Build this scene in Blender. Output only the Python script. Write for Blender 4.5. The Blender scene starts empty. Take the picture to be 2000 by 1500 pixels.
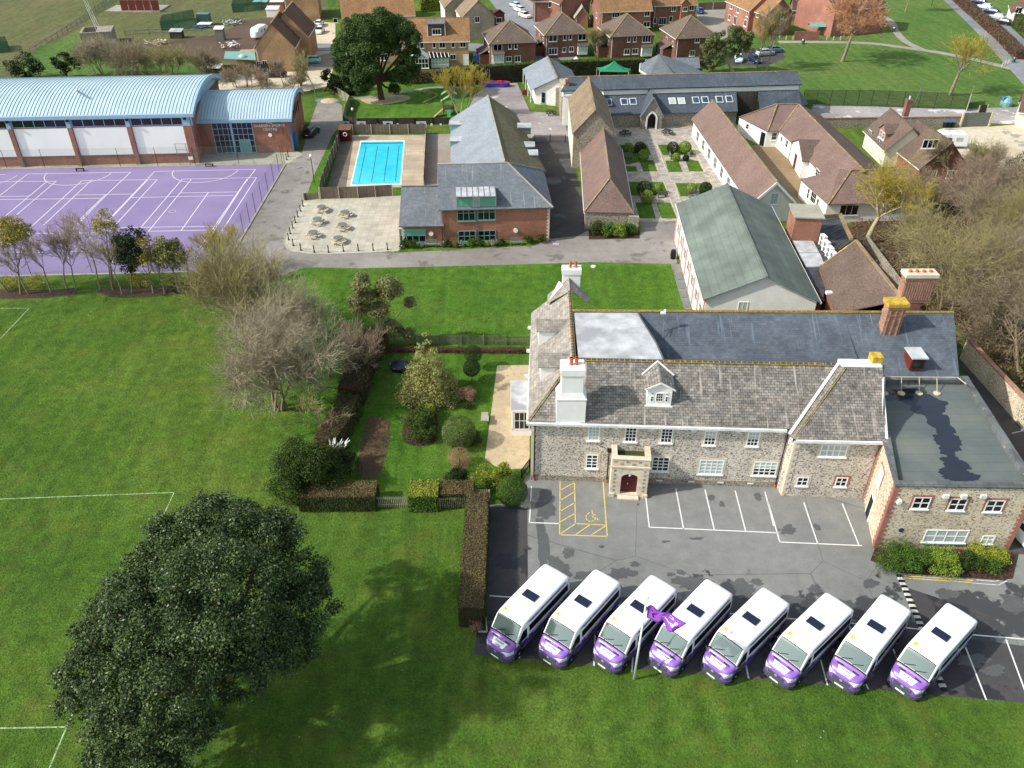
import bpy, math, random
import numpy as np
from mathutils import Vector, Matrix
R = math.radians
scene = bpy.context.scene
C = scene.collection
random.seed(7)
# ------------------------------------------------------------------ camera, sky, sun, exposure
F,TH,H=1620.0,R(35.3),47.0          # focal length in photo pixels (2000 wide), tilt below horizon, drone height (m)
CT, ST = math.cos(TH), math.sin(TH)
cam_d=bpy.data.cameras.new('camera');cam=bpy.data.objects.new('camera',cam_d);C.objects.link(cam)
cam.location = (0, 0, H); cam.rotation_euler = (R(90) - TH, 0, 0)
cam_d.sensor_width = 36.0; cam_d.lens = 36.0 * F / 2000.0
cam_d.clip_start = 0.5; cam_d.clip_end = 5000
scene.camera = cam
SUN_EL,SUN_AZ=R(39),R(14)              # shadows fall towards +x and slightly towards +y
w = bpy.data.worlds.new('World'); scene.world = w; w.use_nodes = True
nt = w.node_tree; nt.nodes.clear()
sky = nt.nodes.new('ShaderNodeTexSky'); sky.sky_type = 'NISHITA'; sky.sun_disc = False
sky.sun_elevation=SUN_EL;sky.sun_rotation=R(270)-SUN_AZ;sky.dust_density=2.0;sky.air_density=1.0
bg = nt.nodes.new('ShaderNodeBackground'); bg.inputs['Strength'].default_value = 0.15
wo = nt.nodes.new('ShaderNodeOutputWorld')
hs=nt.nodes.new('ShaderNodeHueSaturation');hs.inputs['Saturation'].default_value=0.62;hs.inputs['Hue'].default_value=0.475   # thin cloud: paler sky light
nt.links.new(sky.outputs[0],hs.inputs['Color']);nt.links.new(hs.outputs[0],bg.inputs[0]);nt.links.new(bg.outputs[0],wo.inputs[0])
sd=bpy.data.lights.new('sun','SUN');sd.energy=3.4;sd.angle=R(1.0);sd.color =(1.0,0.965,0.88)
so = bpy.data.objects.new('sun', sd); C.objects.link(so); so.location = (-60, 0, 80)
sdir=Vector((math.cos(SUN_EL)*math.cos(SUN_AZ),math.cos(SUN_EL)*math.sin(SUN_AZ),-math.sin(SUN_EL)))
so.rotation_euler = sdir.to_track_quat('-Z', 'Y').to_euler()
scene.view_settings.view_transform = 'Standard'; scene.view_settings.look = 'None'
scene.view_settings.exposure = 0.5; scene.view_settings.gamma = 1.0
scene.view_settings.use_curve_mapping = False

def P(px, py, z=0.0):
    """survey helper: place seen at photo pixel (px,py) at height z -> world point"""
    u = (px - 1000) / F; v = (py - 750) / F
    dy, dz = CT - v * ST, -ST - v * CT
    t = (z - H) / dz
    return Vector((u * t, dy * t, z))
def DY(px, py, Y):
    u = (px - 1000) / F; v = (py - 750) / F
    dy, dz = CT - v * ST, -ST - v * CT
    t = Y / dy
    return Vector((u * t, Y, H + dz * t))
def G(px, py): return P(px, py, 0.0)
def V(*a): return Vector(a)

# ------------------------------------------------------------------ object helpers
def tag(o, label=None, cat=None, group=None, kind=None):
    if label: o['label'] = label
    if cat: o['category'] = cat
    if group: o['group'] = group
    if kind: o['kind'] = kind
    return o
def thing(name, label, cat, loc=(0, 0, 0), rz=0.0, group=None):
    o = bpy.data.objects.new(name, None); C.objects.link(o)
    o.location = loc; o.rotation_euler = (0, 0, rz); o.empty_display_size = 0.3
    return tag(o, label, cat, group)
def root_of(o):
    while o.parent: o = o.parent
    return o
class MB:
    def __init__(s): s.v = []; s.f = []; s.m = []
    def poly(s, pts, m=0):
        i=len(s.v);s.v += [tuple(p) for p in pts];s.f.append(tuple(range(i,i+len(pts))));s.m.append(m);return s
    def obox(s, o, a, b, c, m=0):
        o, a, b, c = Vector(o), Vector(a), Vector(b), Vector(c)
        if a.cross(b).dot(c) < 0: a, b = b, a
        p = [o, o + a, o + a + b, o + b, o + c, o + a + c, o + a + b + c, o + b + c]
        i = len(s.v); s.v += [tuple(q) for q in p]
        for q in ((0,3,2,1),(4,5,6,7),(0,1,5,4),(1,2,6,5),(2,3,7,6),(3,0,4,7)):
            s.f.append(tuple(i + k for k in q)); s.m.append(m)
        return s
    def box(s, c, d, rz=0.0, m=0):            # c = centre of the base
        ux = V(math.cos(rz), math.sin(rz), 0); uy = V(-ux.y, ux.x, 0); c = Vector(c)
        return s.obox(c-ux*d[0]/2-uy*d[1]/2,ux*d[0],uy*d[1],V(0,0,d[2]),m)
    def bar(s, a, b, w, h, m=0):              # beam between two points
        a, b = Vector(a), Vector(b); d = b - a
        if d.length < 1e-6: return s
        sx = d.cross(V(0, 0, 1))
        if sx.length < 1e-5: sx = V(1, 0, 0)
        sx.normalize(); up = sx.cross(d).normalized()
        return s.obox(a - sx * w / 2 - up * h / 2, d, sx * w, up * h, m)
    def prism(s, pts, z0, z1, m=0, mt=None, bottom=False):
        pts = [Vector((p[0], p[1])) for p in pts]
        ar=sum(pts[i-1].x*pts[i].y-pts[i].x*pts[i-1].y for i in range(len(pts)))
        if ar < 0: pts.reverse()
        n = len(pts)
        for i in range(n):
            a, b = pts[i], pts[(i + 1) % n]
            s.poly([(a.x, a.y, z0), (b.x, b.y, z0), (b.x, b.y, z1), (a.x, a.y, z1)], m)
        s.poly([(p.x, p.y, z1) for p in pts], m if mt is None else mt)
        if bottom: s.poly([(p.x, p.y, z0) for p in reversed(pts)], m)
        return s
    def tube(s, a, b, r0, r1=None, n=8, m=0, caps=True):
        a, b = Vector(a), Vector(b); r1 = r0 if r1 is None else r1
        d = (b - a).normalized(); t = V(1, 0, 0) if abs(d.x) < 0.8 else V(0, 1, 0)
        x = d.cross(t).normalized(); y = d.cross(x)
        i = len(s.v)
        for k in range(n):
            c, q = math.cos(2 * math.pi * k / n), math.sin(2 * math.pi * k / n)
            s.v.append(tuple(a+(x*c+y*q)*r0));s.v.append(tuple(b+(x*c+y*q)*r1))
        for k in range(n):
            j = (k + 1) % n
            s.f.append((i+2*k,i+2*j,i+2*j+1,i+2*k+1));s.m.append(m)
        if caps:
            s.f.append(tuple(i + 2 * k for k in reversed(range(n)))); s.m.append(m)
            s.f.append(tuple(i + 2 * k + 1 for k in range(n))); s.m.append(m)
        return s
    def lathe(s, c, prof, n=12, m=0):
        c = Vector(c)
        for (r0, z0), (r1, z1) in zip(prof, prof[1:]):
            s.tube(c+V(0,0,z0),c+V(0,0,z1),max(r0,1e-3),max(r1,1e-3),n,m,caps=False)
        r, z = prof[-1]
        if r > 0.002:s.poly([c+V(r*math.cos(2*math.pi*k/n),r*math.sin(2*math.pi*k/n),z) for k in range(n)],m)
        return s
    def slab(s,pts,t,m=0,me=None):        # sheet with thickness t (roof planes); top = pts
        pts = [Vector(p) for p in pts]
        nrm = (pts[1] - pts[0]).cross(pts[2] - pts[0])
        if nrm.z < 0: pts.reverse()
        lo = [p - V(0, 0, t) for p in pts]; n = len(pts); me = m if me is None else me
        s.poly(pts, m); s.poly(list(reversed(lo)), me)
        for i in range(n):
            j = (i + 1) % n; s.poly([lo[i], lo[j], pts[j], pts[i]], me)
        return s
    def build(s, name, mats, parent=None, world=False, smooth=False, uv=True):
        if not isinstance(mats, (list, tuple)): mats = [mats]
        me = bpy.data.meshes.new(name); v = s.v
        if world and parent is not None:
            r=root_of(parent);mi=(Matrix.Translation(r.location) @ r.rotation_euler.to_matrix().to_4x4()).inverted()
            v = [tuple(mi @ Vector(p)) for p in v]
        me.from_pydata(v, [], s.f)
        for mm in mats: me.materials.append(mm)
        me.polygons.foreach_set('material_index', s.m)
        if smooth: me.polygons.foreach_set('use_smooth', [True] * len(s.f))
        if uv and len(s.f): boxuv(me)
        me.update()
        o = bpy.data.objects.new(name, me); C.objects.link(o)
        if parent is not None: o.parent = parent
        return o
def _B(s, n_, m_, p_): return s.build(n_, M[m_], p_, world=True)
MB.B = _B; MB.Bl = lambda s, n_, m_, p_: s.build(n_, M[m_], p_)
def boxuv(me):
    n=len(me.polygons);nr=np.empty(n*3);me.polygons.foreach_get('normal',nr);nr=nr.reshape(-1,3)
    lt = np.empty(n, dtype=np.int32); me.polygons.foreach_get('loop_total', lt)
    li = np.empty(len(me.loops), dtype=np.int32); me.loops.foreach_get('vertex_index', li)
    co=np.empty(len(me.vertices)*3);me.vertices.foreach_get('co',co);co=co.reshape(-1,3)
    t = np.stack([-nr[:, 1], nr[:, 0], np.zeros(n)], 1); l = np.linalg.norm(t, axis=1)
    flat = l < 0.02; t[flat] = (1, 0, 0); l[flat] = 1; t /= l[:, None]
    b = np.cross(nr, t); pf = np.repeat(np.arange(n), lt); p = co[li]
    uv = np.stack([(p * t[pf]).sum(1), (p * b[pf]).sum(1)], 1)
    me.uv_layers.new(name='UVMap').data.foreach_set('uv', uv.ravel())

# ------------------------------------------------------------------ materials
def lin(c):
    return tuple(((x/255)/12.92 if x <= 10 else (((x/255)+.055)/1.055) ** 2.4) for x in c)+(1,)
class N:
    def __init__(s, name, rough=0.8, spec=0.3, metal=0.0):
        s.mt = bpy.data.materials.new(name); s.mt.use_nodes = True; s.t = s.mt.node_tree
        s.b = s.t.nodes['Principled BSDF']; s.b.inputs['Roughness'].default_value = rough
        s.b.inputs['Specular IOR Level'].default_value=spec;s.b.inputs['Metallic'].default_value=metal
        s.tc = None
    def n(s, typ, **k):
        q = s.t.nodes.new(typ)
        for a, b in k.items():
            if a in q.inputs.keys(): q.inputs[a].default_value = b
            else: setattr(q, a, b)
        return q
    def l(s, a, b): s.t.links.new(a, b); return s
    def co(s, kind='Object'):
        if s.tc is None: s.tc = s.n('ShaderNodeTexCoord')
        return s.tc.outputs[kind]
    def mapv(s, kind, scale=(1, 1, 1), rot=(0, 0, 0)):
        m=s.n('ShaderNodeMapping');m.inputs['Scale'].default_value=scale;m.inputs['Rotation'].default_value=rot
        s.l(s.co(kind), m.inputs[0]); return m.outputs[0]
    def noise(s, scale, detail=3, vec=None, rough=0.55, kind='Object'):
        q=s.n('ShaderNodeTexNoise');q.inputs['Scale'].default_value=scale;q.inputs['Detail'].default_value=detail
        q.inputs['Roughness'].default_value = rough
        s.l(vec if vec is not None else s.co(kind),q.inputs['Vector']);return q.outputs['Fac']
    def ramp(s, fac, stops, interp='LINEAR'):
        q=s.n('ShaderNodeValToRGB');q.color_ramp.interpolation=interp;e=q.color_ramp.elements
        while len(e) > 1: e.remove(e[-1])
        e[0].position = stops[0][0]; e[0].color = stops[0][1]
        for p, c in stops[1:]: x = e.new(p); x.color = c
        s.l(fac, q.inputs[0]); return q.outputs[0]
    def mix(s, fac, a, b, typ='MIX'):
        q = s.n('ShaderNodeMix', data_type='RGBA', blend_type=typ)
        for sock, val in ((q.inputs[0], fac), (q.inputs[6], a), (q.inputs[7], b)):
            if isinstance(val, (int, float)): sock.default_value = val
            elif isinstance(val, tuple): sock.default_value = val
            else: s.l(val, sock)
        return q.outputs[2]
    def col(s,c):s.l(c,s.b.inputs['Base Color']) if not isinstance(c,tuple) else setattr(s.b.inputs['Base Color'],'default_value',c);return s
    def bump(s, h, strength=0.4, dist=0.05):
        q=s.n('ShaderNodeBump');q.inputs['Strength'].default_value=strength;q.inputs['Distance'].default_value=dist
        s.l(h, q.inputs['Height']); s.l(q.outputs[0], s.b.inputs['Normal']); return s
def bw(a, b): return [(a, (0, 0, 0, 1)), (b, (1, 1, 1, 1))]
def plain(name,c,rough=0.7,var=0.12,scale=3.0,metal=0.0,spec=0.3,bump=0.0,dirt=0.0):
    n=N(name,rough,spec,metal);c=lin(c);dk=tuple(x*(1-var*1.6) for x in c[:3])+(1,);lt=tuple(min(1,x*(1+var)) for x in c[:3])+(1,)
    f = n.noise(scale, 5)
    x = n.ramp(f, [(0.3, dk), (0.7, lt)])
    if dirt:x=n.mix(n.ramp(n.noise(scale*.35,4),bw(0.52,0.62)),x,tuple(v*(1-dirt) for v in c[:3])+(1,))
    n.col(x)
    if bump: n.bump(n.noise(scale * 6, 3), bump, 0.03)
    return n.mt
def courses(name,c1,c2,mortar,bwid,bh,ms=0.01,rough=0.85,var=0.35,lichen=None,lich_t=0.62,offset=0.5,bump=0.3,streak=None,blot=0.25,squash=1.0):
    """bricks, slates, tiles, paving: courses in metres on the face's own plane"""
    n = N(name, rough, 0.25)
    b = n.n('ShaderNodeTexBrick', offset=offset); b.inputs['Scale'].default_value = 1.0
    b.inputs['Brick Width'].default_value=bwid;b.inputs['Row Height'].default_value=bh
    b.inputs['Mortar Size'].default_value=ms;b.inputs['Mortar Smooth'].default_value=0.3;b.inputs['Bias'].default_value=0.0
    b.inputs['Color1'].default_value=lin(c1);b.inputs['Color2'].default_value=lin(c2);b.inputs['Mortar'].default_value=lin(mortar)
    n.l(n.co('UV'), b.inputs['Vector'])
    x = b.outputs['Color']
    g=n.ramp(n.noise(1.0/max(bwid,.15)*.9,4),[(0.3,(1-var,1-var,1-var,1)),(0.7,(1+var*.4,)*3+(1,))])
    x = n.mix(1.0, x, g, 'MULTIPLY')
    g2=n.ramp(n.noise(0.35,4),[(0.35,(1-blot,)*3+(1,)),(0.65,(1.05,)*3+(1,))])
    x = n.mix(1.0, x, g2, 'MULTIPLY')
    if streak is not None:
        sv=n.mapv('UV',(3.0,0.18,1));x=n.mix(n.ramp(n.noise(1.0,3,sv),bw(0.6,0.72)),x,lin(streak))
    if lichen is not None:
        x=n.mix(n.ramp(n.noise(1.6,6,rough=0.7),bw(lich_t,lich_t+.07)),x,lin(lichen))
    n.col(x)
    if bump: n.bump(b.outputs['Fac'], -bump, 0.02)
    return n.mt
M = {}
def grassmat(name, cols, big=0.05, dots=False, yellow=None):
    n = N(name, 0.95, 0.1)
    f1 = n.noise(big, 4); f2 = n.noise(0.9, 5, rough=0.65)
    x = n.ramp(f1, [(0.32, lin(cols[0])), (0.5, lin(cols[1])), (0.68, lin(cols[2]))])
    y = n.ramp(f2, [(0.3, (0.62,) * 3 + (1,)), (0.7, (1.22,) * 3 + (1,))])
    x = n.mix(1.0, x, y, 'MULTIPLY')
    f3=n.noise(6.0,3,rough=0.7);y=n.ramp(f3,[(0.3,(0.5,)*3+(1,)),(0.72,(1.5,)*3+(1,))])
    x = n.mix(0.8, x, y, 'MULTIPLY')
    if yellow is not None:
        x=n.mix(n.ramp(n.noise(0.22,5,rough=.7),[(0.5,(0,0,0,1)),(0.72,(.55,.55,.55,1))]),x,lin(yellow))
    sv=n.mapv('Object',(.9,.07,1),(0,0,.5));x=n.mix(1.0,x,n.ramp(n.noise(1.0,2,sv),[(0.38,(.9,.9,.9,1)),(0.62,(1.12,1.1,1.1,1))]),'MULTIPLY')   # mowing and wheel tracks
    if dots:
        v=n.n('ShaderNodeTexVoronoi');v.inputs['Scale'].default_value=1.1;n.l(n.co('Object'),v.inputs['Vector'])
        d = n.ramp(v.outputs['Distance'], [(0.035, (1, 1, 1, 1)), (0.05, (0, 0, 0, 1))])
        k = n.ramp(n.noise(0.08, 2), bw(0.5, 0.6)); d = n.mix(1.0, d, k, 'MULTIPLY')
        x = n.mix(d, x, (0.6, 0.6, 0.5, 1))
    n.col(x); n.bump(n.noise(5.0, 5, rough=.7), 0.9, 0.15); return n.mt
M['grass']=grassmat('grass',[(68,98,36),(80,109,40),(96,118,48)],dots=True,yellow=(112,118,54))
M['lawn']=grassmat('lawn',[(70,110,36),(80,118,40),(94,124,48)],0.12,dots=True,yellow=(96,118,44))
M['meadow']=grassmat('meadow',[(92,100,62),(100,104,68),(108,106,74)],0.04,yellow=(122,110,72))
M['park']=grassmat('park',[(76,108,50),(86,116,54),(98,120,62)],0.03,yellow=(106,114,62))
M['turf'] = grassmat('turf', [(74, 104, 34), (82, 112, 40), (92, 116, 48)], 0.3)
def tarmac(name, c, c2, stain=None, st=0.56, rough=0.9, ss=0.18, seams=False, band=None):
    n = N(name, rough, 0.35)
    x = n.ramp(n.noise(0.09, 5), [(0.35, lin(c)), (0.65, lin(c2))])
    x=n.mix(1.0,x,n.ramp(n.noise(14,3,rough=.8),[(0.3,(.78,)*3+(1,)),(0.7,(1.2,)*3+(1,))]),'MULTIPLY')
    x=n.mix(1.0,x,n.ramp(n.noise(0.8,6,rough=.7),[(0.3,(.82,)*3+(1,)),(0.7,(1.12,)*3+(1,))]),'MULTIPLY')
    if stain is not None:
        f = n.noise(ss, 8, rough=0.66)
        if band:
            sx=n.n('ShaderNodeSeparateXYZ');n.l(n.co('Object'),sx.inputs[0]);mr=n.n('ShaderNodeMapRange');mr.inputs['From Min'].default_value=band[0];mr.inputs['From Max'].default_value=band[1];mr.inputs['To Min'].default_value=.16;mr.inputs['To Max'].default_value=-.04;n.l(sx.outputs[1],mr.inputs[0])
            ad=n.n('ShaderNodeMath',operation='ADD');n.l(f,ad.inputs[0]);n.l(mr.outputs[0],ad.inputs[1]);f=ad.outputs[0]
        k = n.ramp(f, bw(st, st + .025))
        x = n.mix(k, x, lin(stain))
        n.l(n.ramp(k,[(0,(rough,)*3+(1,)),(1,(.45,)*3+(1,))]),n.b.inputs['Roughness'])
    if seams:
        v=n.n('ShaderNodeTexVoronoi',feature='DISTANCE_TO_EDGE');v.inputs['Scale'].default_value=0.085;n.l(n.co('Object'),v.inputs['Vector'])
        k=n.ramp(v.outputs['Distance'],[(0.0,(.45,.45,.45,1)),(0.0035,(0,0,0,1))]);x=n.mix(k,x,(0.02,0.02,0.02,1))
    n.col(x); n.bump(n.noise(20, 2), 0.3, 0.02); return n.mt
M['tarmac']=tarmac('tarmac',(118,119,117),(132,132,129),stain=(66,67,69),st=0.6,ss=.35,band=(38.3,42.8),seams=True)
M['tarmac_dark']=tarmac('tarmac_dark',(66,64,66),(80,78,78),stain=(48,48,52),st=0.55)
M['road']=tarmac('road',(128,122,116),(146,140,134),stain=(112,104,98),st=0.57,ss=.3,seams=False)
M['yard']=tarmac('yard',(132,124,122),(158,150,148),stain=(196,192,190),st=0.6,ss=.35)
M['lane']=tarmac('lane',(140,134,132),(165,160,158),stain=(206,204,204),st=0.55,ss=.25)
M['street'] = tarmac('street', (118, 120, 124), (138, 140, 144), seams=False)
M['beige']=tarmac('beige',(190,176,150),(204,192,170),stain=(150,142,128),st=.6,seams=False)
M['path'] = tarmac('path', (140, 134, 124), (156, 150, 140), seams=False)
M['brownyard'] = tarmac('brownyard', (134, 112, 84), (150, 128, 98), seams=False)
M['soil']=tarmac('soil',(86,66,50),(104,80,60),stain=(66,50,38),st=.5,ss=3.0,seams=False,rough=1.0)
M['mulch']=tarmac('mulch',(66,48,36),(80,60,46),stain=(50,36,28),st=.5,ss=4.0,seams=False,rough=1.0)
M['gravel']=tarmac('gravel',(180,162,130),(192,174,144),stain=(168,148,116),st=.55,ss=2.5,rough=1.0)
M['concrete']=tarmac('concrete',(150,148,134),(172,168,152),stain=(120,116,104),st=.6,ss=.6)
M['paving']=courses('paving',(190,184,168),(176,170,154),(150,142,128),0.9,0.9,0.02,var=.12,offset=0,bump=.1,blot=.15)
M['flags']=courses('flags',(196,186,172),(160,152,144),(136,128,118),0.75,0.6,0.025,var=.2,bump=.1,blot=.15)
M['deck']=courses('deck',(196,178,152),(180,164,142),(132,118,100),3.0,0.3,0.02,var=.15,bump=.1,blot=.2)
M['deck_dark']=courses('deck_dark',(116,106,92),(136,126,110),(84,76,66),4.0,0.16,0.02,var=.2,bump=.2)
n=N('court',0.85,.3);x=n.ramp(n.noise(0.12,4),[(0.3,lin((124,110,148))),(0.7,lin((138,124,162)))])
x=n.mix(1.0,x,n.ramp(n.noise(9,3),[(0.3,(.86,)*3+(1,)),(0.7,(1.1,)*3+(1,))]),'MULTIPLY');n.col(x);M['court']=n.mt
# flint: knapped cobbles, cream to near black
def flint(name, cols, mortar):
    n = N(name, 0.85, .3)
    v=n.n('ShaderNodeTexVoronoi');v.inputs['Scale'].default_value=7.0;n.l(n.mapv('Object',(1,1,1.35)),v.inputs['Vector'])
    sp = n.n('ShaderNodeSeparateColor'); n.l(v.outputs['Color'], sp.inputs[0])
    x=n.ramp(sp.outputs[0],[(i/len(cols),lin(c)) for i,c in enumerate(cols)],'CONSTANT')
    e=n.ramp(v.outputs['Distance'],[(0.42,(0,0,0,1)),(0.62,(1,1,1,1))]);x=n.mix(e,x,lin(mortar))
    x=n.mix(1.0,x,n.ramp(n.noise(.5,4),[(0.3,(.82,)*3+(1,)),(0.7,(1.1,)*3+(1,))]),'MULTIPLY')
    n.col(x); n.bump(v.outputs['Distance'], -0.7, 0.05); return n.mt
M['flint']=flint('flint',[(186,178,164),(136,128,118),(202,196,184),(98,94,90),(172,160,144),(214,208,198),(150,138,126)],(204,196,182))
M['flint_warm']=flint('flint_warm',[(200,190,168),(164,152,130),(212,200,178),(124,112,96),(188,170,140),(216,208,192)],(208,194,168))
M['flint_grey']=flint('flint_grey',[(150,142,126),(110,104,94),(168,160,142),(90,84,78),(140,128,108)],(158,150,134))
M['brick_red']=courses('brick_red',(150,98,80),(130,82,68),(168,140,122),0.225,0.075,.008,var=.25)
M['brick_class']=courses('brick_class',(166,108,86),(148,94,74),(178,148,130),0.225,0.075,.008,var=.2)
M['brick_brown']=courses('brick_brown',(128,82,66),(112,70,56),(138,114,98),0.225,0.075,.008,var=.3)
M['brick_pink']=courses('brick_pink',(172,112,94),(158,100,84),(178,150,134),0.225,0.075,.008,var=.2)
M['brick_tan']=courses('brick_tan',(186,148,108),(172,134,98),(182,158,130),0.225,0.075,.008,var=.15)
M['brick_old']=courses('brick_old',(172,116,92),(132,78,60),(196,172,150),0.225,0.075,.012,var=.3)
M['stone_pale']=courses('stone_pale',(180,166,144),(166,150,130),(172,160,142),0.4,0.12,.008,var=.15)
M['render'] = plain('render', (232, 230, 224), .8, .05, 1.2, dirt=.08)
M['render_cream'] = plain('render_cream', (232, 224, 200), .8, .06, 1.2)
M['limestone'] = plain('limestone', (212, 200, 178), .85, .12, 2.0, dirt=.2, bump=.3)
M['white'] = plain('white', (236, 236, 232), .45, .03, 2.0)
M['white_old'] = plain('white_old', (226, 226, 222), .6, .08, 2.5, dirt=.2)
M['slate_stone']=courses('slate_stone',(158,150,140),(122,120,117),(72,68,64),0.37,0.235,.018,var=.45,streak=(172,164,154),blot=.3,bump=.5)
M['slate_pale']=courses('slate_pale',(170,163,153),(144,138,130),(112,102,92),0.40,0.3,.012,var=.3,blot=.2,bump=.4)
M['slate_blue']=courses('slate_blue',(100,108,118),(88,96,106),(66,72,80),0.4,0.24,.008,var=.2,lichen=(164,140,84),lich_t=.68,streak=(112,126,140),blot=.25,bump=.25)
M['slate_range']=courses('slate_range',(88,96,106),(76,84,94),(56,62,70),0.3,0.22,.006,var=.2,blot=.2,bump=.2,streak=(98,110,124))
M['slate_grey']=courses('slate_grey',(118,124,130),(104,110,118),(84,88,94),0.4,0.22,.008,var=.18,streak=(134,138,142),blot=.15,bump=.25)
M['slate_light']=courses('slate_light',(140,148,156),(128,136,144),(106,112,118),0.4,0.22,.006,var=.12,blot=.1,bump=.2)
M['slate_moss']=courses('slate_moss',(116,112,92),(100,98,84),(80,76,60),0.4,0.22,.008,var=.2,lichen=(128,112,52),lich_t=.52,bump=.25)
M['tile_brown']=courses('tile_brown',(128,108,96),(108,92,84),(80,68,62),0.17,0.1,.012,var=.35,blot=.2,lichen=(160,136,104),lich_t=.66)
M['tile_pink']=courses('tile_pink',(144,120,110),(126,104,96),(98,80,74),0.17,0.1,.012,var=.3,blot=.15,lichen=(178,150,118),lich_t=.66)
M['tile_tan']=courses('tile_tan',(150,132,108),(134,118,98),(104,90,74),0.3,0.3,.02,var=.25,blot=.2,lichen=(184,146,70),lich_t=.62)
M['tile_grey']=courses('tile_grey',(128,112,98),(108,94,84),(78,68,62),0.17,0.12,.012,var=.35,blot=.15,lichen=(150,136,112),lich_t=.62)
M['tile_orange']=courses('tile_orange',(172,132,92),(152,114,80),(110,82,58),0.3,0.32,.03,var=.25,blot=.2,lichen=(190,150,78),lich_t=.66)
M['tile_conc']=courses('tile_conc',(128,98,78),(112,84,68),(82,60,48),0.3,0.32,.03,var=.25,blot=.15)
M['tile_dark']=courses('tile_dark',(96,84,78),(82,72,68),(60,52,48),0.3,0.3,.02,var=.25)
M['felt_green']=courses('felt_green',(116,126,118),(108,118,111),(94,103,97),12.0,0.9,.03,var=.15,blot=.3,offset=0,bump=.2,rough=.9)
M['lead'] = plain('lead', (182, 184, 186), .55, .2, .8, dirt=.35)
M['lead_dark'] = plain('lead_dark', (96, 98, 100), .6, .2, .8, dirt=.35)
n=N('flat_roof',.7,.4);x=n.ramp(n.noise(.25,5),[(0.3,lin((84,94,96))),(0.7,lin((112,116,108)))])
M['puddle']=None;b=n.n('ShaderNodeTexBrick',offset=0);n.l(n.co('Object'),b.inputs['Vector'])
b.inputs['Scale'].default_value=1;b.inputs['Brick Width'].default_value=40;b.inputs['Row Height'].default_value=1.0;b.inputs['Mortar Size'].default_value=.02
for q in ('Color1', 'Color2'): b.inputs[q].default_value = (1, 1, 1, 1)
b.inputs['Mortar'].default_value=(.7,.7,.7,1);n.col(n.mix(1.0,x,b.outputs['Color'],'MULTIPLY'));M['flat_roof']=n.mt
M['felt_black'] = plain('felt_black', (70, 72, 76), .7, .3, 1.0, dirt=.4)
M['coping']=courses('coping',(112,116,116),(96,100,102),(64,66,68),0.9,4.0,.02,var=.3,blot=.3,lichen=(160,156,140),lich_t=.62)
M['ridge']=courses('ridge',(92,88,82),(76,74,72),(184,148,60),0.45,3.0,.035,var=.3,lichen=(190,148,56),lich_t=.6)
M['ridge_yellow']=courses('ridge_yellow',(160,140,110),(146,126,100),(112,96,76),0.4,3.0,.02,var=.25,lichen=(184,150,76),lich_t=.56)
M['lichen_stone'] = plain('lichen_stone', (190, 158, 60), .9, .25, 3.0, bump=.4)
M['glass_dark'] = plain('glass_dark', (24, 27, 32), .12, .3, .8, spec=.6)
M['glass_blue'] = plain('glass_blue', (52, 74, 104), .12, .3, .8, spec=.7)
M['blind'] = plain('blind', (176, 190, 186), .35, .08, 2, spec=.5)
M['blind_green'] = plain('blind_green', (104, 168, 142), .5, .06, 2, spec=.4)
M['wood_fence']=courses('wood_fence',(132,122,106),(112,102,88),(78,70,60),0.12,2.5,.012,var=.3,offset=0)
M['wood_green']=courses('wood_green',(150,154,120),(136,140,108),(96,100,76),0.12,2.5,.012,var=.3,offset=0)
M['wood_dark']=courses('wood_dark',(84,76,68),(70,64,58),(46,42,38),0.12,2.5,.012,var=.3,offset=0)
M['wood_pale'] = plain('wood_pale', (196, 184, 156), .8, .12, 3)
M['wood_grey'] = plain('wood_grey', (112, 114, 108), .8, .2, 5)
M['picket'] = plain('picket', (170, 160, 140), .8, .15, 5)
M['black'] = plain('black', (26, 26, 28), .5, .1, 3)
M['metal_grey'] = plain('metal_grey', (120, 124, 126), .5, .1, 3, metal=.3)
M['blue_frame'] = plain('blue_frame', (116, 152, 190), .45, .06, 1)
M['blue_panel'] = plain('blue_panel', (150, 180, 198), .5, .05, 1)
M['blue_dark'] = plain('blue_dark', (70, 112, 158), .5, .06, 1)
M['panel_white'] = plain('panel_white', (244, 246, 238), .5, .03, .3)
M['teal'] = plain('teal', (116, 160, 152), .5, .08, 2)
M['pilaster'] = plain('pilaster', (196, 148, 128), .8, .1, 3)
M['terracotta'] = plain('terracotta', (190, 96, 66), .8, .12, 4)
M['plant_tint'] = plain('plant_tint', (150, 74, 58), .6, .05, 2)
M['maroon'] = plain('maroon', (92, 28, 26), .4, .06, 3)
M['oak_red'] = plain('oak_red', (104, 44, 36), .6, .15, 3)
M['glass_mesh'] = plain('glass_mesh', (60, 66, 66), .5, .1, 3)
M['yellow_paint'] = plain('yellow_paint', (206, 186, 104), .8, .12, 4)
M['white_paint'] = plain('white_paint', (222, 222, 218), .8, .08, 3)
M['line_old'] = plain('line_old', (196, 194, 186), .8, .2, 3)
M['chalk'] = plain('chalk', (150, 178, 128), .9, .25, 3)
M['court_line'] = plain('court_line', (226, 218, 232), .8, .05, 3)
M['gravel_grey'] = plain('gravel_grey', (126, 122, 116), .95, .2, 4)
M['pool_tile']=courses('pool_tile',(236,240,240),(226,232,232),(190,200,200),.3,.3,.01,var=.03,offset=0)
n=N('pool_floor',.5);x=n.ramp(n.noise(.5,3),[(0.3,lin((60,224,246))),(0.7,lin((96,238,252)))]);n.col(x);M['pool_floor']=n.mt
n=N('water',.04,.5);n.b.inputs['Transmission Weight'].default_value=1.0;n.b.inputs['IOR'].default_value=1.33;n.col((.95,1,1,1));n.bump(n.noise(2.5,3),.25,.03);M['water']=n.mt
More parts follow.
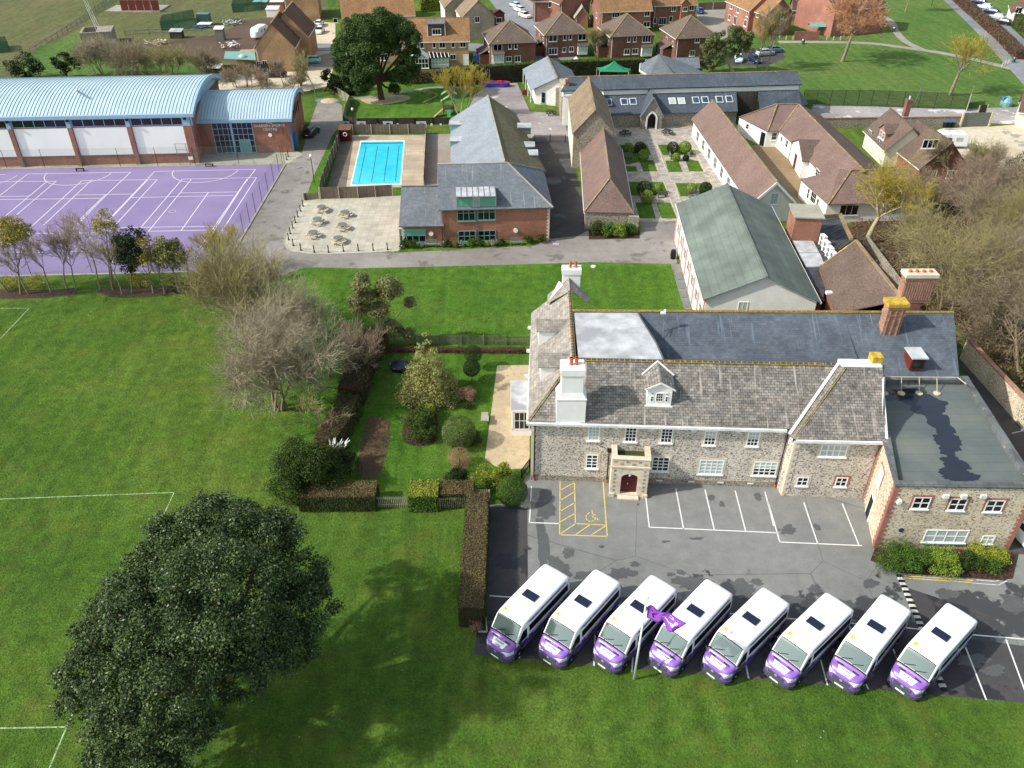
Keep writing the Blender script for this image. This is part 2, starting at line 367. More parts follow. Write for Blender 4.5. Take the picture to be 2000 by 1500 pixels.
n=N('net',.9);n.col(lin((120,130,126)));tr=n.n('ShaderNodeBsdfTransparent');mx=n.n('ShaderNodeMixShader');mx.inputs[0].default_value=.13
n.l(tr.outputs[0],mx.inputs[1]);n.l(n.b.outputs[0],mx.inputs[2]);n.l(mx.outputs[0],n.t.nodes['Material Output'].inputs[0]);M['net']=n.mt
n=N('green_net',.9);n.col(lin((40,110,84)));tr=n.n('ShaderNodeBsdfTransparent');mx=n.n('ShaderNodeMixShader');mx.inputs[0].default_value=.7
n.l(tr.outputs[0],mx.inputs[1]);n.l(n.b.outputs[0],mx.inputs[2]);n.l(mx.outputs[0],n.t.nodes['Material Output'].inputs[0]);M['green_net']=n.mt
n=N('grey_net',.9);n.col(lin((52,58,48)));tr=n.n('ShaderNodeBsdfTransparent');mx=n.n('ShaderNodeMixShader');mx.inputs[0].default_value=.5
n.l(tr.outputs[0],mx.inputs[1]);n.l(n.b.outputs[0],mx.inputs[2]);n.l(mx.outputs[0],n.t.nodes['Material Output'].inputs[0]);M['grey_net']=n.mt
# standing seam metal: base colour plain, ribs are geometry
M['seam_roof'] = plain('seam_roof', (180, 200, 210), .5, .06, .3, metal=.05, spec=.4)
M['seam_rib'] = plain('seam_rib', (140, 160, 176), .5, .08, .5, metal=.2)
def leafmat(name, cols, rough=.75, trans=.12, spec=.14):
    n = N(name, rough, spec); g = n.n('ShaderNodeNewGeometry')
    k=len(cols);x=n.ramp(g.outputs['Random Per Island'],[(i/max(1,k-1),lin(c)) for i,c in enumerate(cols)])
    x=n.mix(1.0,x,n.ramp(n.noise(.7,3),[(0.3,(.75,)*3+(1,)),(0.7,(1.2,)*3+(1,))]),'MULTIPLY')
    n.col(x); n.b.inputs['Subsurface Weight'].default_value = 0.0
    if trans:
        t=n.n('ShaderNodeBsdfTranslucent');n.l(x,t.inputs[0]);mx=n.n('ShaderNodeMixShader');mx.inputs[0].default_value=trans
        n.l(n.b.outputs[0],mx.inputs[1]);n.l(t.outputs[0],mx.inputs[2]);n.l(mx.outputs[0],n.t.nodes['Material Output'].inputs[0])
    return n.mt
M['leaf_oak']=leafmat('leaf_oak',[(40,58,34),(56,76,44),(78,96,56),(108,122,78)])
M['leaf_pine']=leafmat('leaf_pine',[(48,66,38),(66,88,46),(84,106,54),(60,78,42)])
M['leaf_dark'] = leafmat('leaf_dark', [(30, 44, 26), (42, 58, 32), (56, 72, 38)])
M['leaf_yew'] = leafmat('leaf_yew', [(40, 58, 28), (60, 78, 34), (78, 94, 40)])
M['leaf_olive'] = leafmat('leaf_olive', [(92, 102, 62), (112, 116, 76), (74, 86, 50)])
M['leaf_euc']=leafmat('leaf_euc',[(112,126,82),(130,132,84),(150,138,88),(96,112,74)])
M['leaf_cedar']=leafmat('leaf_cedar',[(128,134,78),(150,150,88),(172,166,104),(104,116,66)])
M['leaf_hedge'] = leafmat('leaf_hedge', [(58, 86, 34), (76, 104, 40), (92, 120, 48)])
M['leaf_hedgedark']=leafmat('leaf_hedgedark',[(44,62,30),(56,76,36),(78,82,44)])
M['leaf_brown']=leafmat('leaf_brown',[(108,96,62),(120,106,70),(100,92,58),(94,94,54)])
M['leaf_gold'] = leafmat('leaf_gold', [(136, 146, 50), (160, 164, 62), (108, 128, 44)])
M['leaf_lime'] = leafmat('leaf_lime', [(112, 140, 48), (138, 158, 62), (86, 118, 40)])
M['leaf_grey'] = leafmat('leaf_grey', [(128, 134, 116), (150, 154, 136)])
M['leaf_rust'] = leafmat('leaf_rust', [(150, 116, 92), (166, 130, 108), (130, 96, 76)])
M['leaf_purple'] = leafmat('leaf_purple', [(96, 70, 58), (114, 84, 68)])
M['leaf_yellow']=leafmat('leaf_yellow',[(150,140,62),(172,156,76),(118,116,56)])
M['bark'] = plain('bark', (142, 128, 104), .95, .25, 6, bump=.5)
M['bark_dark'] = plain('bark_dark', (84, 66, 56), .95, .25, 6, bump=.5)
M['bark_pale'] = plain('bark_pale', (168, 156, 128), .95, .2, 6)
M['twig'] = leafmat('twig', [(156, 146, 120), (178, 168, 142), (128, 116, 96)], .9, 0)
M['twig_green']=leafmat('twig_green',[(156,148,102),(138,130,88),(172,162,120)],.9,0)
M['twig_yellow']=leafmat('twig_yellow',[(176,158,66),(150,140,62),(190,170,84)],.9,0)
M['twig_red']=leafmat('twig_red',[(186,136,104),(200,146,116),(168,134,92)],.9,0)
M['twig_purple'] = leafmat('twig_purple', [(148, 128, 112), (162, 142, 122)], .9, 0)
M['twig_brown']=leafmat('twig_brown',[(144,130,106),(164,150,124),(120,106,88)],.9,0)
# ------------------------------------------------------------------ vegetation generators
def quads_obj(name, mat, c, ax, ay, parent=None, off=V(0, 0, 0)):
    """leaf-sized faces: centres c, half axes ax, ay (numpy n x 3)"""
    n = len(c); v = np.empty((n, 4, 3)); o = np.array(off)
    v[:, 0] = c - ax; v[:, 1] = c - ay * .6; v[:, 2] = c + ax; v[:, 3] = c + ay * .6
    v = v.reshape(-1, 3) - o
    me=bpy.data.meshes.new(name);me.vertices.add(n*4);me.vertices.foreach_set('co',v.ravel())
    me.loops.add(n*4);me.loops.foreach_set('vertex_index',np.arange(n*4,dtype=np.int32))
    me.polygons.add(n);me.polygons.foreach_set('loop_start',np.arange(0,n*4,4,dtype=np.int32))
    me.materials.append(mat); me.update(calc_edges=True)
    ob = bpy.data.objects.new(name, me); C.objects.link(ob)
    if parent is not None: ob.parent = parent
    return ob
def unit(rg, n, up=0.0):
    d=rg.normal(size=(n,3));d[:,2] += up;return d/np.linalg.norm(d,axis=1)[:,None]
def leaves(name, mat, c, size, parent, off, rg, nrm=None, flat=.5):
    n = len(c); nn = unit(rg, n, .3)
    if nrm is not None:nn=nn*(1-flat)+nrm*flat;nn /= np.linalg.norm(nn,axis=1)[:,None]
    a=np.cross(nn,unit(rg,n));a /= np.linalg.norm(a,axis=1)[:,None]+1e-9;b=np.cross(nn,a)
    s = size * rg.uniform(.55, 1.25, n)[:, None]
    return quads_obj(name, mat, c, a * s, b * s, parent, off)
def lobe_points(rg, lobes, n, sub=16, fr=.42, squash=.85, inner=.12):
    L=np.array([[l[0],l[1],l[2]] for l in lobes],float);Rr=np.array([l[3] for l in lobes],float)
    S, SR = [], []
    for c, r in zip(L, Rr):
        k=max(5,int(sub));d=unit(rg,k,.25);S.append(c+d*r*(.72*rg.uniform(.8,1.1,(k,1)))*(1,1,squash));SR.append(r*fr*rg.uniform(.6,1.25,k))
    S = np.concatenate(S); SR = np.concatenate(SR)
    i = rg.choice(len(S), n, p=SR ** 2 / (SR ** 2).sum()); d = unit(rg, n, .35)
    rad=SR[i]*rg.uniform(.7,1.06,n);k=rg.random(n) < inner;rad[k] *= rg.uniform(.1,.7,k.sum())
    pts = S[i] + d * rad[:, None] * (1, 1, squash)
    return pts, d
def seg_obj(name, mat, segs, parent=None, off=V(0, 0, 0), sides=3):
    a=np.array([s[0] for s in segs],float);b=np.array([s[1] for s in segs],float);r0=np.array([s[2] for s in segs]);r1=np.array([s[3] for s in segs])
    d = b - a; d /= np.linalg.norm(d, axis=1)[:, None] + 1e-9
    t = np.where(np.abs(d[:, 2:3]) < .9, np.array([[0, 0, 1.]]), np.array([[1., 0, 0]]))
    x=np.cross(d,t);x /= np.linalg.norm(x,axis=1)[:,None]+1e-9;y=np.cross(d,x);n=len(a)
    v = np.empty((n, 2 * sides, 3))
    for k in range(sides):
        q = x * math.cos(2 * math.pi * k / sides) + y * math.sin(2 * math.pi * k / sides)
        v[:, k] = a + q * r0[:, None]; v[:, sides + k] = b + q * r1[:, None]
    v = v.reshape(-1, 3) - np.array(off)
    base = np.arange(n)[:, None, None] * 2 * sides
    f=np.array([[k,(k+1) % sides,sides+(k+1) % sides,sides+k] for k in range(sides)])[None]
    idx = (f + base).reshape(-1).astype(np.int32); nf = n * sides
    me=bpy.data.meshes.new(name);me.vertices.add(len(v));me.vertices.foreach_set('co',v.ravel())
    me.loops.add(nf * 4); me.loops.foreach_set('vertex_index', idx); me.polygons.add(nf)
    me.polygons.foreach_set('loop_start',np.arange(0,nf*4,4,dtype=np.int32));me.materials.append(mat)
    me.polygons.foreach_set('use_smooth', [True] * nf); me.update(calc_edges=True)
    ob = bpy.data.objects.new(name, me); C.objects.link(ob)
    if parent is not None: ob.parent = parent
    return ob
def grow(rd,p,d,L,r,lev,maxl,kids,spread,up,trunk,twigs,tl=2,rmin=.012,ratio=.68):
    cur = Vector(p); d = Vector(d).normalized(); out = trunk if lev <= tl else twigs
    ns = 3 if lev < maxl else 2; rr = r
    for i in range(ns):
        d2=(d+V(rd.uniform(-1,1),rd.uniform(-1,1),rd.uniform(-.6,.8))*.16+V(0,0,up*.12)).normalized()
        nx = cur + d2 * (L / ns); r2 = max(rmin * .6, rr * .84)
        out.append((tuple(cur), tuple(nx), rr, r2)); cur = nx; d = d2; rr = r2
        if lev < maxl and i < ns - 1 and lev > 0:
            for _ in range(kids[min(lev, len(kids) - 1)] // 3):
                grow(rd,cur,turn(rd,d,spread*1.15),L*ratio*rd.uniform(.6,1),max(rmin,rr*.5),lev+1,maxl,kids,spread,up,trunk,twigs,tl,rmin,ratio)
    if lev < maxl:
        for _ in range(kids[min(lev, len(kids) - 1)]):
            grow(rd,cur,turn(rd,d,spread),L*ratio*rd.uniform(.75,1.15),max(rmin,rr*.62),lev+1,maxl,kids,spread,up,trunk,twigs,tl,rmin,ratio)
def turn(rd, d, s):
    a=rd.uniform(.35,1.0)*s;t=Vector((rd.gauss(0,1),rd.gauss(0,1),rd.gauss(0,1)))
    x = d.cross(t).normalized(); return (d * math.cos(a) + x * math.sin(a)).normalized()
def bare_tree(name,label,cat,base,h,seed,bark,twig,trunk_h=.22,kids=(6,4,4,4),maxl=4,spread=.75,up=.4,r=.25,rmin=.015,lean=(0,0),group=None,stems=1,ratio=.68,tl=2,extra=None):
    rd = random.Random(seed); o = thing(name, label, cat, base, 0, group); T, W = [], []
    for s in range(stems):
        p=V(rd.uniform(-.4,.4),rd.uniform(-.4,.4),-.05) if stems > 1 else V(0,0,-.05)
        ln=V(lean[0]+(rd.uniform(-.5,.5) if stems > 1 else 0),lean[1]+(rd.uniform(-.5,.5) if stems > 1 else 0),1)
        grow(rd, p, ln, h * trunk_h, r, 0, maxl, kids, spread, up, T, W, tl, rmin, ratio)
    k=h/max(q[1][2] for q in W);sc=lambda L:[(tuple(c*k for c in q[0]),tuple(c*k for c in q[1]),q[2],q[3]) for q in L]
    seg_obj('trunk',bark,sc(T),o,sides=6);seg_obj('crown',twig,sc(W),o,sides=3);return o
def leafy(name,label,cat,base,lobes,n,size,leaf,bark,seed,trunk_r=.2,group=None,sub=16,fr=.42,squash=.85,up=.3,limbs=True,inner=.12,second=None):
    """lobes in world coordinates; base on the ground"""
    rg=np.random.default_rng(seed);rd=random.Random(seed);o=thing(name,label,cat,base,0,group);b=Vector(base)
    pts,d=lobe_points(rg,lobes,n,sub,fr,squash,inner);pts[:,2]=np.maximum(pts[:,2],.06+rg.uniform(0,.3,len(pts)))
    if second:
        k=rg.random(n) < second[1];leaves('crown',leaf,pts[~k],size,o,b,rg,d[~k]);leaves('leaf_tips',second[0],pts[k],size,o,b,rg,d[k])
    else: leaves('crown', leaf, pts, size, o, b, rg, d)
    if trunk_r:
        T=[];top=np.mean([[l[0],l[1],l[2]] for l in lobes],0);mid=b.lerp(Vector(top),.45)
        T.append((tuple(b + V(0, 0, -.1)), tuple(mid), trunk_r * 1.25, trunk_r * .8))
        if limbs:
            for l in lobes[:26]:
                q=Vector(l[:3]);m=mid.lerp(q,.5)+V(rd.uniform(-.3,.3),rd.uniform(-.3,.3),-.3)
                T.append((tuple(mid),tuple(m),trunk_r*.55,trunk_r*.35));T.append((tuple(m),tuple(q),trunk_r*.35,trunk_r*.12))
        seg_obj('trunk', bark, T, o, b, sides=7)
    return o
def bush(name,label,px,py,r,h,leaf,seed,n=1500,size=.07,cat='shrub',group=None,rx=1.0,second=None,squash=None,z=0):
    b = P(px, py, z); rd = random.Random(seed); L = []
    for k in range(7):
        a = rd.uniform(0, 6.28); q = rd.uniform(.15, .45) * r
        L.append((b.x+math.cos(a)*q*rx,b.y+math.sin(a)*q,z+h*rd.uniform(.35,.62),r*rd.uniform(.55,.7)))
    return leafy(name,label,cat,b,L,n,size,leaf,M['bark_dark'],seed,.05,group,10,.4,(h*.75)/r if squash is None else squash,limbs=False,second=second)
def ballbush(name,label,px,py,r,leaf,seed,n=1500,size=.06,cat='shrub',group=None,zc=None,second=None,z=0,sq=1.0):
    """clipped ball: one even shell"""
    b=P(px,py,z);rg=np.random.default_rng(seed);o=thing(name,label,cat,b,0,group)
    d = unit(rg, n); zc = (z + r * .95 * sq) if zc is None else zc
    pts=np.array((b.x,b.y,zc))+d*r*rg.uniform(.88,1.03,(n,1))*(1,1,sq);k=pts[:,2] > z+.03;pts,d=pts[k],d[k]
    if second:
        q=rg.random(len(pts)) < second[1];leaves('foliage',leaf,pts[~q],size,o,b,rg,d[~q],.6);leaves('leaf_tips',second[0],pts[q],size,o,b,rg,d[q],.6)
    else: leaves('foliage', leaf, pts, size, o, b, rg, d, .6)
    T=[((b.x,b.y,z-.02),(b.x,b.y,zc),.05,.05)];seg_obj('stem',M['bark_dark'],T,o,b,sides=5)
    return o
def hedge(name,label,pts,width,h,mats,seed,n=9000,size=.07,cat='hedge',group=None,rough=.12,top=None,world=False,tops=None):
    """clipped hedge along a line (photo pixels), filled core plus leaf skin"""
    W=[Vector(p) if world else G(*p) for p in pts];o=thing(name,label,cat,W[0],0,group);rg=np.random.default_rng(seed)
    mb = MB(); C1 = []; N1 = []; tot = sum((b - a).length for a, b in zip(W, W[1:]))
    for a, b in zip(W, W[1:]):
        L = (b - a).length; t = (b - a).normalized(); s = V(-t.y, t.x, 0)
        w2 = width / 2 - .06; mb.obox(a - s * w2, t * L, s * (2 * w2), V(0, 0, h - .06))
        area=[L*width,L*h,L*h,width*h,width*h];m=int(n*L/tot);f=rg.choice(5,m,p=np.array(area)/sum(area))
        u=rg.uniform(0,L,m);q=rg.uniform(-width/2,width/2,m);z=rg.uniform(0,h,m);nn=np.zeros((m,3))
        nn[f == 0]=(0,0,1);z[f == 0]=h;nn[f == 1]=-np.array(s);q[f == 1]=-width/2;nn[f == 2]=np.array(s);q[f == 2]=width/2
        nn[f == 3] = -np.array(t); u[f == 3] = 0; nn[f == 4] = np.array(t); u[f == 4] = L
        p = np.array(a) + u[:, None] * np.array(t) + q[:, None] * np.array(s); p[:, 2] = z
        C1.append(p+nn*rg.uniform(-rough,rough*.6,(m,1))+rg.normal(0,.02,(m,3)));N1.append(nn)
    p = np.concatenate(C1); nn = np.concatenate(N1); core = mb.B('branches', 'mulch', o)
    k=np.sin(p[:,0]*1.1+2)+np.sin(p[:,1]*.8+p[:,0]*.45)+rg.normal(0,.5,len(p));t=0.35 if len(mats) > 1 else 99
    istop = nn[:, 2] > .5
    if top is not None:
        leaves('foliage',mats[0],p[~istop],size,o,W[0],rg,nn[~istop],.55);leaves('clipped_top',top,p[istop],size,o,W[0],rg,nn[istop],.55)
    elif len(mats) > 1:
        leaves('foliage',mats[0],p[k < t],size,o,W[0],rg,nn[k < t],.55);leaves('mixed_foliage',mats[1],p[k >= t],size,o,W[0],rg,nn[k >= t],.55)
    else: leaves('foliage', mats[0], p, size, o, W[0], rg, nn, .55)
    return o
def copytree(o, parent=None):
    c = o.copy(); C.objects.link(c)
    if parent is not None: c.parent = parent
    for ch in list(KID.get(o.name, ())): copytree(ch, c)
    return c
KID = {}
def index():
    KID.clear()
    for q in C.objects:
        if q.parent: KID.setdefault(q.parent.name, []).append(q)
def dup(o, loc, rz=None, label=None, scale=None, group=None):
    if o.name not in KID: index()
    c = copytree(o); c.location = loc
    if rz is not None: c.rotation_euler = (0, 0, rz)
    if scale is not None: c.scale = (scale,) * 3
    if label: c['label'] = label
    if group: c['group'] = group
    return c
# ------------------------------------------------------------------ text
def text_mesh(s, size=1.0, ext=0.0, bold=0.0, align='CENTER'):
    cu=bpy.data.curves.new('lettering','FONT');cu.body=s;cu.size=size;cu.extrude=ext;cu.offset=bold;cu.align_x=align;cu.resolution_u=2
    o=bpy.data.objects.new('lettering',cu);C.objects.link(o);bpy.context.view_layer.update()
    me=bpy.data.meshes.new_from_object(o.evaluated_get(bpy.context.evaluated_depsgraph_get()))
    bpy.data.objects.remove(o);bpy.data.curves.remove(cu);me.materials.clear();return me
def place_text(name, s, size, mat, parent, fn, shear=0.0, bold=0.0, ext=0.0):
    """letters mapped through fn(x, y, z) -> point in the parent's space"""
    me = text_mesh(s, size, ext, bold)
    for v in me.vertices: v.co = fn(v.co.x + shear * v.co.y, v.co.y, v.co.z)
    me.materials.append(mat);me.update();o=bpy.data.objects.new(name,me);C.objects.link(o);o.parent=parent;return o

# ------------------------------------------------------------------ building helpers
class Fr:
    """frame on the ground: origin o, unit u (along the front), unit v (towards the back)"""
    def __init__(s, o, u):
        s.o=V(o[0],o[1],0);s.u=V(u[0],u[1],0).normalized();s.v=V(-s.u.y,s.u.x,0)
    def __call__(s, a, b, z=0.0): return s.o + s.u * a + s.v * b + V(0, 0, z)
def frame_px(a, b, z=0.0):
    A,B=P(a[0],a[1],z),P(b[0],b[1],z);return Fr(A,B-A),(V(B.x,B.y)-V(A.x,A.y)).length
def wall_hit(A, B, px, py):
    """photo pixel -> (distance along A->B, height) on that vertical wall"""
    d=P(px,py,0)-V(0,0,H);n=V(-(B.y-A.y),B.x-A.x,0);t=n.dot(V(A.x,A.y,0)-V(0,0,0))/n.dot(V(d.x,d.y,0))
    q=V(0,0,H)+d*t;u=V(B.x-A.x,B.y-A.y,0).normalized();return (q-V(A.x,A.y,q.z)).dot(u),q.z
def window(parent,A,u,s,z,wd,ht,nx=2,ny=2,frame='white',glass='glass_dark',fw=.08,bars=.04,proud=.05,sill=True,surround=None,name='window',topglass=None,arch=False):
    """A wall start, u unit along wall (outside is to the right of u), s centre, z bottom"""
    u=V(u.x,u.y,0).normalized();nrm=V(u.y,-u.x,0);o=V(A.x,A.y,0)+u*(s-wd/2)+V(0,0,z)
    mb = MB()
    def b(a0,z0,a1,z1,d0,d1,m=0):mb.obox(o+u*a0+V(0,0,z0)+nrm*d0,u*(a1-a0),nrm*(d1-d0),V(0,0,z1-z0),m)
    b(0,0,fw,ht,0.004,proud);b(wd-fw,0,wd,ht,.004,proud);b(fw,0,wd-fw,fw,.004,proud);b(fw,ht-fw,wd-fw,ht,.004,proud)
    iw, ih = wd - 2 * fw, ht - 2 * fw
    for i in range(1,nx):x=fw+iw*i/nx;b(x-bars/2,fw,x+bars/2,ht-fw,.006,proud*.8)
    for j in range(1,ny):y=fw+ih*j/ny;b(fw,y-bars/2,wd-fw,y+bars/2,.005,proud*.7)
    if sill: b(-.08, -.1, wd + .08, -.003, .004, proud + .08)
    mats = [M[frame]]
    if surround:
        k = .16; mats.append(M[surround])
        b(-k,-.1,-.003,ht+.2,.002,proud*.55,1);b(wd+.003,-.1,wd+k,ht+.2,.002,proud*.55,1);b(-.003,ht+.003,wd+.003,ht+.2,.002,proud*.55,1)
    w_ = mb.build(name, mats, parent, world=True)
    g = MB()
    g.obox(o+u*fw+V(0,0,fw)+nrm*.003,u*iw,nrm*.012,V(0,0,ih if not topglass else ih*.5))
    gm = [M[glass]]
    if topglass:g.obox(o+u*fw+V(0,0,fw+ih*.5)+nrm*.003,u*iw,nrm*.012,V(0,0,ih*.5),1);gm.append(M[topglass])
    g.build('pane', gm, w_, world=True)
    return w_
def windows_px(parent, A, B, items, **k):
    """items: (centre px, centre py, width m, height m, nx, ny[, extra dict])"""
    u = (B - A)
    for it in items:
        s,z=wall_hit(A,B,it[0],it[1]);kk=dict(k);kk.update(it[6] if len(it) > 6 else {})
        window(parent, A, u, s, z - it[3] / 2, it[2], it[3], it[4], it[5], **kk)
def door(parent, A, u, s, wd, ht, mat='maroon', frame='white', z=0.0):
    u=V(u.x,u.y,0).normalized();nrm=V(u.y,-u.x,0);o=V(A.x,A.y,0)+u*(s-wd/2)+V(0,0,z)
    mb = MB().obox(o + nrm * .004, u * wd, nrm * .045, V(0, 0, ht), 0)
    for a0,a1,z0,z1 in ((-.09,-.002,0,ht+.09),(wd+.002,wd+.09,0,ht+.09),(-.002,wd+.002,ht+.002,ht+.09)):
        mb.obox(o+u*a0+V(0,0,z0)+nrm*.004,u*(a1-a0),nrm*.07,V(0,0,z1-z0),1)
    d = mb.build('door', [M[mat], M[frame]], parent, world=True)
    MB().obox(o+u*(wd*.85)+nrm*.05+V(0,0,1),u*.05,nrm*.05,V(0,0,.12)).B('handle','metal_grey',d)
    return d
def roof_body(parent,fr,W,D,ez,rz,axis='u',hips=(0,0),over=.35,wall='brick_red',roof='tile_grey',ridge='ridge_yellow',gut='white',inset=0.0,u0=0,v0=0,rpos=.5,gable=None,z0=0.0,nofr=False):
    """walls + pitched roof (gable or hip) in frame fr, rectangle u0..u0+W, v0..v0+D"""
    def q(a, b, z): return fr(u0 + a, v0 + b, z)
    mb = MB(); A = [q(0, 0, z0), q(W, 0, z0), q(W, D, z0), q(0, D, z0)]
    wz = ez - .05
    def qq(i, j): return A[i], A[j]
    for i, j in ((0, 1), (1, 2), (2, 3), (3, 0)):
        a, b = qq(i, j); mb.poly([a, b, V(b.x, b.y, wz), V(a.x, a.y, wz)], 0)
    if axis == 'u':
        ry=D*rpos;e0=[q(0,0,wz),q(0,ry,rz-.1),q(0,D,wz)];e1=[q(W,0,wz),q(W,ry,rz-.1),q(W,D,wz)]
    else:
        ry=W*rpos;e0=[q(0,0,wz),q(ry,0,rz-.1),q(W,0,wz)];e1=[q(0,D,wz),q(ry,D,rz-.1),q(W,D,wz)]
    gm = 1 if gable else 0
    if not hips[0]: mb.poly(e0, gm)
    if not hips[1]: mb.poly(e1, gm)
    wl = mb.build('wall', [M[wall]] + ([M[gable]] if gable else []), parent, world=True)
    r = MB(); o = over; sl = (rz - ez) / (ry if ry else 1); ozr = .08
    def lo(d): return ez - o * (rz - ez) / d      # eave drops with the overhang
    if axis == 'u':
        h0, h1 = hips; x0, x1 = -o * (1 if not h0 else 1), W + o
        rx0 = h0 if h0 else -o; rx1 = W - h1 if h1 else W + o
        zf, zb = lo(ry), lo(D - ry)
        ze0 = ez - o * (rz - ez) / h0 if h0 else 0; 
        r.slab([q(x0, -o, zf), q(x1, -o, zf), q(rx1, ry, rz), q(rx0, ry, rz)], ozr)
        r.slab([q(x1, D + o, zb), q(x0, D + o, zb), q(rx0, ry, rz), q(rx1, ry, rz)], ozr)
        if h0: r.slab([q(x0, D + o, zb), q(x0, -o, zf), q(rx0, ry, rz)], ozr)
        if h1: r.slab([q(x1, -o, zf), q(x1, D + o, zb), q(rx1, ry, rz)], ozr)
        R0,R1=q(rx0,ry,rz),q(rx1,ry,rz);hipl=([(q(x0,-o,zf),R0),(q(x0,D+o,zb),R0)] if h0 else [])+([(q(x1,-o,zf),R1),(q(x1,D+o,zb),R1)] if h1 else [])
        gl = [(q(x0, -o, zf), q(x1, -o, zf)), (q(x0, D + o, zb), q(x1, D + o, zb))]
    else:
        h0, h1 = hips; ry0 = h0 if h0 else -o; ry1 = D - h1 if h1 else D + o
        zl, zr = lo(ry), lo(W - ry)
        r.slab([q(-o, D + o, zl), q(-o, -o, zl), q(ry, ry0, rz), q(ry, ry1, rz)], ozr)
        r.slab([q(W+o,-o,zr),q(W+o,D+o,zr),q(ry,ry1,rz),q(ry,ry0,rz)],ozr)
        if h0: r.slab([q(-o, -o, zl), q(W + o, -o, zr), q(ry, ry0, rz)], ozr)
        if h1: r.slab([q(W + o, D + o, zr), q(-o, D + o, zl), q(ry, ry1, rz)], ozr)
        R0,R1=q(ry,ry0,rz),q(ry,ry1,rz);hipl=([(q(-o,-o,zl),R0),(q(W+o,-o,zr),R0)] if h0 else [])+([(q(-o,D+o,zl),R1),(q(W+o,D+o,zr),R1)] if h1 else [])
        gl = [(q(-o, -o, zl), q(-o, D + o, zl)), (q(W + o, -o, zr), q(W + o, D + o, zr))]
    ro = r.build('roof', M[roof], parent, world=True)
    k = MB()
    if (R1 - R0).length > .05: k.bar(R0 + V(0, 0, .02), R1 + V(0, 0, .02), .24, .12)
    for a, b in hipl: k.bar(a + V(0, 0, .03), b + V(0, 0, .03), .2, .09)
    if k.f: k.build('ridge_tiles', M[ridge], ro, world=True)
    if gut:
        k = MB()
        for a, b in gl: k.bar(a - V(0, 0, .07), b - V(0, 0, .07), .12, .12)
        k.build('gutter', M[gut], ro, world=True)
    return wl, ro
def chimney(parent,c,wd,dp,z0,z1,mat,pots=2,rz=0.0,band=True,cap='coping',potm='terracotta',name='chimney',poth=.5):
    mb = MB().box((c[0], c[1], z0), (wd, dp, z1 - z0), rz)
    if band: mb.box((c[0], c[1], z1 - .35), (wd + .12, dp + .12, .35 - .002), rz)
    mb.box((c[0], c[1], z1), (wd + .04, dp + .04, .06), rz, 1)
    o = mb.build(name, [M[mat], M[cap]], parent, world=True); t = MB()
    for i in range(pots):
        s=(i-(pots-1)/2)*min(.42,wd/max(pots,1));x=c[0]+s*math.cos(rz);y=c[1]+s*math.sin(rz)
        p=MB().lathe((x,y,z1+.05),[(.13,0),(.11,poth*.8),(.14,poth*.85),(.14,poth)],12);p.tube((x,y,z1+poth+.02),(x,y,z1+poth+.06),.1,.1,10,1)
        p.build('chimney_pot', [M[potm], M['black']], o, world=True, smooth=True)
    return o
def fence(name,label,pts,h,mat,post='wood_pale',step=2.4,group=None,t=.04,ph=.1,world=False,rails=True,cat='fence',gap=None,pw=.1,z=0):
    W=[Vector(p) if world else P(p[0],p[1],z) for p in pts];o=thing(name,label,cat,W[0],0,group);mb=MB()
    for a, b in zip(W, W[1:]):
        L = (b - a).length; d = (b - a).normalized(); s = V(-d.y, d.x, 0)
        if gap is None: mb.obox(a - s * t / 2 + V(0, 0, .05), d * L, s * t, V(0, 0, h))
        else:
            k = 0.0
            while k < L:mb.obox(a+d*k-s*.015+V(0,0,.05),d*gap[0],s*.03,V(0,0,h));k += gap[0]+gap[1]
            for zz in (.25,h*.82):mb.obox(a+s*.016+V(0,0,zz),d*L,s*.05,V(0,0,.08))
    mb.build('fence_panel', M[mat], o, world=True)
    for a, b in zip(W, W[1:]):
        L=(b-a).length;d=(b-a).normalized();s=V(-d.y,d.x,0);n_=max(1,int(L/step))
        for i in range(n_ + (1 if b is W[-1] or (b - W[-1]).length < 1e-6 else 0)):
            q=a+d*(L*i/n_);MB().box((q.x-s.x*.08,q.y-s.y*.08,q.z),(pw,pw,h+ph),math.atan2(d.y,d.x)).build('post',M[post],o,world=True)
    return o
# ================================================================== THE GROUND AND ITS SHEETS
def ground_sheet(name, pts, mat, z, world=False, kind='structure'):
    W = [Vector(p) if world else P(p[0], p[1], 0) for p in pts]; mb = MB()
    ar = sum(W[i - 1].x * W[i].y - W[i].x * W[i - 1].y for i in range(len(W)))
    if ar < 0: W.reverse()
    mb.poly([(p.x,p.y,z) for p in W]);o=mb.build(name,M[mat]);tag(o,kind=kind);return o
g=MB().poly([(-900,-300,0),(900,-300,0),(900,1500,0),(-900,1500,0)]).build('ground',M['grass']);tag(g,kind='structure')
def smooth(pts, n=6):
    out = []
    for i in range(len(pts) - 1):
        p0,p1,p2,p3=[Vector(pts[max(0,min(len(pts)-1,j))]) for j in (i-1,i,i+1,i+2)]
        for k in range(n):
            t=k/n;out.append(.5*((2*p1)+(-p0+p2)*t+(2*p0-5*p1+4*p2-p3)*t*t+(-p0+3*p1-3*p2+p3)*t ** 3))
    out.append(Vector(pts[-1])); return out
def strip(mb, pts, wd, z, m=0, px=True):
    W = [P(p[0], p[1], 0) if px else V(p[0], p[1], 0) for p in pts]
    for a, b in zip(W, W[1:]):
        d = (b - a); 
        if d.length < .01: continue
        d.normalize();s=V(-d.y,d.x,0)*wd/2;a2=a-d*wd*.25;b2=b+d*wd*.25
        mb.poly([(a2+s*-1).to_tuple()[:2]+(z,),(b2-s).to_tuple()[:2]+(z,),(b2+s).to_tuple()[:2]+(z,),(a2+s).to_tuple()[:2]+(z,)],m)
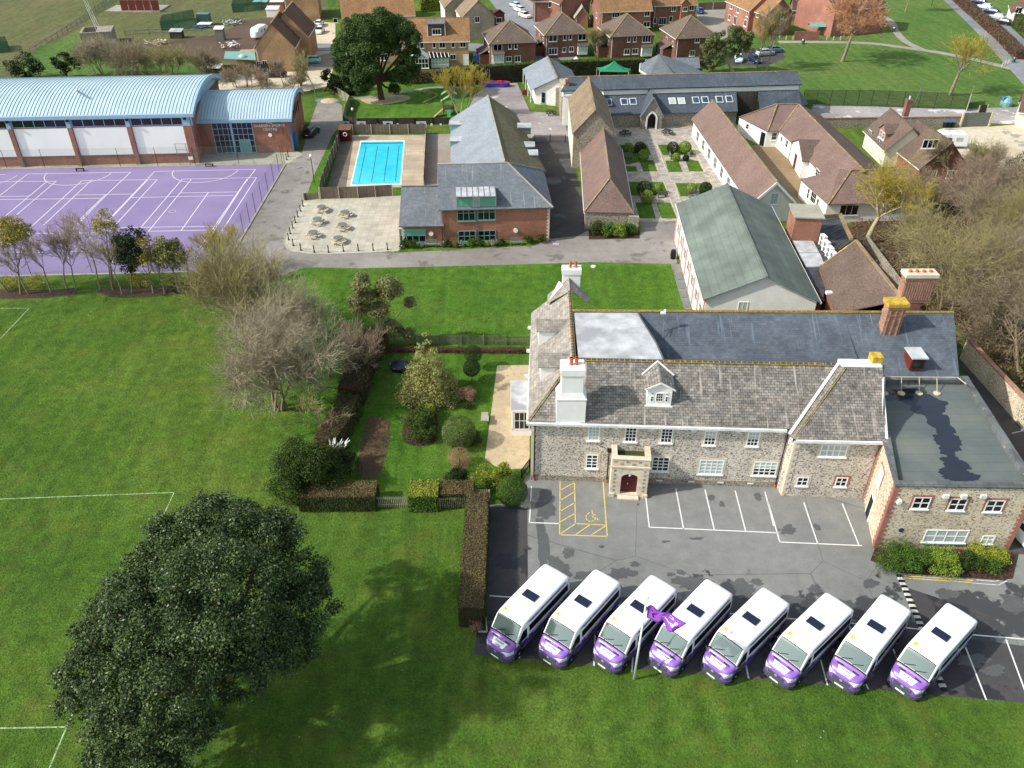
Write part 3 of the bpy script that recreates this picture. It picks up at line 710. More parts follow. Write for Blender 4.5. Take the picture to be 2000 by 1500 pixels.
def ribbon(name, pts, wd, z, mat, n=8, kind='structure'):
    W = [P(p[0], p[1], 0) for p in pts]; S = smooth(W, n); mb = MB(); Lp = []
    for i, p in enumerate(S):
        d=(S[min(i+1,len(S)-1)]-S[max(i-1,0)]).normalized();w_=wd if not isinstance(wd,(list,tuple)) else wd[0]+(wd[1]-wd[0])*i/(len(S)-1);s=V(-d.y,d.x,0)*w_/2
        Lp.append(((p.x - s.x, p.y - s.y, z), (p.x + s.x, p.y + s.y, z)))
    for (a, b), (c, d) in zip(Lp, Lp[1:]): mb.poly([a, c, d, b])
    o = mb.build(name, M[mat]); tag(o, kind=kind); return o
# far ground
ground_sheet('meadow',[V(-900,170,0),G(-300,150),G(0,128),G(60,108),G(170,38),G(300,-60),V(-40,700,0),V(-900,900,0)],'meadow',.004,world=True)
ground_sheet('paddock',[(140,55),(60,106),(0,130),(-60,160),(640,160),(640,-120),(255,-120),(215,5)],'meadow',.006)
ground_sheet('lawn',[(20,140),(70,95),(160,60),(230,88),(300,100),(380,110),(420,160),(420,220),(20,220)],'park',.010)
ground_sheet('park_lawn',[(1380,240),(1380,-120),(3600,-200),(2600,300),(2000,240)],'park',.005)
ground_sheet('front_lawn',[(430,540),(600,522),(700,524),(1000,517),(1160,512),(1320,516),(1340,605),(1330,700),(1030,700),(1034,935),(955,985),(600,990),(520,960),(640,720)],'lawn',.006)
ground_sheet('allotment_soil',[(270,88),(330,80),(430,68),(470,45),(540,30),(560,130),(440,120),(330,96)],'soil',.014)
ground_sheet('gravel_lot',[(425,185),(430,130),(500,131),(585,128),(600,62),(560,45),(620,42),(655,45),(655,120),(640,168),(600,178),(520,190)],'beige',.012)
ground_sheet('driveway', [(612, 112), (655, 100), (655, 132), (600, 130)], 'road', .016)
ribbon('street',[(1120,170),(1062,78),(1020,35),(985,-5),(940,-60)],9.5,.018,'street')
ribbon('side_street',[(600,92),(780,94),(912,92),(1000,95),(1066,75)],7.0,.022,'street')
ribbon('pavement', [(1096, 60), (1058, 28), (1024, -5), (990, -60)], 2.2, .016, 'path')
ground_sheet('parking_court',[(1360,48),(1362,16),(1430,12),(1432,46),(1420,75),(1390,78)],'path',.016)
ground_sheet('parking_lot',[(1420,128),(1430,98),(1520,92),(1535,112),(1500,128)],'tarmac_dark',.016)
ribbon('park_path',[(1520,82),(1590,82),(1690,84),(1760,92),(1830,102),(1900,116),(1990,138),(2100,170)],2.2,.012,'path')
ribbon('branch_path',[(1800,96),(1770,82),(1750,62),(1738,40),(1700,20)],1.8,.010,'path')
ribbon('estate_road',[(1830,-40),(1890,12),(1945,62),(2010,128),(2090,210)],9.5,.016,'street')
ground_sheet('back_lane',[(1580,236),(1588,204),(1880,213),(2060,206),(2100,250),(1860,236),(1700,236)],'lane',.012)
ground_sheet('caravan_yard',[(1835,340),(1800,262),(1845,250),(1985,244),(2060,262),(2040,330),(1960,345),(1900,345)],'beige',.016)
# school ground
ground_sheet('court_surface',[(-260,545),(-60,331),(540,321),(557,322),(435,528),(300,531)],'court',.012)
ground_sheet('court_apron',[(-60,331.5),(-60,322),(385,315),(390,296),(575,294),(592,300),(560,322),(540,321)],'concrete',.016)
ground_sheet('drive',[(380,534),(436,529),(558,322),(590,299),(604,245),(622,196),(655,196),(668,206),(670,240),(650,262),(618,372),(596,388),(590,400),(760,400),(770,494),(1042,480),(1075,466),(1040,285),(1040,268),(1108,268),(1145,450),(1250,462),(1250,430),(1322,428),(1322,516),(1160,512),(1000,517),(700,524),(600,522),(520,545)],'road',.010)
ground_sheet('alley',[(1072,472),(1040,285),(1040,266),(1110,266),(1150,449),(1120,466)],'tarmac_dark',.016)  # classroom block's shade over the alley painted in as dark tarmac
ground_sheet('play_yard',[(900,262),(925,182),(945,163),(1010,162),(1035,218),(1100,222),(1110,268),(1040,270)],'yard',.014)
ground_sheet('verge',[(650,262),(655,300),(630,372),(598,386),(612,345),(640,285)],'lawn',.018)
ground_sheet('play_lawn',[(668,240),(672,200),(700,176),(760,160),(930,158),(948,166),(928,185),(900,240)],'lawn',.016)
pp=[(596,386),(586,402),(576,424),(563,448),(556,464),(555,476),(562,487),(578,493),(604,496),(640,497),(700,495),(778,491),(790,475),(790,382),(700,384)]
patio = ground_sheet('patio', pp, 'paving', .03)
kb = MB()
for a,b in zip(pp[:11],pp[1:12]):kb.bar(G(*a)+V(0,0,.03),G(*b)+V(0,0,.03),.14,.08)
tag(kb.build('kerb', M['concrete']), kind='structure')
ground_sheet('pool_path', [(829, 262), (882, 262), (882, 372), (826, 366)], 'path', .016)
ground_sheet('side_lane',[(1730,1060),(1990,985),(1870,700),(1930,700),(2100,900),(2200,1000),(2200,1100)],'tarmac_dark',.012)
ground_sheet('car_park',[(926,1279),(952,985),(1000,985),(1028,930),(1700,955),(1760,960),(2050,985),(2400,1000),(2400,1408),(2000,1373),(1400,1318)],'tarmac',.008)
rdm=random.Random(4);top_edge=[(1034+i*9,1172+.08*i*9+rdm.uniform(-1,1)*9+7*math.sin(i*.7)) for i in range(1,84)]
ground_sheet('damp_shade_strip',[(927,1278),(950,990),(1030,990),(1031,1130),(1028,1165)]+top_edge+[(1815,1235),(1900,1248),(2000,1262),(2100,1380),(2000,1372)],'tarmac_dark',.012)  # damp dark tarmac, with the vans' shade painted into it
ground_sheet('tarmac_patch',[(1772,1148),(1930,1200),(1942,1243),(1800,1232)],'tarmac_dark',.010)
ground_sheet('gravel_path',[(971,714),(1036,713),(1034,914),(985,917),(966,910),(947,897),(960,800)],'gravel',.014)
ground_sheet('garden_bed',smooth([G(722,815),G(742,813),G(758,822),G(762,840),G(757,880),G(742,925),G(728,936),G(708,934),G(699,922),G(702,885),G(712,832),G(722,815)],3)[:-1],'soil',.014,world=True)
ground_sheet('shrub_bed',smooth([G(812,780),G(850,790),G(852,860),G(820,872),G(790,862),G(788,830),G(812,780)],4)[:-1],'mulch',.014,world=True)
ground_sheet('tree_bed',smooth([G(188,572),G(210,562),G(300,560),(G(382,556)),G(380,566),G(340,576),G(240,582),G(188,572)],4)[:-1],'mulch',.012,world=True)
ground_sheet('left_tree_bed',[(-60,580),(-60,564),(100,566),(152,562),(150,574),(90,582),(20,584)],'mulch',.012)
ground_sheet('tree_soil',smooth([G(700,193),G(735,186),G(790,186),G(800,194),G(760,203),G(720,203),G(700,193)],4)[:-1],'gravel',.022,world=True)
ribbon('trodden_path',[(668,196),(730,188),(800,178),(850,171),(925,172)],1.1,.026,'path')
ground_sheet('hedge_soil',[(1150,468),(1150,440),(1248,440),(1250,466)],'mulch',.02)
ground_sheet('grove_floor',[(1612,470),(1720,400),(2200,340),(2600,700),(2150,900),(1875,640),(1800,600)],'soil',.006)
ground_sheet('shrub_border',[(1700,1095),(1712,1062),(1990,1080),(1978,1130),(1960,1134),(1760,1120)],'mulch',.03)
ground_sheet('wall_gap',[(1310,516),(1330,516),(1362,604),(1336,604)],'gravel_grey',.014)
# courtyard
ground_sheet('courtyard',[(1150,262),(1185,246),(1352,240),(1445,352),(1560,432),(1322,432),(1232,434)],'flags',.018)
for q in ([(1211,283),(1237,283),(1243,301),(1247,303),(1250,316),(1229,321),(1222,321)],[(1240,283),(1264,283),(1271,303),(1246,303)],[(1213,325),(1242,325),(1245,335),(1215,335)],[(1249,314),(1276,313),(1284,335),(1256,335)],
          [(1285,283),(1311,283),(1318,303),(1294,303)],[(1320,283),(1348,283),(1356,303),(1326,303)],[(1299,314),(1325,314),(1333,336),(1306,336)],[(1339,314),(1363,314),(1374,335),(1346,335)],
          [(1224,356),(1254,356),(1264,382),(1234,382)],[(1266,356),(1295,356),(1306,382),(1275,382)],[(1240,396),(1272,396),(1281,427),(1250,427)],[(1282,396),(1309,396),(1322,427),(1292,427)],
          [(1320,358),(1346,358),(1356,384),(1329,384)],[(1359,358),(1386,358),(1398,384),(1369,384)],[(1333,397),(1361,397),(1370,427),(1342,427)],[(1374,397),(1400,397),(1414,427),(1382,427)]):
    ground_sheet('courtyard_lawn', q, 'turf', .03)
ed = MB()
for q in ([(1208,281),(1266,281),(1288,338),(1214,338)],[(1282,281),(1350,281),(1378,338),(1304,338)],[(1220,354),(1296,354),(1325,430),(1247,430)],[(1317,356),(1388,356),(1418,430),(1340,430)]):
    for i in range(4):
        a,b=G(*q[i]),G(*q[(i+1) % 4]);ed.bar(a+V(0,0,.05),b+V(0,0,.05),.12,.1)
tag(ed.build('lawn_edging', M['wood_pale']), kind='structure')
ground_sheet('brown_yard',[(1466,285),(1480,283),(1545,290),(1600,350),(1660,436),(1570,440),(1555,420)],'brownyard',.014)
# pool
ground_sheet('pool_deck', [(640, 366), (668, 264), (834, 264), (828, 366)], 'deck', .020)
ground_sheet('dark_decking',[(640,366),(664,276),(690,276),(676,366)],'deck_dark',.026)
pc = [P(684, 364), P(784, 361), P(791, 274.5), P(704, 275.5)]
def inset(q, d):
    c = sum(q, V(0, 0, 0)) / 4; return [p + (c - p).normalized() * d for p in q]
pw = inset(pc, .55)
pb = MB()
for i in range(4):
    j=(i+1) % 4;pb.poly([pc[i]+V(0,0,.06),pc[j]+V(0,0,.06),pw[j]+V(0,0,.06),pw[i]+V(0,0,.06)]);pb.poly([pc[i]+V(0,0,.02),pc[j]+V(0,0,.02),pc[j]+V(0,0,.06),pc[i]+V(0,0,.06)])
    pb.poly([pw[j]+V(0,0,.06),pw[i]+V(0,0,.06),pw[i]+V(0,0,.024),pw[j]+V(0,0,.024)])
pool=thing('swimming_pool','rectangular turquoise outdoor swimming pool with dark lane lines and white edge','swimming pool',(pc[0].x,pc[0].y,0))
pb.B('pool_edge', 'pool_tile', pool)
MB().poly([p + V(0, 0, .03) for p in pw]).B('pool_floor', 'pool_floor', pool)
ln = MB()
for k in (.14, .4, .66, .9):
    a=pw[0].lerp(pw[1],k);b=pw[3].lerp(pw[2],k);a2=a.lerp(b,.05);b2=a.lerp(b,.88);s=V(.055,0,0)
    ln.poly([a2-s+V(0,0,.034),a2+s+V(0,0,.034),b2+s+V(0,0,.034),b2-s+V(0,0,.034)])
a, b = pw[3].lerp(pw[0], .03), pw[2].lerp(pw[1], .03)
ln.poly([a+V(0,0,.035),b+V(0,0,.035),b+V(0,-.45,.035),a+V(0,-.45,.035)])
ln.B('lane_line', 'blue_dark', pool)
MB().poly([p+V(0,0,.05) for p in pw]).build('water',M['water'],pool,world=True,uv=False)
# ------------------------------------------------------------------ painted lines
mk = MB()
for a, b, c in ((501, 347, 0), ):
    pass
LN=[((356,350),(501,347)),((356,350),(274,446)),((374,350),(290,452)),((482.5,350),(390,485)),((501,347),(411,486)),((352,377),(464,375)),((257,386),(457,382)),((407,376),(354,450)),((290,452),(414,449.5)),((217,445),(425,442)),((354,487),(411,486)),
      ((307,351),(212,454)),((289,351),(210,434)),((180,351),(85,440)),((160,353),(59,445)),((160,353),(307,351)),((205,381),(154,431)),((147,381),(260,379)),((110,354),(31,421)),((90,356),(12,421)),((-60,356),(110,354)),((-60,385),(57,383)),((0,390),(200,387.5)),
      ((54,340),(255,336.5)),((54,340),(0,382)),((255,336.5),(210,379)),((210,379),(120,470)),((302,335),(499,331)),((302,335),(208,434)),((499,331),(475,362)),((475,362),(380,510)),((72,456),(205,455)),((60,493),(178,491)),((-60,493),(60,493)),((355,513),(380,512)),((-60,343),(10,341)),((170,470),(178,462)),((280,455),(212,520)),((215,491),(290,490))]
for a, b in LN: strip(mk, [a, b], .1, .02)
def arc(cx, cy, r, a0, a1, wd=.1, n=28):
    c=G(cx,cy);pts=[(c.x+r*math.cos(R(a0+(a1-a0)*i/n)),c.y+r*math.sin(R(a0+(a1-a0)*i/n))) for i in range(n+1)];strip(mk,pts,wd,.02,px=False)
arc(155,338,4.9,180,360);arc(402,333,4.9,180,360);arc(337,413,.45,0,360);arc(-30,343,4.9,270,360)
tag(mk.build('court_lines', M['court_line']), kind='structure')
mk = MB()
for a,b in (((-80,978),(340,962)),((340,962),(130,1420)),((130,1420),(80,1540)),((-80,1424),(130,1420)),((-80,602.5),(57,602)),((57,602),(-40,705))):strip(mk,[a,b],.1,.012)
tag(mk.build('pitch_lines', M['chalk']), kind='structure')
mk = MB()
WL=[((1038,950),(1034,1021)),((1034,1021),(1093,1023)),((1261,968),(1268,1030)),((1268,1030),(1520,1041)),((1320,955),(1335,1033)),((1377,957),(1395,1035)),((1436,959),(1456,1037)),((1494,961),(1511,1027)),((1500,980),(1523,1059)),((1523,1059),(1683,1066)),((1570,982),(1597,1062)),((1645,984),(1677,1064)),
      ((957,1164),(1003,1167)),((1106,1174),(1130,1175)),((1205,1183),(1225,1184)),((1314,1191),(1332,1192)),((1425,1199),(1448,1201)),((1534,1208),(1560,1210)),((1656,1217),(1690,1220)),((1767,1226),(1800,1230)),((1897,1240),(2100,1257)),((1965,1250),(2010,1372)),((1883,1258),(1926,1367)),
      ((1018,1262),(1014,1285)),((1163,1215),(1160,1300)),((1237,1275),(1234,1312)),((1378,1250),(1386,1318)),((1455,1290),(1462,1325)),((1516,1235),(1525,1262)),((1600,1280),(1616,1338)),((1657,1220),(1670,1245)),((1742,1262),(1756,1300)),((1685,1325),(1696,1346)),((1788,1310),(1800,1340))]
for a, b in WL: strip(mk, [a, b], .1, .024)
tag(mk.build('parking_lines', M['white_paint']), kind='structure')
mk = MB()
YL=[((1094,941),(1093,1045)),((1122,942),(1124,1023)),((1178,942),(1186,1048)),((1093,1045),(1186,1048)),((1124,1023),(1183,1026)),((1094,958),(1122,943)),((1094,978),(1122,961)),((1094,999),(1123,982)),((1094,1020),(1123,1003)),((1096,1042),(1123,1024)),((1124,1045),(1153,1025)),((1154,1046),(1182,1028))]
for a, b in YL: strip(mk, [a, b], .1, .024)
def wl(pts): strip(mk, pts, .09, .024)
wl([(1156,997),(1158,1006),(1164,1006)]);wl([(1158,1006),(1159,1012),(1166,1012),(1168,1017),(1171,1016)])
wl([(1152,1001),(1146,1006),(1144,1011),(1147,1017),(1154,1019),(1161,1017),(1163,1013)])
for a,b in (((1767,1125),(1900,1134)),((1764,1129),(1898,1138))):strip(mk,[a,b],.09,.024)
tag(mk.build('yellow_lines', M['yellow_paint']), kind='structure')
mk = MB()
strip(mk,[(1908,1133),(1944,1136),(1958,1130),(1966,1108)],.09,.024);strip(mk,[(1898,1139),(1950,1143),(1968,1134),(1974,1100)],.09,.024)
tag(mk.build('kerb_lines', M['line_old']), kind='structure')
def blob(name, px, py, rx, ry, seed, mat, z, parent=None, zz=0.0, n=80, rg_=.5):
    c=P(px,py,zz);rd=random.Random(seed);ph=[(rd.uniform(0,6.28),rd.uniform(.4,1)/k ** .55,k) for k in (2,3,5,7,9,13,17)]
    pts = []
    for i in range(n):a=6.2832*i/n;q=1+rg_*sum(w*math.sin(k*a+f) for f,w,k in ph)*.6;q=max(.25,q);pts.append((c.x+math.cos(a)*rx*q,c.y+math.sin(a)*ry*q,z))
    o = MB().poly(pts).build(name, M[mat], parent, world=parent is not None)
    if parent is None: tag(o, kind='structure')
    return o
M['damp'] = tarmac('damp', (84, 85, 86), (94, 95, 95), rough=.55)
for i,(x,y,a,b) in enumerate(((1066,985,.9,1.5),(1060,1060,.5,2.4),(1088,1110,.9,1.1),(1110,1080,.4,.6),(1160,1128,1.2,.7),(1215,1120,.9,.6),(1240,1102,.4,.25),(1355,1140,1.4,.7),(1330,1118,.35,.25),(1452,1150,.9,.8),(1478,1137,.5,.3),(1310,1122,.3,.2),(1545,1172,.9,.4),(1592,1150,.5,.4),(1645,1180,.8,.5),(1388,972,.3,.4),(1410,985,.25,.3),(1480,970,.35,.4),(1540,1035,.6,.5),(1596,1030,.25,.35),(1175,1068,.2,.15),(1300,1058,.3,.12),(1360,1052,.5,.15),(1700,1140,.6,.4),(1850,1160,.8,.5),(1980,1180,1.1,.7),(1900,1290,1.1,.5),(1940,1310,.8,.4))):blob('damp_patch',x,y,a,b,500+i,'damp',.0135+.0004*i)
# speed bump: dark hump with worn white blocks
bmp=thing('speed_bump','black and white striped rubber speed bump crossing the car park','speed bump',G(1757,1125))
def bump_piece(a, b, k0, k1, mat, nm):
    A,B=G(*a),G(*b);d=(B-A);s=V(-d.y,d.x,0).normalized();mb=MB();p,q=A+d*k0,A+d*k1;pr=[(-.24,.02),(-.14,.06),(.14,.06),(.24,.02)]
    for (x0,z0),(x1,z1) in zip(pr,pr[1:]):mb.poly([p+s*x1+V(0,0,z1),p+s*x0+V(0,0,z0),q+s*x0+V(0,0,z0),q+s*x1+V(0,0,z1)])
    mb.build(nm, M[mat], bmp, world=True)
for i in range(21):bump_piece((1756,1123),(1805,1237),i/21,(i+1)/21,'black' if i % 2 == 0 else 'line_old','black_block' if i % 2 == 0 else 'white_block')
for i in range(4):bump_piece((1832,1322),(1846,1350),i/4,(i+1)/4,'black' if i % 2 else 'line_old','black_block' if i % 2 else 'white_block')
# ================================================================== THE FLINT HOUSE
FL = Fr((1.6, 52.47), (19.8, -.89))
A0, A1 = FL(0, 0), FL(20.45, 0)
house=thing('flint_house','large two storey flint house with grey slate roofs and white chimney','house',(1.6,52.4,0))
mb = MB(); WZ = 6.3
w0, w1 = V(22.2, 50.46, 0), V(28.75, 50.2, 0)
for a,b in ((A0,A1),(A1,w0),(w0,w1),(w1,V(29.6,58.7,0)),(V(29.6,58.7,0),V(38.0,58.5,0)),(V(38.0,58.5,0),V(39.8,69,0)),(V(39.8,69,0),V(2.2,69,0)),(V(2.2,69,0),A0)):
    mb.poly([a, b, V(b.x, b.y, WZ), V(a.x, a.y, WZ)])
mb.poly([(38.0, 58.5, WZ), (39.8, 69, WZ), (39.1, 64, 9.35)])
mb.B('wall', 'flint', house)
wg=MB();wg.poly([(28.75,50.2,WZ),(29.9,56.2,WZ),(29.3,53.6,9.75)]).B('gable','white_old',house)
# plinth and stone corners
mb = MB(); u = FL.u; nr = V(u.y, -u.x, 0)
mb.obox(A0+nr*.003,u*20.4,nr*.07,V(0,0,.55));mb.B('plinth','flint_grey',house)
mb = MB()
for k in range(21):
    wd=.28 if k % 2 else .5;mb.obox(A0+V(0,0,.3*k)+nr*.002,u*wd,nr*.035,V(0,0,.29));mb.obox(A0+V(0,0,.3*k)-u*.035,u*.033,-nr*(.55-wd+.3),V(0,0,.29))
    mb.obox(w0+V(0,0,.3*k)+nr*.002,u*(.7-wd),nr*.035,V(0,0,.29));mb.obox(w0+V(0,0,.3*k)-u*.036,u*.034,V(0,.9,0),V(0,0,.29))
mb.B('stone_quoins', 'limestone', house)
# roofs (world coordinates)
fe = lambda x, dv=0: FL((x - 1.6), dv)
r=MB();E0=FL(-.32,-.28,6.4);E1=FL(27,-.28,6.4);S0=V(4.95,56.4,9.5);S1=V(30.1,55.55,9.5)
r.slab([E0, E1, S1, S0], .1); fr_roof = r.B('front_roof', 'slate_stone', house)
r=MB();r.slab([V(1.85,69.2,6.4),E0,S0,V(5.35,69.2,9.5)],.1);lf_roof=r.B('left_roof','slate_pale',house)
r = MB(); R0, R1 = V(5.3, 64.3, 9.5), V(39.35, 64.0, 9.5); VZ = 7.25
r.slab([V(5.1,60.15,VZ),V(29.9,59.6,VZ),R1+V(-9.9,.08,0),R0],.1);r.slab([V(29.9,58.35,6.42),V(38.25,58.15,6.42),R1,R1+V(-9.9,.08,0)],.1)
r.slab([S0,S1,V(29.9,59.6,VZ),V(5.1,60.15,VZ)],.1);r.slab([R0,R1,V(40.2,69.3,6.5),V(5.3,69.3,6.5)],.1)
bk_roof = r.B('rear_roof', 'slate_blue', house)
# lead flat between the ridges
r=MB();r.prism([(5.45,56.7),(12.35,56.45),(12.1,59.0),(11.45,62.3),(11.2,64.0),(5.5,64.0)],7.0,9.46);r.B('lead_flat','lead',house)
r=MB();r.bar((5.2,56.6,9.52),(12.3,56.3,9.52),.06,.1);r.bar((12.38,56.5,9.45),(12.13,59.0,9.45),.12,.14);r.bar((12.13,59.0,9.45),(11.48,62.3,9.45),.12,.14);r.bar((11.48,62.3,9.45),(11.22,64,9.45),.12,.14);r.B('lead_roll','lead_dark',house)
def ridge_run(a, b, parent, nm='ridge_tiles', wd=.3, mat='ridge'):
    a,b=Vector(a),Vector(b);d=(b-a).normalized();s=V(-d.y,d.x,0).normalized();mb=MB();L=(b-a).length;k=0
    while k < L - .1:
        l = min(.43, L - k - .01); p = a + d * k; q = a + d * (k + l); up = V(0, 0, .08)
        mb.poly([p-s*wd/2,q-s*wd/2,q+up,p+up]);mb.poly([q+s*wd/2,p+s*wd/2,p+up,q+up]);mb.poly([p-s*wd/2,p+up,p+s*wd/2]);k += .45
    mb.bar(a-V(0,0,.03),b-V(0,0,.03),wd+.03,.06,1);return mb.build(nm,[M[mat],M['lichen_stone']],parent,world=True)
ridge_run(S0+V(0,0,.06),S1+V(-3.3,.1,.06),fr_roof);ridge_run(R0+V(0,0,.06),R1+V(0,0,.06),bk_roof);ridge_run(S0+V(.1,0,.08),(5.4,69.2,9.58),lf_roof);ridge_run(E0+V(0,0,.05),S0+V(0,0,.06),lf_roof,'hip_tiles',.2,'slate_stone')
# wing roof
r=MB();wa=w0+V(-.35,-.45,6.38);wb=w1+V(.22,-.42,6.38);wt0=V(26.55,54.9,9.8);wt1=V(29.55,54.8,9.8)
r.slab([wa,wb,wt1,wt0],.1);r.slab([wa+V(-.05,.1,.0),wt0,V(26.2,55.7,9.56),wa+V(-.32,.75,.02)],.08)
wr = r.B('wing_roof', 'slate_stone', house)
r=MB();r.slab([wt0+V(-.1,0,.03),wt1+V(0,0,.03),V(29.75,55.9,9.86),V(26.4,56.0,9.86)],.3);r.bar(wa+V(-.2,.5,.08),V(26.3,55.5,9.72),.22,.14);r.bar(wt1+V(0,.3,.0),wb+V(.02,.1,.03),.2,.12);r.B('lead_ridge','white_old',wr)
ridge_run(wa + V(.05, .1, .05), wt0 + V(0, -.1, .02), wr, 'hip_tiles', .22, 'slate_stone')
# gutters, fascia, brackets, pipes
r=MB();r.obox(FL(-.42,-.5,6.14),u*20.5,FL.v*.26,V(0,0,.2));r.obox(FL(-.46,-.3,6.16),u*.24,FL.v*16.6,V(0,0,.2))
r.obox(w0+V(-.4,-.62,6.1),(w1-w0)+V(.75,0,0),V(0,.24,0),V(0,0,.22));r.obox(w0+V(-.4,-.6,6.1),V(0,1.3,0),V(.2,0,0),V(0,0,.22))
for px in (1086, 1198, 1270, 1350, 1437, 1522):
    s,z=wall_hit(A0,A1,px,840);r.obox(FL(s,-.34,5.85),u*.3,FL.v*.34,V(0,0,.28))
for s in (1.6,5.3):r.obox(w0+(w1-w0).normalized()*s+V(0,-.32,5.82),V(.3,0,0),V(0,.3,0),V(0,0,.28))
for v in (2, 6, 10, 14): r.obox(FL(-.75, v, 6.2), u * .3, FL.v * .35, V(0, 0, .18))
r.B('gutter', 'white_old', house)
for s, zt, mt in ((.25, 6.1, 'black'), (6.35, 3.6, 'black'), (20.33, 6.1, 'black')):
    p=FL(s,-.12);r=MB().tube(p+V(0,0,.35),p+V(0,0,zt),.055,n=8);r.box((p.x,p.y,zt-.25),(.3,.2,.3));o=r.build('downpipe',M[mt],house,world=True)
    MB().tube(p, p + V(0, 0, .35), .08, n=8).B('pipe_shoe', 'terracotta', o)
# windows
sash = dict(surround='limestone', fw=.1, bars=.05)
windows_px(house,A0,A1,[(1160,846,.95,1.5,3,4,dict(glass='blind',topglass='blind')),(1232,848,.98,1.55,3,4),(1302,850,.98,1.55,3,4),(1387,855,.98,1.5,3,4,dict(topglass='blind')),(1471,857,.98,1.5,3,4,dict(topglass='blind')),
           (1156,901,1.0,1.5,2,4,dict(bars=.08)),(1290,906,1.45,1.55,3,4,dict(bars=.07)),(1389,912,2.0,1.55,4,4,dict(bars=.08,glass='blind')),(1494,915,1.95,1.5,4,4,dict(bars=.08,topglass='blind'))],**sash)
windows_px(house,w0,w1,[(1628,880,2.1,1.25,4,2,dict(glass='blind',bars=.08)),(1567,940,.95,.95,2,2,dict(bars=.07)),(1643,941,.95,1.0,2,2,dict(surround='brick_pink',bars=.07))],**sash)
mb = MB()
for px, py in ((1287, 937), (1350, 939), (1407, 941), (1465, 943)):
    s,z=wall_hit(A0,A1,px,py);mb.obox(FL(s-.25,-.13,z-.06),u*.5,FL.v*.05,V(0,0,.13))
mb.B('vent', 'white_old', house)
# roof dormer facing the car park
dm = thing_dummy = MB()
d0,d1=V(10.72,53.15,0),V(12.66,53.05,0);du=(d1-d0).normalized();dn=V(du.y,-du.x,0);dz0,dz1,dzt=7.1,8.95,9.55
dm.poly([d0+V(0,0,dz0),d1+V(0,0,dz0),d1+V(0,0,dz1),d0.lerp(d1,.5)+V(0,0,dzt-.05),d0+V(0,0,dz1)])
for p in (d0,d1):q=p-dn*2.6;dm.poly([p+V(0,0,dz0),q+V(0,0,8.3),q+V(0,0,dz1),p+V(0,0,dz1)])
dm.obox(d0 - du * .12 + dn * .02 + V(0, 0, dz0 + .12), du * 2.2, dn * .1, V(0, 0, .1))
dorm = dm.B('dormer', 'white', house)
r = MB(); c0 = d0.lerp(d1, .5); rb = c0 - dn * 2.95
r.slab([d0-du*.2+dn*.15+V(0,0,dz1-.07),c0+dn*.15+V(0,0,dzt),rb+V(0,0,dzt),d0-du*.25-dn*2.1+V(0,0,dz1-.08)],.07)
r.slab([c0+dn*.15+V(0,0,dzt),d1+du*.2+dn*.15+V(0,0,dz1-.07),d1+du*.25-dn*2.1+V(0,0,dz1-.08),rb+V(0,0,dzt)],.07)
dr = r.B('dormer_roof', 'slate_stone', dorm)
r = MB()
for e in (d0-du*.32-dn*1.95+V(0,0,dz1-.02),d1+du*.32-dn*1.95+V(0,0,dz1-.02)):r.bar(e,rb+V(0,0,dzt+.05),.14,.06)
for e in (d0-du*.22+dn*.16+V(0,0,dz1-.06),d1+du*.22+dn*.16+V(0,0,dz1-.06)):r.bar(e,c0+dn*.16+V(0,0,dzt+.02),.05,.14)
r.B('valley_flashing', 'white_old', dorm)
window(dorm,d0,du,.98,7.72,.56,.82,3,3,fw=.04,bars=.025,sill=False);window(dorm,d0,du,.4,7.72,.22,.5,1,2,fw=.03,bars=.02,sill=False);window(dorm,d0,du,1.56,7.72,.22,.5,1,2,fw=.03,bars=.02,sill=False)
window(dorm,d0,du,.42,8.38,.18,.18,1,1,fw=.02,sill=False);window(dorm,d0,du,1.54,8.38,.18,.18,1,1,fw=.02,sill=False)
# dormers on the left slope
for yy in (56.6, 62.2):
    dd = MB(); x0 = 2.35; x1 = 4.9; zb = 7.1; zt = 8.75
    dd.poly([(x0,yy,zb),(x1,yy,zb+1.3),(x1,yy,zt),(x0,yy,zt)]);dd.poly([(x0,yy+1.9,zb),(x0,yy,zb),(x0,yy,zt),(x0,yy+.95,zt+.55),(x0,yy+1.9,zt)]);dd.poly([(x1,yy+1.9,zb+1.2),(x0,yy+1.9,zb),(x0,yy+1.9,zt),(x1,yy+1.9,zt)])
    o=dd.B('dormer','white',house);r=MB();r.slab([(x0-.2,yy-.15,zt-.05),(x1-.1,yy-.15,zt-.05),(x1,yy+.95,zt+.6),(x0-.2,yy+.95,zt+.6)],.07);r.slab([(x0-.2,yy+2.05,zt-.05),(x1-.1,yy+2.05,zt-.05),(x1,yy+.95,zt+.6),(x0-.2,yy+.95,zt+.6)],.07)
    r.B('dormer_roof', 'slate_pale', o)
# white front chimney: broad base with shoulders, stack and cap
c = MB(); x0, x1 = 3.5, 5.8; yf, yb = 52.02, 53.6
def cuboid(mb,x0,x1,y0,y1,z0,z1,m=0):mb.obox((x0,y0,z0),(x1-x0,0,0),(0,y1-y0,0),(0,0,z1-z0),m)
cuboid(c, x0, x1, yf, yb, 6.3, 8.7)
lo=[(x0,yf),(x1,yf),(x1,yb),(x0,yb)];hi=[(3.82,yf+.12),(5.5,yf+.12),(5.5,yb-.1),(3.82,yb-.1)]
for i in range(4):
    j=(i+1) % 4;c.poly([(lo[i][0],lo[i][1],8.7),(lo[j][0],lo[j][1],8.7),(hi[j][0],hi[j][1],9.25),(hi[i][0],hi[i][1],9.25)])
cuboid(c,3.82,5.5,yf+.12,yb-.1,9.25,10.85);cuboid(c,3.74,5.58,yf+.04,yb-.02,10.85,11.4)
cuboid(c, x0 - .04, x1 + .04, yf - .04, yb, 8.6, 8.72)
ch = c.B('chimney', 'white', house)
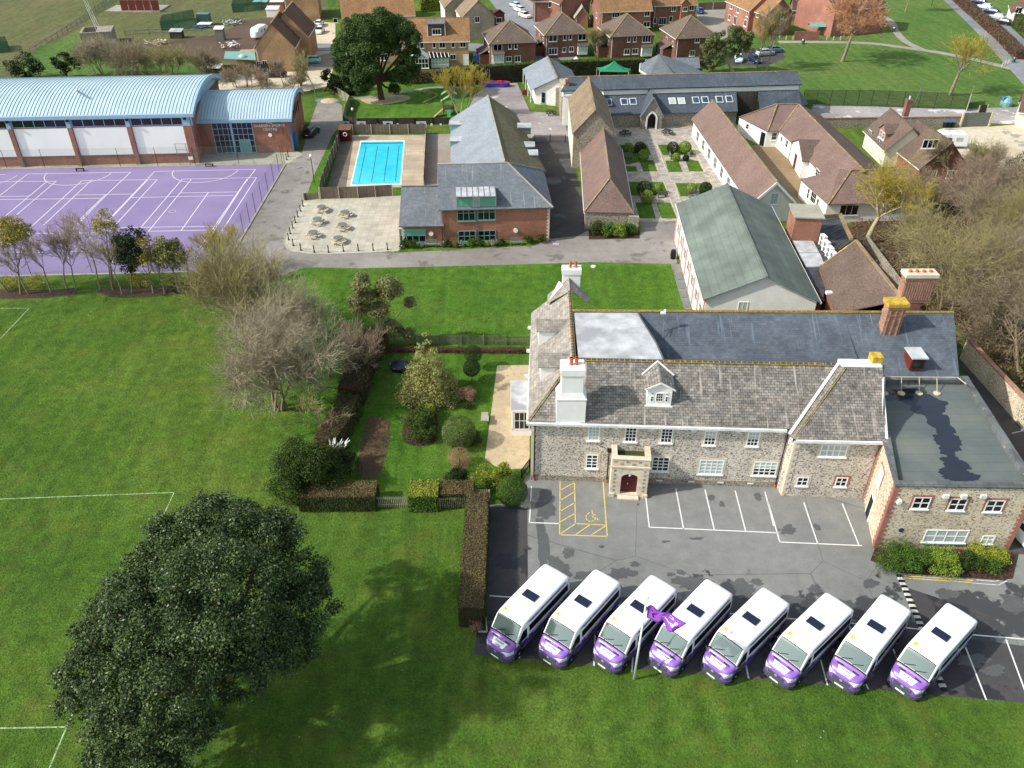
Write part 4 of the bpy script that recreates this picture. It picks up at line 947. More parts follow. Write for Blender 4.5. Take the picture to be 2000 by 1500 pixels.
for x in (4.55, 4.95):
    p=MB().lathe((x,52.9,11.4),[(.16,0),(.13,.1),(.14,.5),(.17,.55),(.17,.62)],14);p.tube((x,52.9,12.02),(x,52.9,12.03),.12,.12,12,1);p.build('chimney_pot',[M['terracotta'],M['black']],ch,world=True,smooth=True)
c=MB();cuboid(c,4.75,6.4,69.1,70.0,8.6,10.6);cuboid(c,4.67,6.48,69.02,70.08,10.6,11.1)
c.poly([(3.5,68.2,8.4),(5.35,68.3,9.4),(4.4,69.12,9.9)]);ch=c.B('rear_chimney','white',house)
r=MB();r.slab([(3.3,67.9,8.2),(5.35,67.7,9.62),(5.35,69.12,10.3),(3.4,69.4,8.3)],.06);r.slab([(5.35,67.7,9.62),(7.4,67.9,8.2),(7.2,69.4,8.3),(5.35,69.12,10.3)],.06);r.B('chimney_saddle','slate_pale',ch)
for x in (5.45,5.95):MB().lathe((x,69.6,11.1),[(.16,0),(.13,.1),(.14,.5),(.17,.6)],12).build('chimney_pot',M['terracotta'],ch,world=True,smooth=True)
# lichen topped brick stacks
def stack(x0, x1, y0, y1, z0, z1, mat, lich, nm, ribs=0):
    c=MB();cuboid(c,x0,x1,y0,y1,z0,z1);cuboid(c,x0-.1,x1+.1,y0-.1,y1+.1,z1-.35,z1-.12);cuboid(c,x0-.16,x1+.16,y0-.16,y1+.16,z1-.12,z1+.2,1);cuboid(c,x0-.06,x1+.06,y0-.06,y1+.06,z0+(z1-z0)*.72,z0+(z1-z0)*.76)
    for i in range(ribs):x=x0+(x1-x0)*(i+.5)/ribs;cuboid(c,x-.05,x+.05,y0-.07,y0-.002,z0+.3,z1-.37)
    return c.build(nm, [M[mat], M[lich]], house, world=True)
stack(32.45,33.95,62.0,63.0,7.6,11.35,'brick_old','lichen_stone','brick_chimney',3)
st=stack(36.0,38.7,67.3,68.3,8.6,11.35,'brick_old','limestone','large_brick_chimney',12)
c=MB();cuboid(c,36.4,38.1,67.35,68.3,6.0,8.6);c.B('chimney_base','brick_red',st)
for i in range(4):MB().lathe((36.4+i*.62,67.8,11.55),[(.16,0),(.14,.2)],10).B('chimney_pot','terracotta',st)
c=MB();cuboid(c,28.9,29.75,55.3,56.2,9.5,10.4);c.B('lichen_stack','lichen_stone',house)
# small roof hatch above the extension
c=MB();cuboid(c,34.0,35.2,58.7,60.2,6.9,8.1);cuboid(c,33.9,35.3,58.5,60.3,8.1,8.22,1);h_=c.build('roof_hatch',[M['oak_red'],M['lead']],house,world=True);c=MB();cuboid(c,34.15,35.05,58.66,58.69,7.1,8.0);c.B('pane','glass_dark',h_)
# bay window on the left wall
bay=MB();cuboid(bay,0.0,1.75,58.3,62.6,0,.7);cuboid(bay,-.12,1.75,58.2,62.7,2.75,3.0);cuboid(bay,0,.12,58.3,58.42,.7,2.75);cuboid(bay,0,.12,62.48,62.6,.7,2.75);cuboid(bay,.0,1.7,58.3,58.4,.7,.8)
cuboid(bay, -.1, 1.75, 58.22, 62.68, 3.0, 3.05, 1)
by = bay.build('bay', [M['white'], M['lead']], house, world=True)
window(by,V(.12,58.3,0),V(1,0,0),.75,.75,1.4,1.95,3,2,sill=False);window(by,V(0,62.5,0),V(0,-1,0),2.1,.75,4.0,1.95,6,2,sill=False)
# porch
p0=V(8.02,50.46,0);p1=V(11.02,50.24,0);pu=(p1-p0).normalized();pn=V(pu.y,-pu.x,0);pl=(p1-p0).length;PD=1.72;PH=3.95
pch = MB()
def pb_(s0,s1,d0,d1,z0,z1,m=0):pch.obox(p0+pu*s0-pn*d0+V(0,0,z0),pu*(s1-s0),-pn*(d1-d0),V(0,0,z1-z0),m)
dw = .68; cx_ = pl / 2
pb_(0,cx_-dw,0,.4,0,PH);pb_(cx_+dw,pl,0,.4,0,PH);pb_(cx_-dw,cx_+dw,0.02,.4,2.5,PH);pb_(0,.35,.4,PD,0,PH);pb_(pl-.35,pl,.4,PD,0,PH);pb_(.35,pl-.35,.4,PD,3.3,3.45,1)
pb_(-.08,pl+.08,-.08,.42,3.1,3.25);pb_(-.05,.4,.4,PD,PH,PH+.08);pb_(pl-.4,pl+.05,.4,PD,PH,PH+.08);pb_(-.05,pl+.05,-.05,.42,PH,PH+.08)
for k in (-.12, .12 + 0): pass
for s in (0, pl - .3): pb_(s - .06, s + .36, -.14, -.003, 0, .35)
# arch infill
for i in range(10):
    a0=math.pi*i/10;a1=math.pi*(i+1)/10;xa,xb=cx_+dw*math.cos(a0),cx_+dw*math.cos(a1);za,zb=2.0+.42*math.sin(a0),2.0+.42*math.sin(a1)
    q = lambda x, z: p0 + pu * x - pn * .015 + V(0, 0, z)
    pch.poly([q(xa,za),q(xa,2.52),q(xb,2.52),q(xb,zb)]);pch.poly([q(xa,za),q(xb,zb),q(xb,zb)-pn*.3,q(xa,za)-pn*.3])
po = pch.build('porch', [M['limestone'], M['leaf_hedgedark']], house, world=True)
f = MB()
for k in range(6):
    for s in (.2,pl-.42):f.obox(p0+pu*s+pn*.012+V(0,0,.55+k*.42),pu*.2,-pn*.03,V(0,0,.2))
for k in range(6):f.obox(p0+pu*(.15+k*.48)+pn*.012+V(0,0,3.62 if k % 2 == 0 else 3.4),pu*.26,-pn*.03,V(0,0,.16))
f.B('flint_squares', 'flint_grey', po)
dd=MB();dd.obox(p0+pu*(cx_-dw+.02)-pn*.3+V(0,0,.15),pu*(2*dw-.04),-pn*.06,V(0,0,1.9))
dd.poly([p0+pu*(cx_+(dw-.02)*math.cos(math.pi*i/12))-pn*.3+V(0,0,2.04+.4*math.sin(math.pi*i/12)) for i in range(13)])
for i in range(1,6):dd.obox(p0+pu*(cx_-dw+.02+i*(2*dw-.04)/6)-pn*.29+V(0,0,.2),pu*.02,pn*.015,V(0,0,1.85),1)
dd=dd.build('door',[M['maroon'],M['black']],po,world=True);MB().tube(p0+pu*(cx_-.1)-pn*.28+V(0,0,1.2),p0+pu*(cx_-.1)-pn*.22+V(0,0,1.2),.05).B('handle','limestone',dd)
MB().lathe(p0+pu*cx_-pn*.15+V(0,0,2.1),[(.02,0),(.1,.05),(.1,.2),(.03,.25)],10).B('lantern','white',po)
s_=MB();s_.obox(p0+pu*(cx_-.85)+pn*.45,pu*1.7,-pn*.8,V(0,0,.14));s_.obox(p0+pu*(cx_-.7)+pn*.02+V(0,0,.14),pu*1.4,-pn*.6,V(0,0,.12));s_.B('step','limestone',po)
# ------------------------------------------------------------------ flat roofed extension
ext=thing('flat_roofed_extension','two storey flint extension with brick corners and puddled flat felt roof','building',(27.7,44.65,0))
EP=[V(27.7,44.65,0),V(37.9,44.38,0),V(39.0,58.35,0),V(30.0,58.35,0),V(28.8,50.12,0)]
mb = MB(); EH = 6.42
for i in range(5):
    a, b = EP[i], EP[(i + 1) % 5]; mb.poly([a, b, b + V(0, 0, EH), a + V(0, 0, EH)])
mb.B('wall', 'flint_warm', ext)
cen = sum(EP, V(0, 0, 0)) / 5
IN=[p+(cen-p).normalized()*.62 for p in EP];r=MB();r.poly([p+V(0,0,5.98) for p in EP]);r.B('flat_roof','flat_roof',ext)
r = MB()
OUT = [p - (cen - p).normalized() * .12 for p in EP]
for i in (0, 1, 2, 4):
    j=(i+1) % 5;r.poly([OUT[i]+V(0,0,EH+.06),OUT[j]+V(0,0,EH+.06),IN[j]+V(0,0,EH+.06),IN[i]+V(0,0,EH+.06)]);r.poly([IN[i]+V(0,0,EH+.06),IN[j]+V(0,0,EH+.06),IN[j]+V(0,0,5.98),IN[i]+V(0,0,5.98)]);r.poly([OUT[i]+V(0,0,EH-.08),OUT[j]+V(0,0,EH-.08),OUT[j]+V(0,0,EH+.06),OUT[i]+V(0,0,EH+.06)])
    r.poly([OUT[j]+V(0,0,EH-.08),OUT[i]+V(0,0,EH-.08),EP[i]+V(0,0,EH-.08),EP[j]+V(0,0,EH-.08)])
r.B('parapet_coping', 'coping', ext)
mb=MB();e_u=(EP[1]-EP[0]).normalized();e_n=V(e_u.y,-e_u.x,0);s_u=(EP[4]-EP[0]).normalized();s_n=V(-s_u.y,s_u.x,0)
for k in range(28):
    wd = .32 if k % 2 else .5; z = .225 * k
    mb.obox(EP[0]+V(0,0,z)+e_n*.002,e_u*wd,e_n*.03,V(0,0,.222));mb.obox(EP[0]+V(0,0,z)+s_n*.002,s_u*(.82-wd),s_n*.03,V(0,0,.222));mb.obox(EP[1]+V(0,0,z)+e_n*.002-e_u*wd,e_u*wd,e_n*.03,V(0,0,.222));mb.obox(EP[4]+V(0,0,z)+s_n*.002-s_u*wd,s_u*wd,s_n*.03,V(0,0,.222))
mb.B('brick_quoins', 'brick_pink', ext)
windows_px(ext,EP[0],EP[1],[(1799,982,1.25,1.15,2,2),(1870,985,1.25,1.15,2,2),(1942,988,1.3,1.15,2,2),(1847,1047,3.2,1.3,4,2,dict(glass='blind',surround=None)),(1929,1054,.95,.85,2,2,dict(glass='blind',surround=None))],surround='brick_pink',bars=.08,fw=.08)
windows_px(ext,EP[4],EP[0],[(1720,930,1.1,1.5,2,2,dict(surround='brick_pink',glass='blind'))],bars=.07)
s,z=wall_hit(EP[4],EP[0],1695,1003);door(ext,EP[4],EP[0]-EP[4],s,1.0,2.1,'black')
s,z=wall_hit(EP[0],EP[1],1760,1035);q=EP[0]+e_u*s+V(0,0,z);MB().tube(q,q+e_n*.05,.2,n=20).B('blue_plaque','glass_blue',ext)
mb = MB()
for px in (1847,1920,1882):s,z=wall_hit(EP[0],EP[1],px,968);mb.obox(EP[0]+e_u*(s-.2)+V(0,0,z-.15)+e_n*.003,e_u*.4,e_n*.18,V(0,0,.3))
s,z=wall_hit(EP[0],EP[1],1755,978);mb.obox(EP[0]+e_u*(s-.15)+V(0,0,z-.15)+e_n*.003,e_u*.3,e_n*.25,V(0,0,.3));mb.B('floodlight','white_old',ext)
M['puddle'] = plain('puddle', (38, 42, 54), .12, .1, .5, spec=.6)
for i,(x,y,a,b) in enumerate(((1768,772,2.0,1.0),(1808,790,1.8,1.5),(1836,828,1.0,2.1),(1852,862,1.0,1.2),(1850,880,.6,.7),(1866,908,1.0,1.0),(1872,928,1.5,.7))):blob('puddle',x,y,a,b,700+i,'puddle',5.99+.002*i,ext,6.0,rg_=.35)
# guard rail on the extension roof: pipe on weighted feet
gr=thing('roof_guard_rail','pale guard rail on weighted feet along the back of the flat roof','rail',(30,57.6,6.0))
mb=MB().tube((30.2,57.7,6.9),(37.7,57.6,6.9),.04);mb.tube((37.7,57.6,6.9),(38.0,56.6,6.9),.04)
for x in (31.6,33.0,34.5,36.0):mb.tube((x,57.7,6.9),(x-.25,56.5,6.1),.03);mb.lathe((x-.25,56.5,5.99),[(.3,0),(.3,.1),(.1,.14)],12)
mb.B('rail', 'wood_pale', gr)
bmast=thing('camera_mast','small tripod mast with white camera standing on the slate roof','camera mast',(13.3,62.4,8.3));q=V(13.3,62.4,8.2)
MB().tube(q,q+V(0,0,2.2),.04).tube(q+V(0,0,1.2),q+V(.7,-.7,-.3),.03).tube(q+V(0,0,1.2),q+V(-.1,-1.0,-.5),.03).B('pole','metal_grey',bmast)
MB().box(q+V(-.15,0,2.1),(.45,.2,.2)).lathe(q+V(0,0,2.3),[(.12,0),(.12,.15),(.04,.25)],10).B('camera_head','white',bmast)
# lamp on a bracket by the right wall of the extension
lb=thing('wall_lamp','grey floodlight on a bracket beyond the extension parapet','lamp',(39.0,50.5,0));MB().tube((39.2,50.8,6.3),(40.4,51.0,6.5),.04).box((40.3,51.0,6.45),(.7,.25,.1),.15).B('lamp_head','metal_grey',lb)
# ================================================================== SCHOOL BUILDINGS
def wallring(parent, pts, z1, mat, z0=0.0, name='wall', extra=()):
    mb = MB(); pts = [V(p[0], p[1], 0) for p in pts]
    ar = sum(pts[i - 1].x * pts[i].y - pts[i].x * pts[i - 1].y for i in range(len(pts)))
    if ar < 0: pts.reverse()
    for i in range(len(pts)):
        a,b=pts[i],pts[(i+1) % len(pts)];mb.poly([V(a.x,a.y,z0),V(b.x,b.y,z0),V(b.x,b.y,z1),V(a.x,a.y,z1)])
    for e in extra: mb.poly(e)
    return mb.build(name, M[mat], parent, world=True)
def wallpoly(pts, z0=0.0): pass
# ---- green roofed hall
gh=thing('white_hall','long white hall with terracotta pilasters and green felt gable roof','hall',(20,75,0))
GF = Fr((20.0, 74.9), (1, -.048)); GW, GD = 11.3, 24.0
roof_body(gh,GF,GW,GD,4.95,7.6,'v',(0,0),.35,'render','felt_green','felt_green','white')
L0, L1 = GF(0, 24, 0), GF(0, 0, 0)
mb = MB()
for k in range(8):p=GF(0,.1+k*3.38,0);mb=MB().obox(p,-GF.u*.12,GF.v*.26,V(0,0,4.7));mb.B('pilaster','pilaster',gh)
for k in range(7): window(gh, L0, (L1 - L0), 1.95 + k * 3.38, 1.6, 1.7, 1.5, 3, 2)
window(gh, GF(0, 0, 0), GF.u, 3.9, 3.3, 1.0, 1.2, 2, 1, glass='blind')
for k in range(6):p=GF(-.9,2+k*2.2,.02);MB().obox(p,GF.u*.7,GF.v*1.5,V(0,0,.05)).B('grating','metal_grey',gh)
bt=thing('water_butt','black water butt at the far corner of the white hall','water butt',(19.3,95.2,0));MB().lathe(P(1314,505,0),[(.28,0),(.36,.4),(.36,.8),(.3,1.15)],16).B('barrel','black',bt)
# ---- roof plant, flat roofs, air conditioners beside the green roof
pr=thing('brick_plant_room','small red brick plant room with grey flat roof beside green roof','plant room',P(1560,470,4))
a, b, c_ = P(1545, 468, 4.2), P(1590, 470, 4.2), P(1583, 440, 4.2)
PRF = Fr(a, b - a); mb = MB()
mb.obox(V(a.x,a.y,3.0),PRF.u*3.1,PRF.v*3.6,V(0,0,4.0));mb.B('wall','brick_class',pr)
mb=MB().obox(V(a.x,a.y,7.0)-PRF.u*.2-PRF.v*.2,PRF.u*3.5,PRF.v*4.0,V(0,0,.15));mb.B('roof','concrete',pr)
fx=thing('flat_roof_link','low link building with black felt flat roof and yellowed parapet','building',P(1600,470,4))
q=[P(1590,425,4),P(1640,421,4),P(1662,470,4),P(1625,500,4),P(1608,580,4),P(1572,530,4)]
wallring(fx,q,4.0,'brick_red');mb=MB().poly([p+V(0,0,0) for p in reversed(q)]);o=mb.B('flat_roof','felt_black',fx)
k=MB();k.bar(q[0]+V(0,0,.15),q[1]+V(0,0,.15),.35,.4);k.bar(q[1]+V(0,0,.15),q[2]+V(0,0,.15),.35,.4);k.B('parapet','ridge_yellow',o)
k = MB()
for i in range(5):a=q[0].lerp(q[5],(i+.5)/5);b=q[1].lerp(q[2],(i+.5)/5);k.bar(a+V(0,0,.04),b+V(0,0,.04),.1,.06)
k.B('roof_joint', 'lead_dark', o)
for nm,qq,mt in (('lead_roof',[(1548,470),(1588,470),(1600,493),(1560,493)],'lead'),('stained_lead_roof',[(1560,494),(1601,494),(1612,520),(1575,521)],'lead')):
    MB().slab([P(x, y, 4.15) for x, y in qq], .14).build(nm, M[mt], fx, world=True)
MB().slab([P(1573,526,3.6),P(1600,522,3.6),P(1632,582,3.4),P(1608,588,3.4)],.1).B('glazed_roof','glass_blue',fx)
ac0 = None
for i, (x, y) in enumerate(((1605, 480), (1611, 492), (1618, 503), (1624, 513))):
    p = P(x, y, 4.02); 
    if ac0 is None:
        ac0=thing('air_conditioner','white air conditioning unit, farthest of the row on the black roof','air conditioner',p,R(8),'air conditioning units on the flat roof')
        MB().box((0,0,.1),(.45,1.0,1.25)).box((0,-.4,0),(.5,.1,.1)).box((0,.4,0),(.5,.1,.1)).Bl('casing','white',ac0);mb=MB()
        for zz in (.42, 1.0): mb.tube((-.235, 0, zz), (-.25, 0, zz), .26, n=18)
        mb.Bl('fan_grille', 'metal_grey', ac0); AC = ac0
    else:dup(AC,p,R(8),['','white air conditioning unit, second in the row on the black roof','white air conditioning unit, third in the row on the black roof','white air conditioning unit, nearest the brown tiled roof'][i])
v_=thing('roof_vent','small white cowl vent beside the glazed roof strip','vent',P(1621,578,3.6));MB().box(P(1621,578,3.45),(.7,.7,.9)).box(P(1621,574,4.35),(.9,.5,.25)).B('cowl','white',v_)
# ---- brown tiled dining room behind the house
dr_=thing('dining_room','building with broad plain brown tiled roof and yellow lichen ridge','building',P(1650,560,3))
a, b, c_, d = P(1672, 470, 7.6), P(1762, 585, 7.6), P(1632, 612, 4.4), P(1601, 521, 4.4)
e = a + (a - d) * 1.0; e.z = 4.4; f = b + (b - c_); f.z = 4.4
MB().slab([d, c_, b, a], .12).slab([a, b, f, e], .12).B('roof', 'tile_brown', dr_)
k=MB().bar(a+V(0,0,.05),b+V(0,0,.05),.35,.12);k.bar(d+V(0,0,.05),a+V(0,0,.05),.25,.1);k.B('ridge_tiles','ridge_yellow',dr_)
wallring(dr_,[d,c_,f,e],4.3,'brick_red',extra=[[V(d.x,d.y,4.3),V(a.x,a.y,7.5),V(e.x,e.y,4.3)]])
# ---- brick classroom block
cb=thing('brick_classroom','red brick classroom block with grey slate hipped roof and green windows','building',(-9,98,0))
CF = Fr((-8.95, 98.15), (13.75, .85)); CW = 13.8
roof_body(cb,CF,CW,12.3,4.75,8.1,'u',(0,5.0),.35,'brick_class','slate_grey','concrete','lead_dark')
# rear wing, ridge runs away
qa,qb=P(952,186,8.05),P(985,316,8.05);ql0,ql1=P(880,322,4.3),P(880,232,4.3);qr0,qr1=P(1067,335,4.2),P(1008,222,4.2)
rw = MB().slab([ql1, ql0, qb, qa], .1); r1_ = rw.B('rear_roof', 'slate_light', cb)
MB().slab([qr0, qr1, qa, qb], .1).B('mossy_roof', 'slate_moss', cb)
MB().bar(qa + V(0, 0, .04), qb + V(0, 0, .04), .25, .1).B('ridge_tiles', 'concrete', cb)
wallring(cb,[ql1+V(.3,-.3,0),ql0+V(.3,0,0),qr0-V(.3,0,0),qr1+V(-.3,-.3,0)],4.2,'brick_class',name='rear_wall',extra=[[V(ql1.x+.3,ql1.y-.3,4.2),V(qr1.x-.3,qr1.y-.3,4.2),V(qa.x,qa.y-.3,7.9)]])
# low wing at the left
LF=Fr((-14.1,97.95),(1,.03));roof_body(cb,LF,5.1,12.5,2.55,5.0,'u',(0,0),.3,'brick_class','slate_grey','lead_dark','lead_dark',rpos=.52)
CA, CB = CF(0, 0), CF(CW, 0); LA, LB = LF(0, 0), LF(5.1, 0)
gw = dict(frame='teal', glass='glass_dark', bars=.09, fw=.1, surround=None)
windows_px(cb,CA,CB,[(910,409,2.3,3.1,3,3,dict(topglass='blind_green')),(950,407,2.3,3.1,3,3,dict(topglass='blind_green')),(912,461,2.3,1.5,3,2),(951,460,2.3,1.5,3,2)],**gw)
windows_px(cb, LA, LB, [(806, 460, 3.4, 1.9, 4, 2, dict(topglass='blind_green'))], **gw)
mb = MB()
for x in (899, 932, 970): a = P(x, 374, 6.3)
o = MB(); s0, _ = wall_hit(CA, CB, 889, 380); s1, _ = wall_hit(CA, CB, 968, 380)
o.obox(CF(s0,-.5,6.25),CF.u*(s1-s0),CF.v*3.0,V(0,0,.12));cano=o.B('dormer_canopy','lead',cb)
k = MB()
for sx in (889, 966): 
    s,_=wall_hit(CA,CB,sx,390);k.obox(CF(s+.1,-.05,4.75),CF.u*.12,CF.v*2.4,V(0,0,1.48))
s,_=wall_hit(CA,CB,930,390);k.obox(CF(s-.45,-.05,4.75),CF.u*.9,CF.v*2.0,V(0,0,1.48));k.B('dormer_cheek','lead',cb)
k = MB(); 
for i in range(8):k.obox(CF(s0+(s1-s0)*i/7-.04,-.5,6.37),CF.u*.08,CF.v*3.0,V(0,0,.04))
k.B('lead_roll', 'metal_grey', cano)
k = MB()
for z in range(20):k.obox(CF(CW,-.003,.23*z)-CF.u*(.35 if z % 2 else .2),CF.u*(.35 if z % 2 else .2),-CF.v*.05,V(0,0,.2)); 
for z in range(11):k.obox(LF(0,-.003,.23*z),LF.u*(.35 if z % 2 else .2),-LF.v*.05,V(0,0,.2))
k.B('quoins', 'limestone', cb)
for sx, zt in ((866, 4.6), (931, 4.6)):
    s,_=wall_hit(CA,CB,sx,440);p=CF(s,-.1);MB().tube(p,p+V(0,0,zt),.05).B('downpipe','lead_dark',cb)
for sx, sy in ((842, 456), (1007, 450)):
    W=(LA,LB) if sx < 860 else (CA,CB);s,z=wall_hit(W[0],W[1],sx,sy);p=W[0]+(W[1]-W[0]).normalized()*s+V(0,0,z);MB().tube(p,p-V(0,.12,0),.3,n=18).B('round_lamp','white',cb)
# rooflight boxes on both slopes
for x,y,zz in ((891,241,5.2),(893,273,5.0),(1024,247,5.3),(1030,284,5.3),(1036,300,5.2)):
    p=P(x,y,zz);d_=1 if x > 950 else -1;k=MB().box(p-V(0,0,.9),(2.0,2.0,1.0));o=k.build('rooflight',M['teal' if d_ < 0 else 'metal_grey'],cb,world=True);k=MB().box(p+V(0,0,.1),(2.2,2.2,.12));k.B('lead_cover','lead',o)
# ---- barns of the west range
b1=thing('low_barn','long low flint and white barn with hipped brown tiled roof','barn',(9.8,102.2,0))
BF=Fr((9.75,102.1),(1,-.045));roof_body(b1,BF,5.9,23.5,2.9,6.2,'v',(2.3,0),.3,'render_cream','tile_pink','ridge_yellow','white')
mb=MB().obox(BF(0,-.004,0),BF.u*5.9,-BF.v*.12,V(0,0,2.75)).obox(BF(-.1,-.15,0),BF.u*.7,BF.v*2.2,V(0,0,2.7)).obox(BF(5.6,-.8,0),BF.u*1.3,BF.v*.5,V(0,0,2.2));mb.B('flint_end','flint_grey',b1)
b2=thing('tall_barn','taller flint barn with steep ochre tiled gable roof by the courtyard','barn',(9.3,124.5,0))
B2=Fr((9.35,124.3),(1,-.02));roof_body(b2,B2,6.0,17.5,5.7,9.0,'v',(0,0),.25,'flint_grey','tile_tan','ridge_yellow','wood_pale')
for z_,v_c in ((1.0,4),(1.0,9),(1.0,13)):window(b2,B2(0,17.5),-B2.v,v_c,z_,1.3,1.6,2,2);window(b2,B2(0,17.5),-B2.v,v_c+.6,3.4,1.0,1.2,2,2)
mb=MB().obox(B2(-.04,0,0),-B2.u*.05,B2.v*17.4,V(0,0,5.5));mb.B('render_face','render_cream',b2)
for v_c in (3, 7.5, 12, 17, 20): window(b1, BF(0, 23.5), -BF.v, v_c, 1.0, 1.2, 1.1, 2, 1)
# ---- long slate range closing the courtyard
lr=thing('slate_range','long low range with two tier blue slate roof and white clerestory band','building',P(1300,240,0))
a0,a1,a2=P(1175,224,2.4),P(1352,219.5,2.4),P(1441,217.5,2.4);t0,t1=P(1173,185,4.6),P(1438,178,4.6)
MB().slab([a0, a2, t1, t0], .1).B('lower_roof', 'slate_range', lr)
a3,a4=P(1484,214,2.4),P(1578,203,2.4);t2,t3=P(1480,177,4.6),P(1560,175,4.6)
MB().slab([a3, P(1566, 207, 2.4), a4, t3, t2], .1).B('right_roof', 'slate_range', lr)
c0,c1=P(1097,188,4.55),P(1560,175,4.55);bq0,bq1=P(1172,174,5.6),P(1562,163.5,5.6)
mb=MB();y0=c0.y;mb.poly([c0,c1,c1+V(0,0,1.05),c0+V(0,0,1.05)]);mb.B('clerestory_band','panel_white',lr)
e0,e1=c0+V(-.2,-.35,1.02),c1+V(.3,-.35,1.02);r0_,r1_=P(1112,150.5,6.7),P(1558,139,6.7)
d0_=r0_+(r0_-e0);d0_.z=5.4;d1_=r1_+(r1_-e1);d1_.z=5.4;d0_.x=e0.x;d1_.x=e1.x
MB().slab([e0,e1,r1_,r0_],.1).slab([r0_,r1_,d1_,d0_],.1).B('upper_roof','slate_range',lr)
MB().bar(r0_+V(0,0,.04),r1_+V(0,0,.04),.3,.12).B('ridge_tiles','ridge_yellow',lr);MB().bar(e0-V(0,0,.08),e1-V(0,0,.08),.12,.14).B('gutter','black',lr)
fw0, fw1 = V(a0.x - .5, a0.y + .35, 0), V(a2.x, a2.y + .35, 0)
mb=MB();mb.poly([fw0,fw1,fw1+V(0,0,2.4),fw0+V(0,0,2.4)]);s1_=V(a3.x,a3.y+.35,0);s2_=V(a4.x-1.5,a4.y+.6,0);mb.poly([s1_,s2_,s2_+V(0,0,2.4),s1_+V(0,0,2.4)])
mb.poly([s2_,V(c1.x+.1,d1_.y,0),V(c1.x+.1,d1_.y,5.3),V(r1_.x,r1_.y,6.6),V(c1.x+.1,c1.y,5.5),V(t3.x,t3.y,4.5),s2_+V(0,0,2.3)]);mb.poly([V(c0.x,d0_.y,0),V(c0.x,c0.y-.0,0),V(c0.x,c0.y,5.6),V(r0_.x,r0_.y,6.6),V(c0.x,d0_.y,5.3)])
mb.poly([V(c0.x,c0.y,0),c1-V(0,0,4.55),c1,V(c0.x,c0.y,4.55)]);mb.poly([V(a2.x,fw1.y,0),V(t1.x,t1.y,0),V(t1.x,t1.y,4.5),V(a2.x,fw1.y,2.4)]);mb.B('wall','flint_grey',lr)
k=MB();q0=P(1440,216,2.4);k.obox(V(t1.x+.1,t1.y-.3,0),V(t2.x-t1.x-.3,0,0),V(0,.2,0),V(0,0,4.6));k.B('dark_boarding','wood_dark',lr)
def on_slope(px, py, A_, B_, C_):
    d=P(px,py,0)-V(0,0,H);n_=(B_-A_).cross(C_-A_).normalized();t=n_.dot(A_-V(0,0,H))/n_.dot(d);return V(0,0,H)+d*t,(n_ if n_.z > 0 else -n_)
for i,(x,y) in enumerate(((1188,200),(1219,199),(1236,198.5),(1313,197.5),(1331,197.5),(1359,196),(1377,195.5),(1405,194.5),(1424,194))):
    p,nn=on_slope(x,y,a0,a2,t0);uu=(a2-a0).normalized();vv=nn.cross(uu);k=MB().obox(p-uu*.62-vv*.75+nn*.01,uu*1.24,vv*1.5,nn*.09);o=k.B('skylight','white_old',lr)
    MB().obox(p-uu*.5-vv*.62+nn*.102,uu*1.0,vv*1.24,nn*.01).build('pane',M['glass_blue' if i not in (3,4) else 'blind'],o,world=True)
# gabled entrance with pointed arch
gx0,gx1=P(1247,243,0),P(1287,242,0);gp=MB();yv=gx0.y-.4;xa,xb=gx0.x,gx1.x;xm=(xa+xb)/2
yv = min(yv, fw0.y - .6)
prof = []; hw = .85
for i in range(7): t_ = i / 6; prof.append((hw * (1 - t_ ** 1.8), 1.7 + 1.25 * t_ ** .8))
outer = [(xb, 0), (xb, 2.2), (xm, 5.3), (xa, 2.2), (xa, 0)]
gp.poly([(xm+hw,yv,0),(xb,yv,0),(xb,yv,2.2),(xm+hw,yv,1.7)]);gp.poly([(xa,yv,0),(xm-hw,yv,0),(xm-hw,yv,1.7),(xa,yv,2.2)])
for s in (1, -1):
    for (w0_, z0_), (w1_, z1_) in zip(prof, prof[1:]):
        f0=(z0_-1.7)/1.25;f1=(z1_-1.7)/1.25;e=lambda f:(xm+s*(xb-xm)*(1-f),yv,2.2+3.1*f);q=[(xm+s*w0_,yv,z0_),e(f0),e(f1),(xm+s*w1_,yv,z1_)];gp.poly(q if s > 0 else q[::-1])
gp.poly([(xa,yv+3.5,0),(xa,yv,0),(xa,yv,2.2),(xa,yv+3.5,2.2)]);gp.poly([(xb,yv,0),(xb,yv+3.5,0),(xb,yv+3.5,2.2),(xb,yv,2.2)])
pg = gp.B('entrance_gable', 'flint_grey', lr)
k=MB();k.slab([(xa-.2,yv-.15,2.05),(xm,yv-.15,5.4),(xm,t0.y+1,5.4),(xa-.2,yv+3.2,2.05)],.1);k.slab([(xm,yv-.15,5.4),(xb+.2,yv-.15,2.05),(xb+.2,yv+3.2,2.05),(xm,t0.y+1,5.4)],.1);k.B('porch_roof','slate_range',pg)
k=MB();k.bar((xa-.2,yv-.2,2.05),(xm,yv-.2,5.42),.14,.18);k.bar((xb+.2,yv-.2,2.05),(xm,yv-.2,5.42),.14,.18);k.B('bargeboard','slate_light',pg)
k=MB();k.bar((xm-hw,yv-.05,0),(xm-hw,yv-.05,1.75),.28,.1);k.bar((xm+hw,yv-.05,0),(xm+hw,yv-.05,1.75),.28,.1)
for s in (1, -1):
    for (w0_,z0_),(w1_,z1_) in zip(prof,prof[1:]):k.bar((xm+s*w0_,yv-.05,z0_),(xm+s*w1_,yv-.05,z1_),.12,.3)
k.B('arch_surround','white',pg);MB().obox((xm-hw,yv+1.2,0),(2*hw,0,0),(0,.1,0),(0,0,3)).B('inner_door','wood_dark',pg)
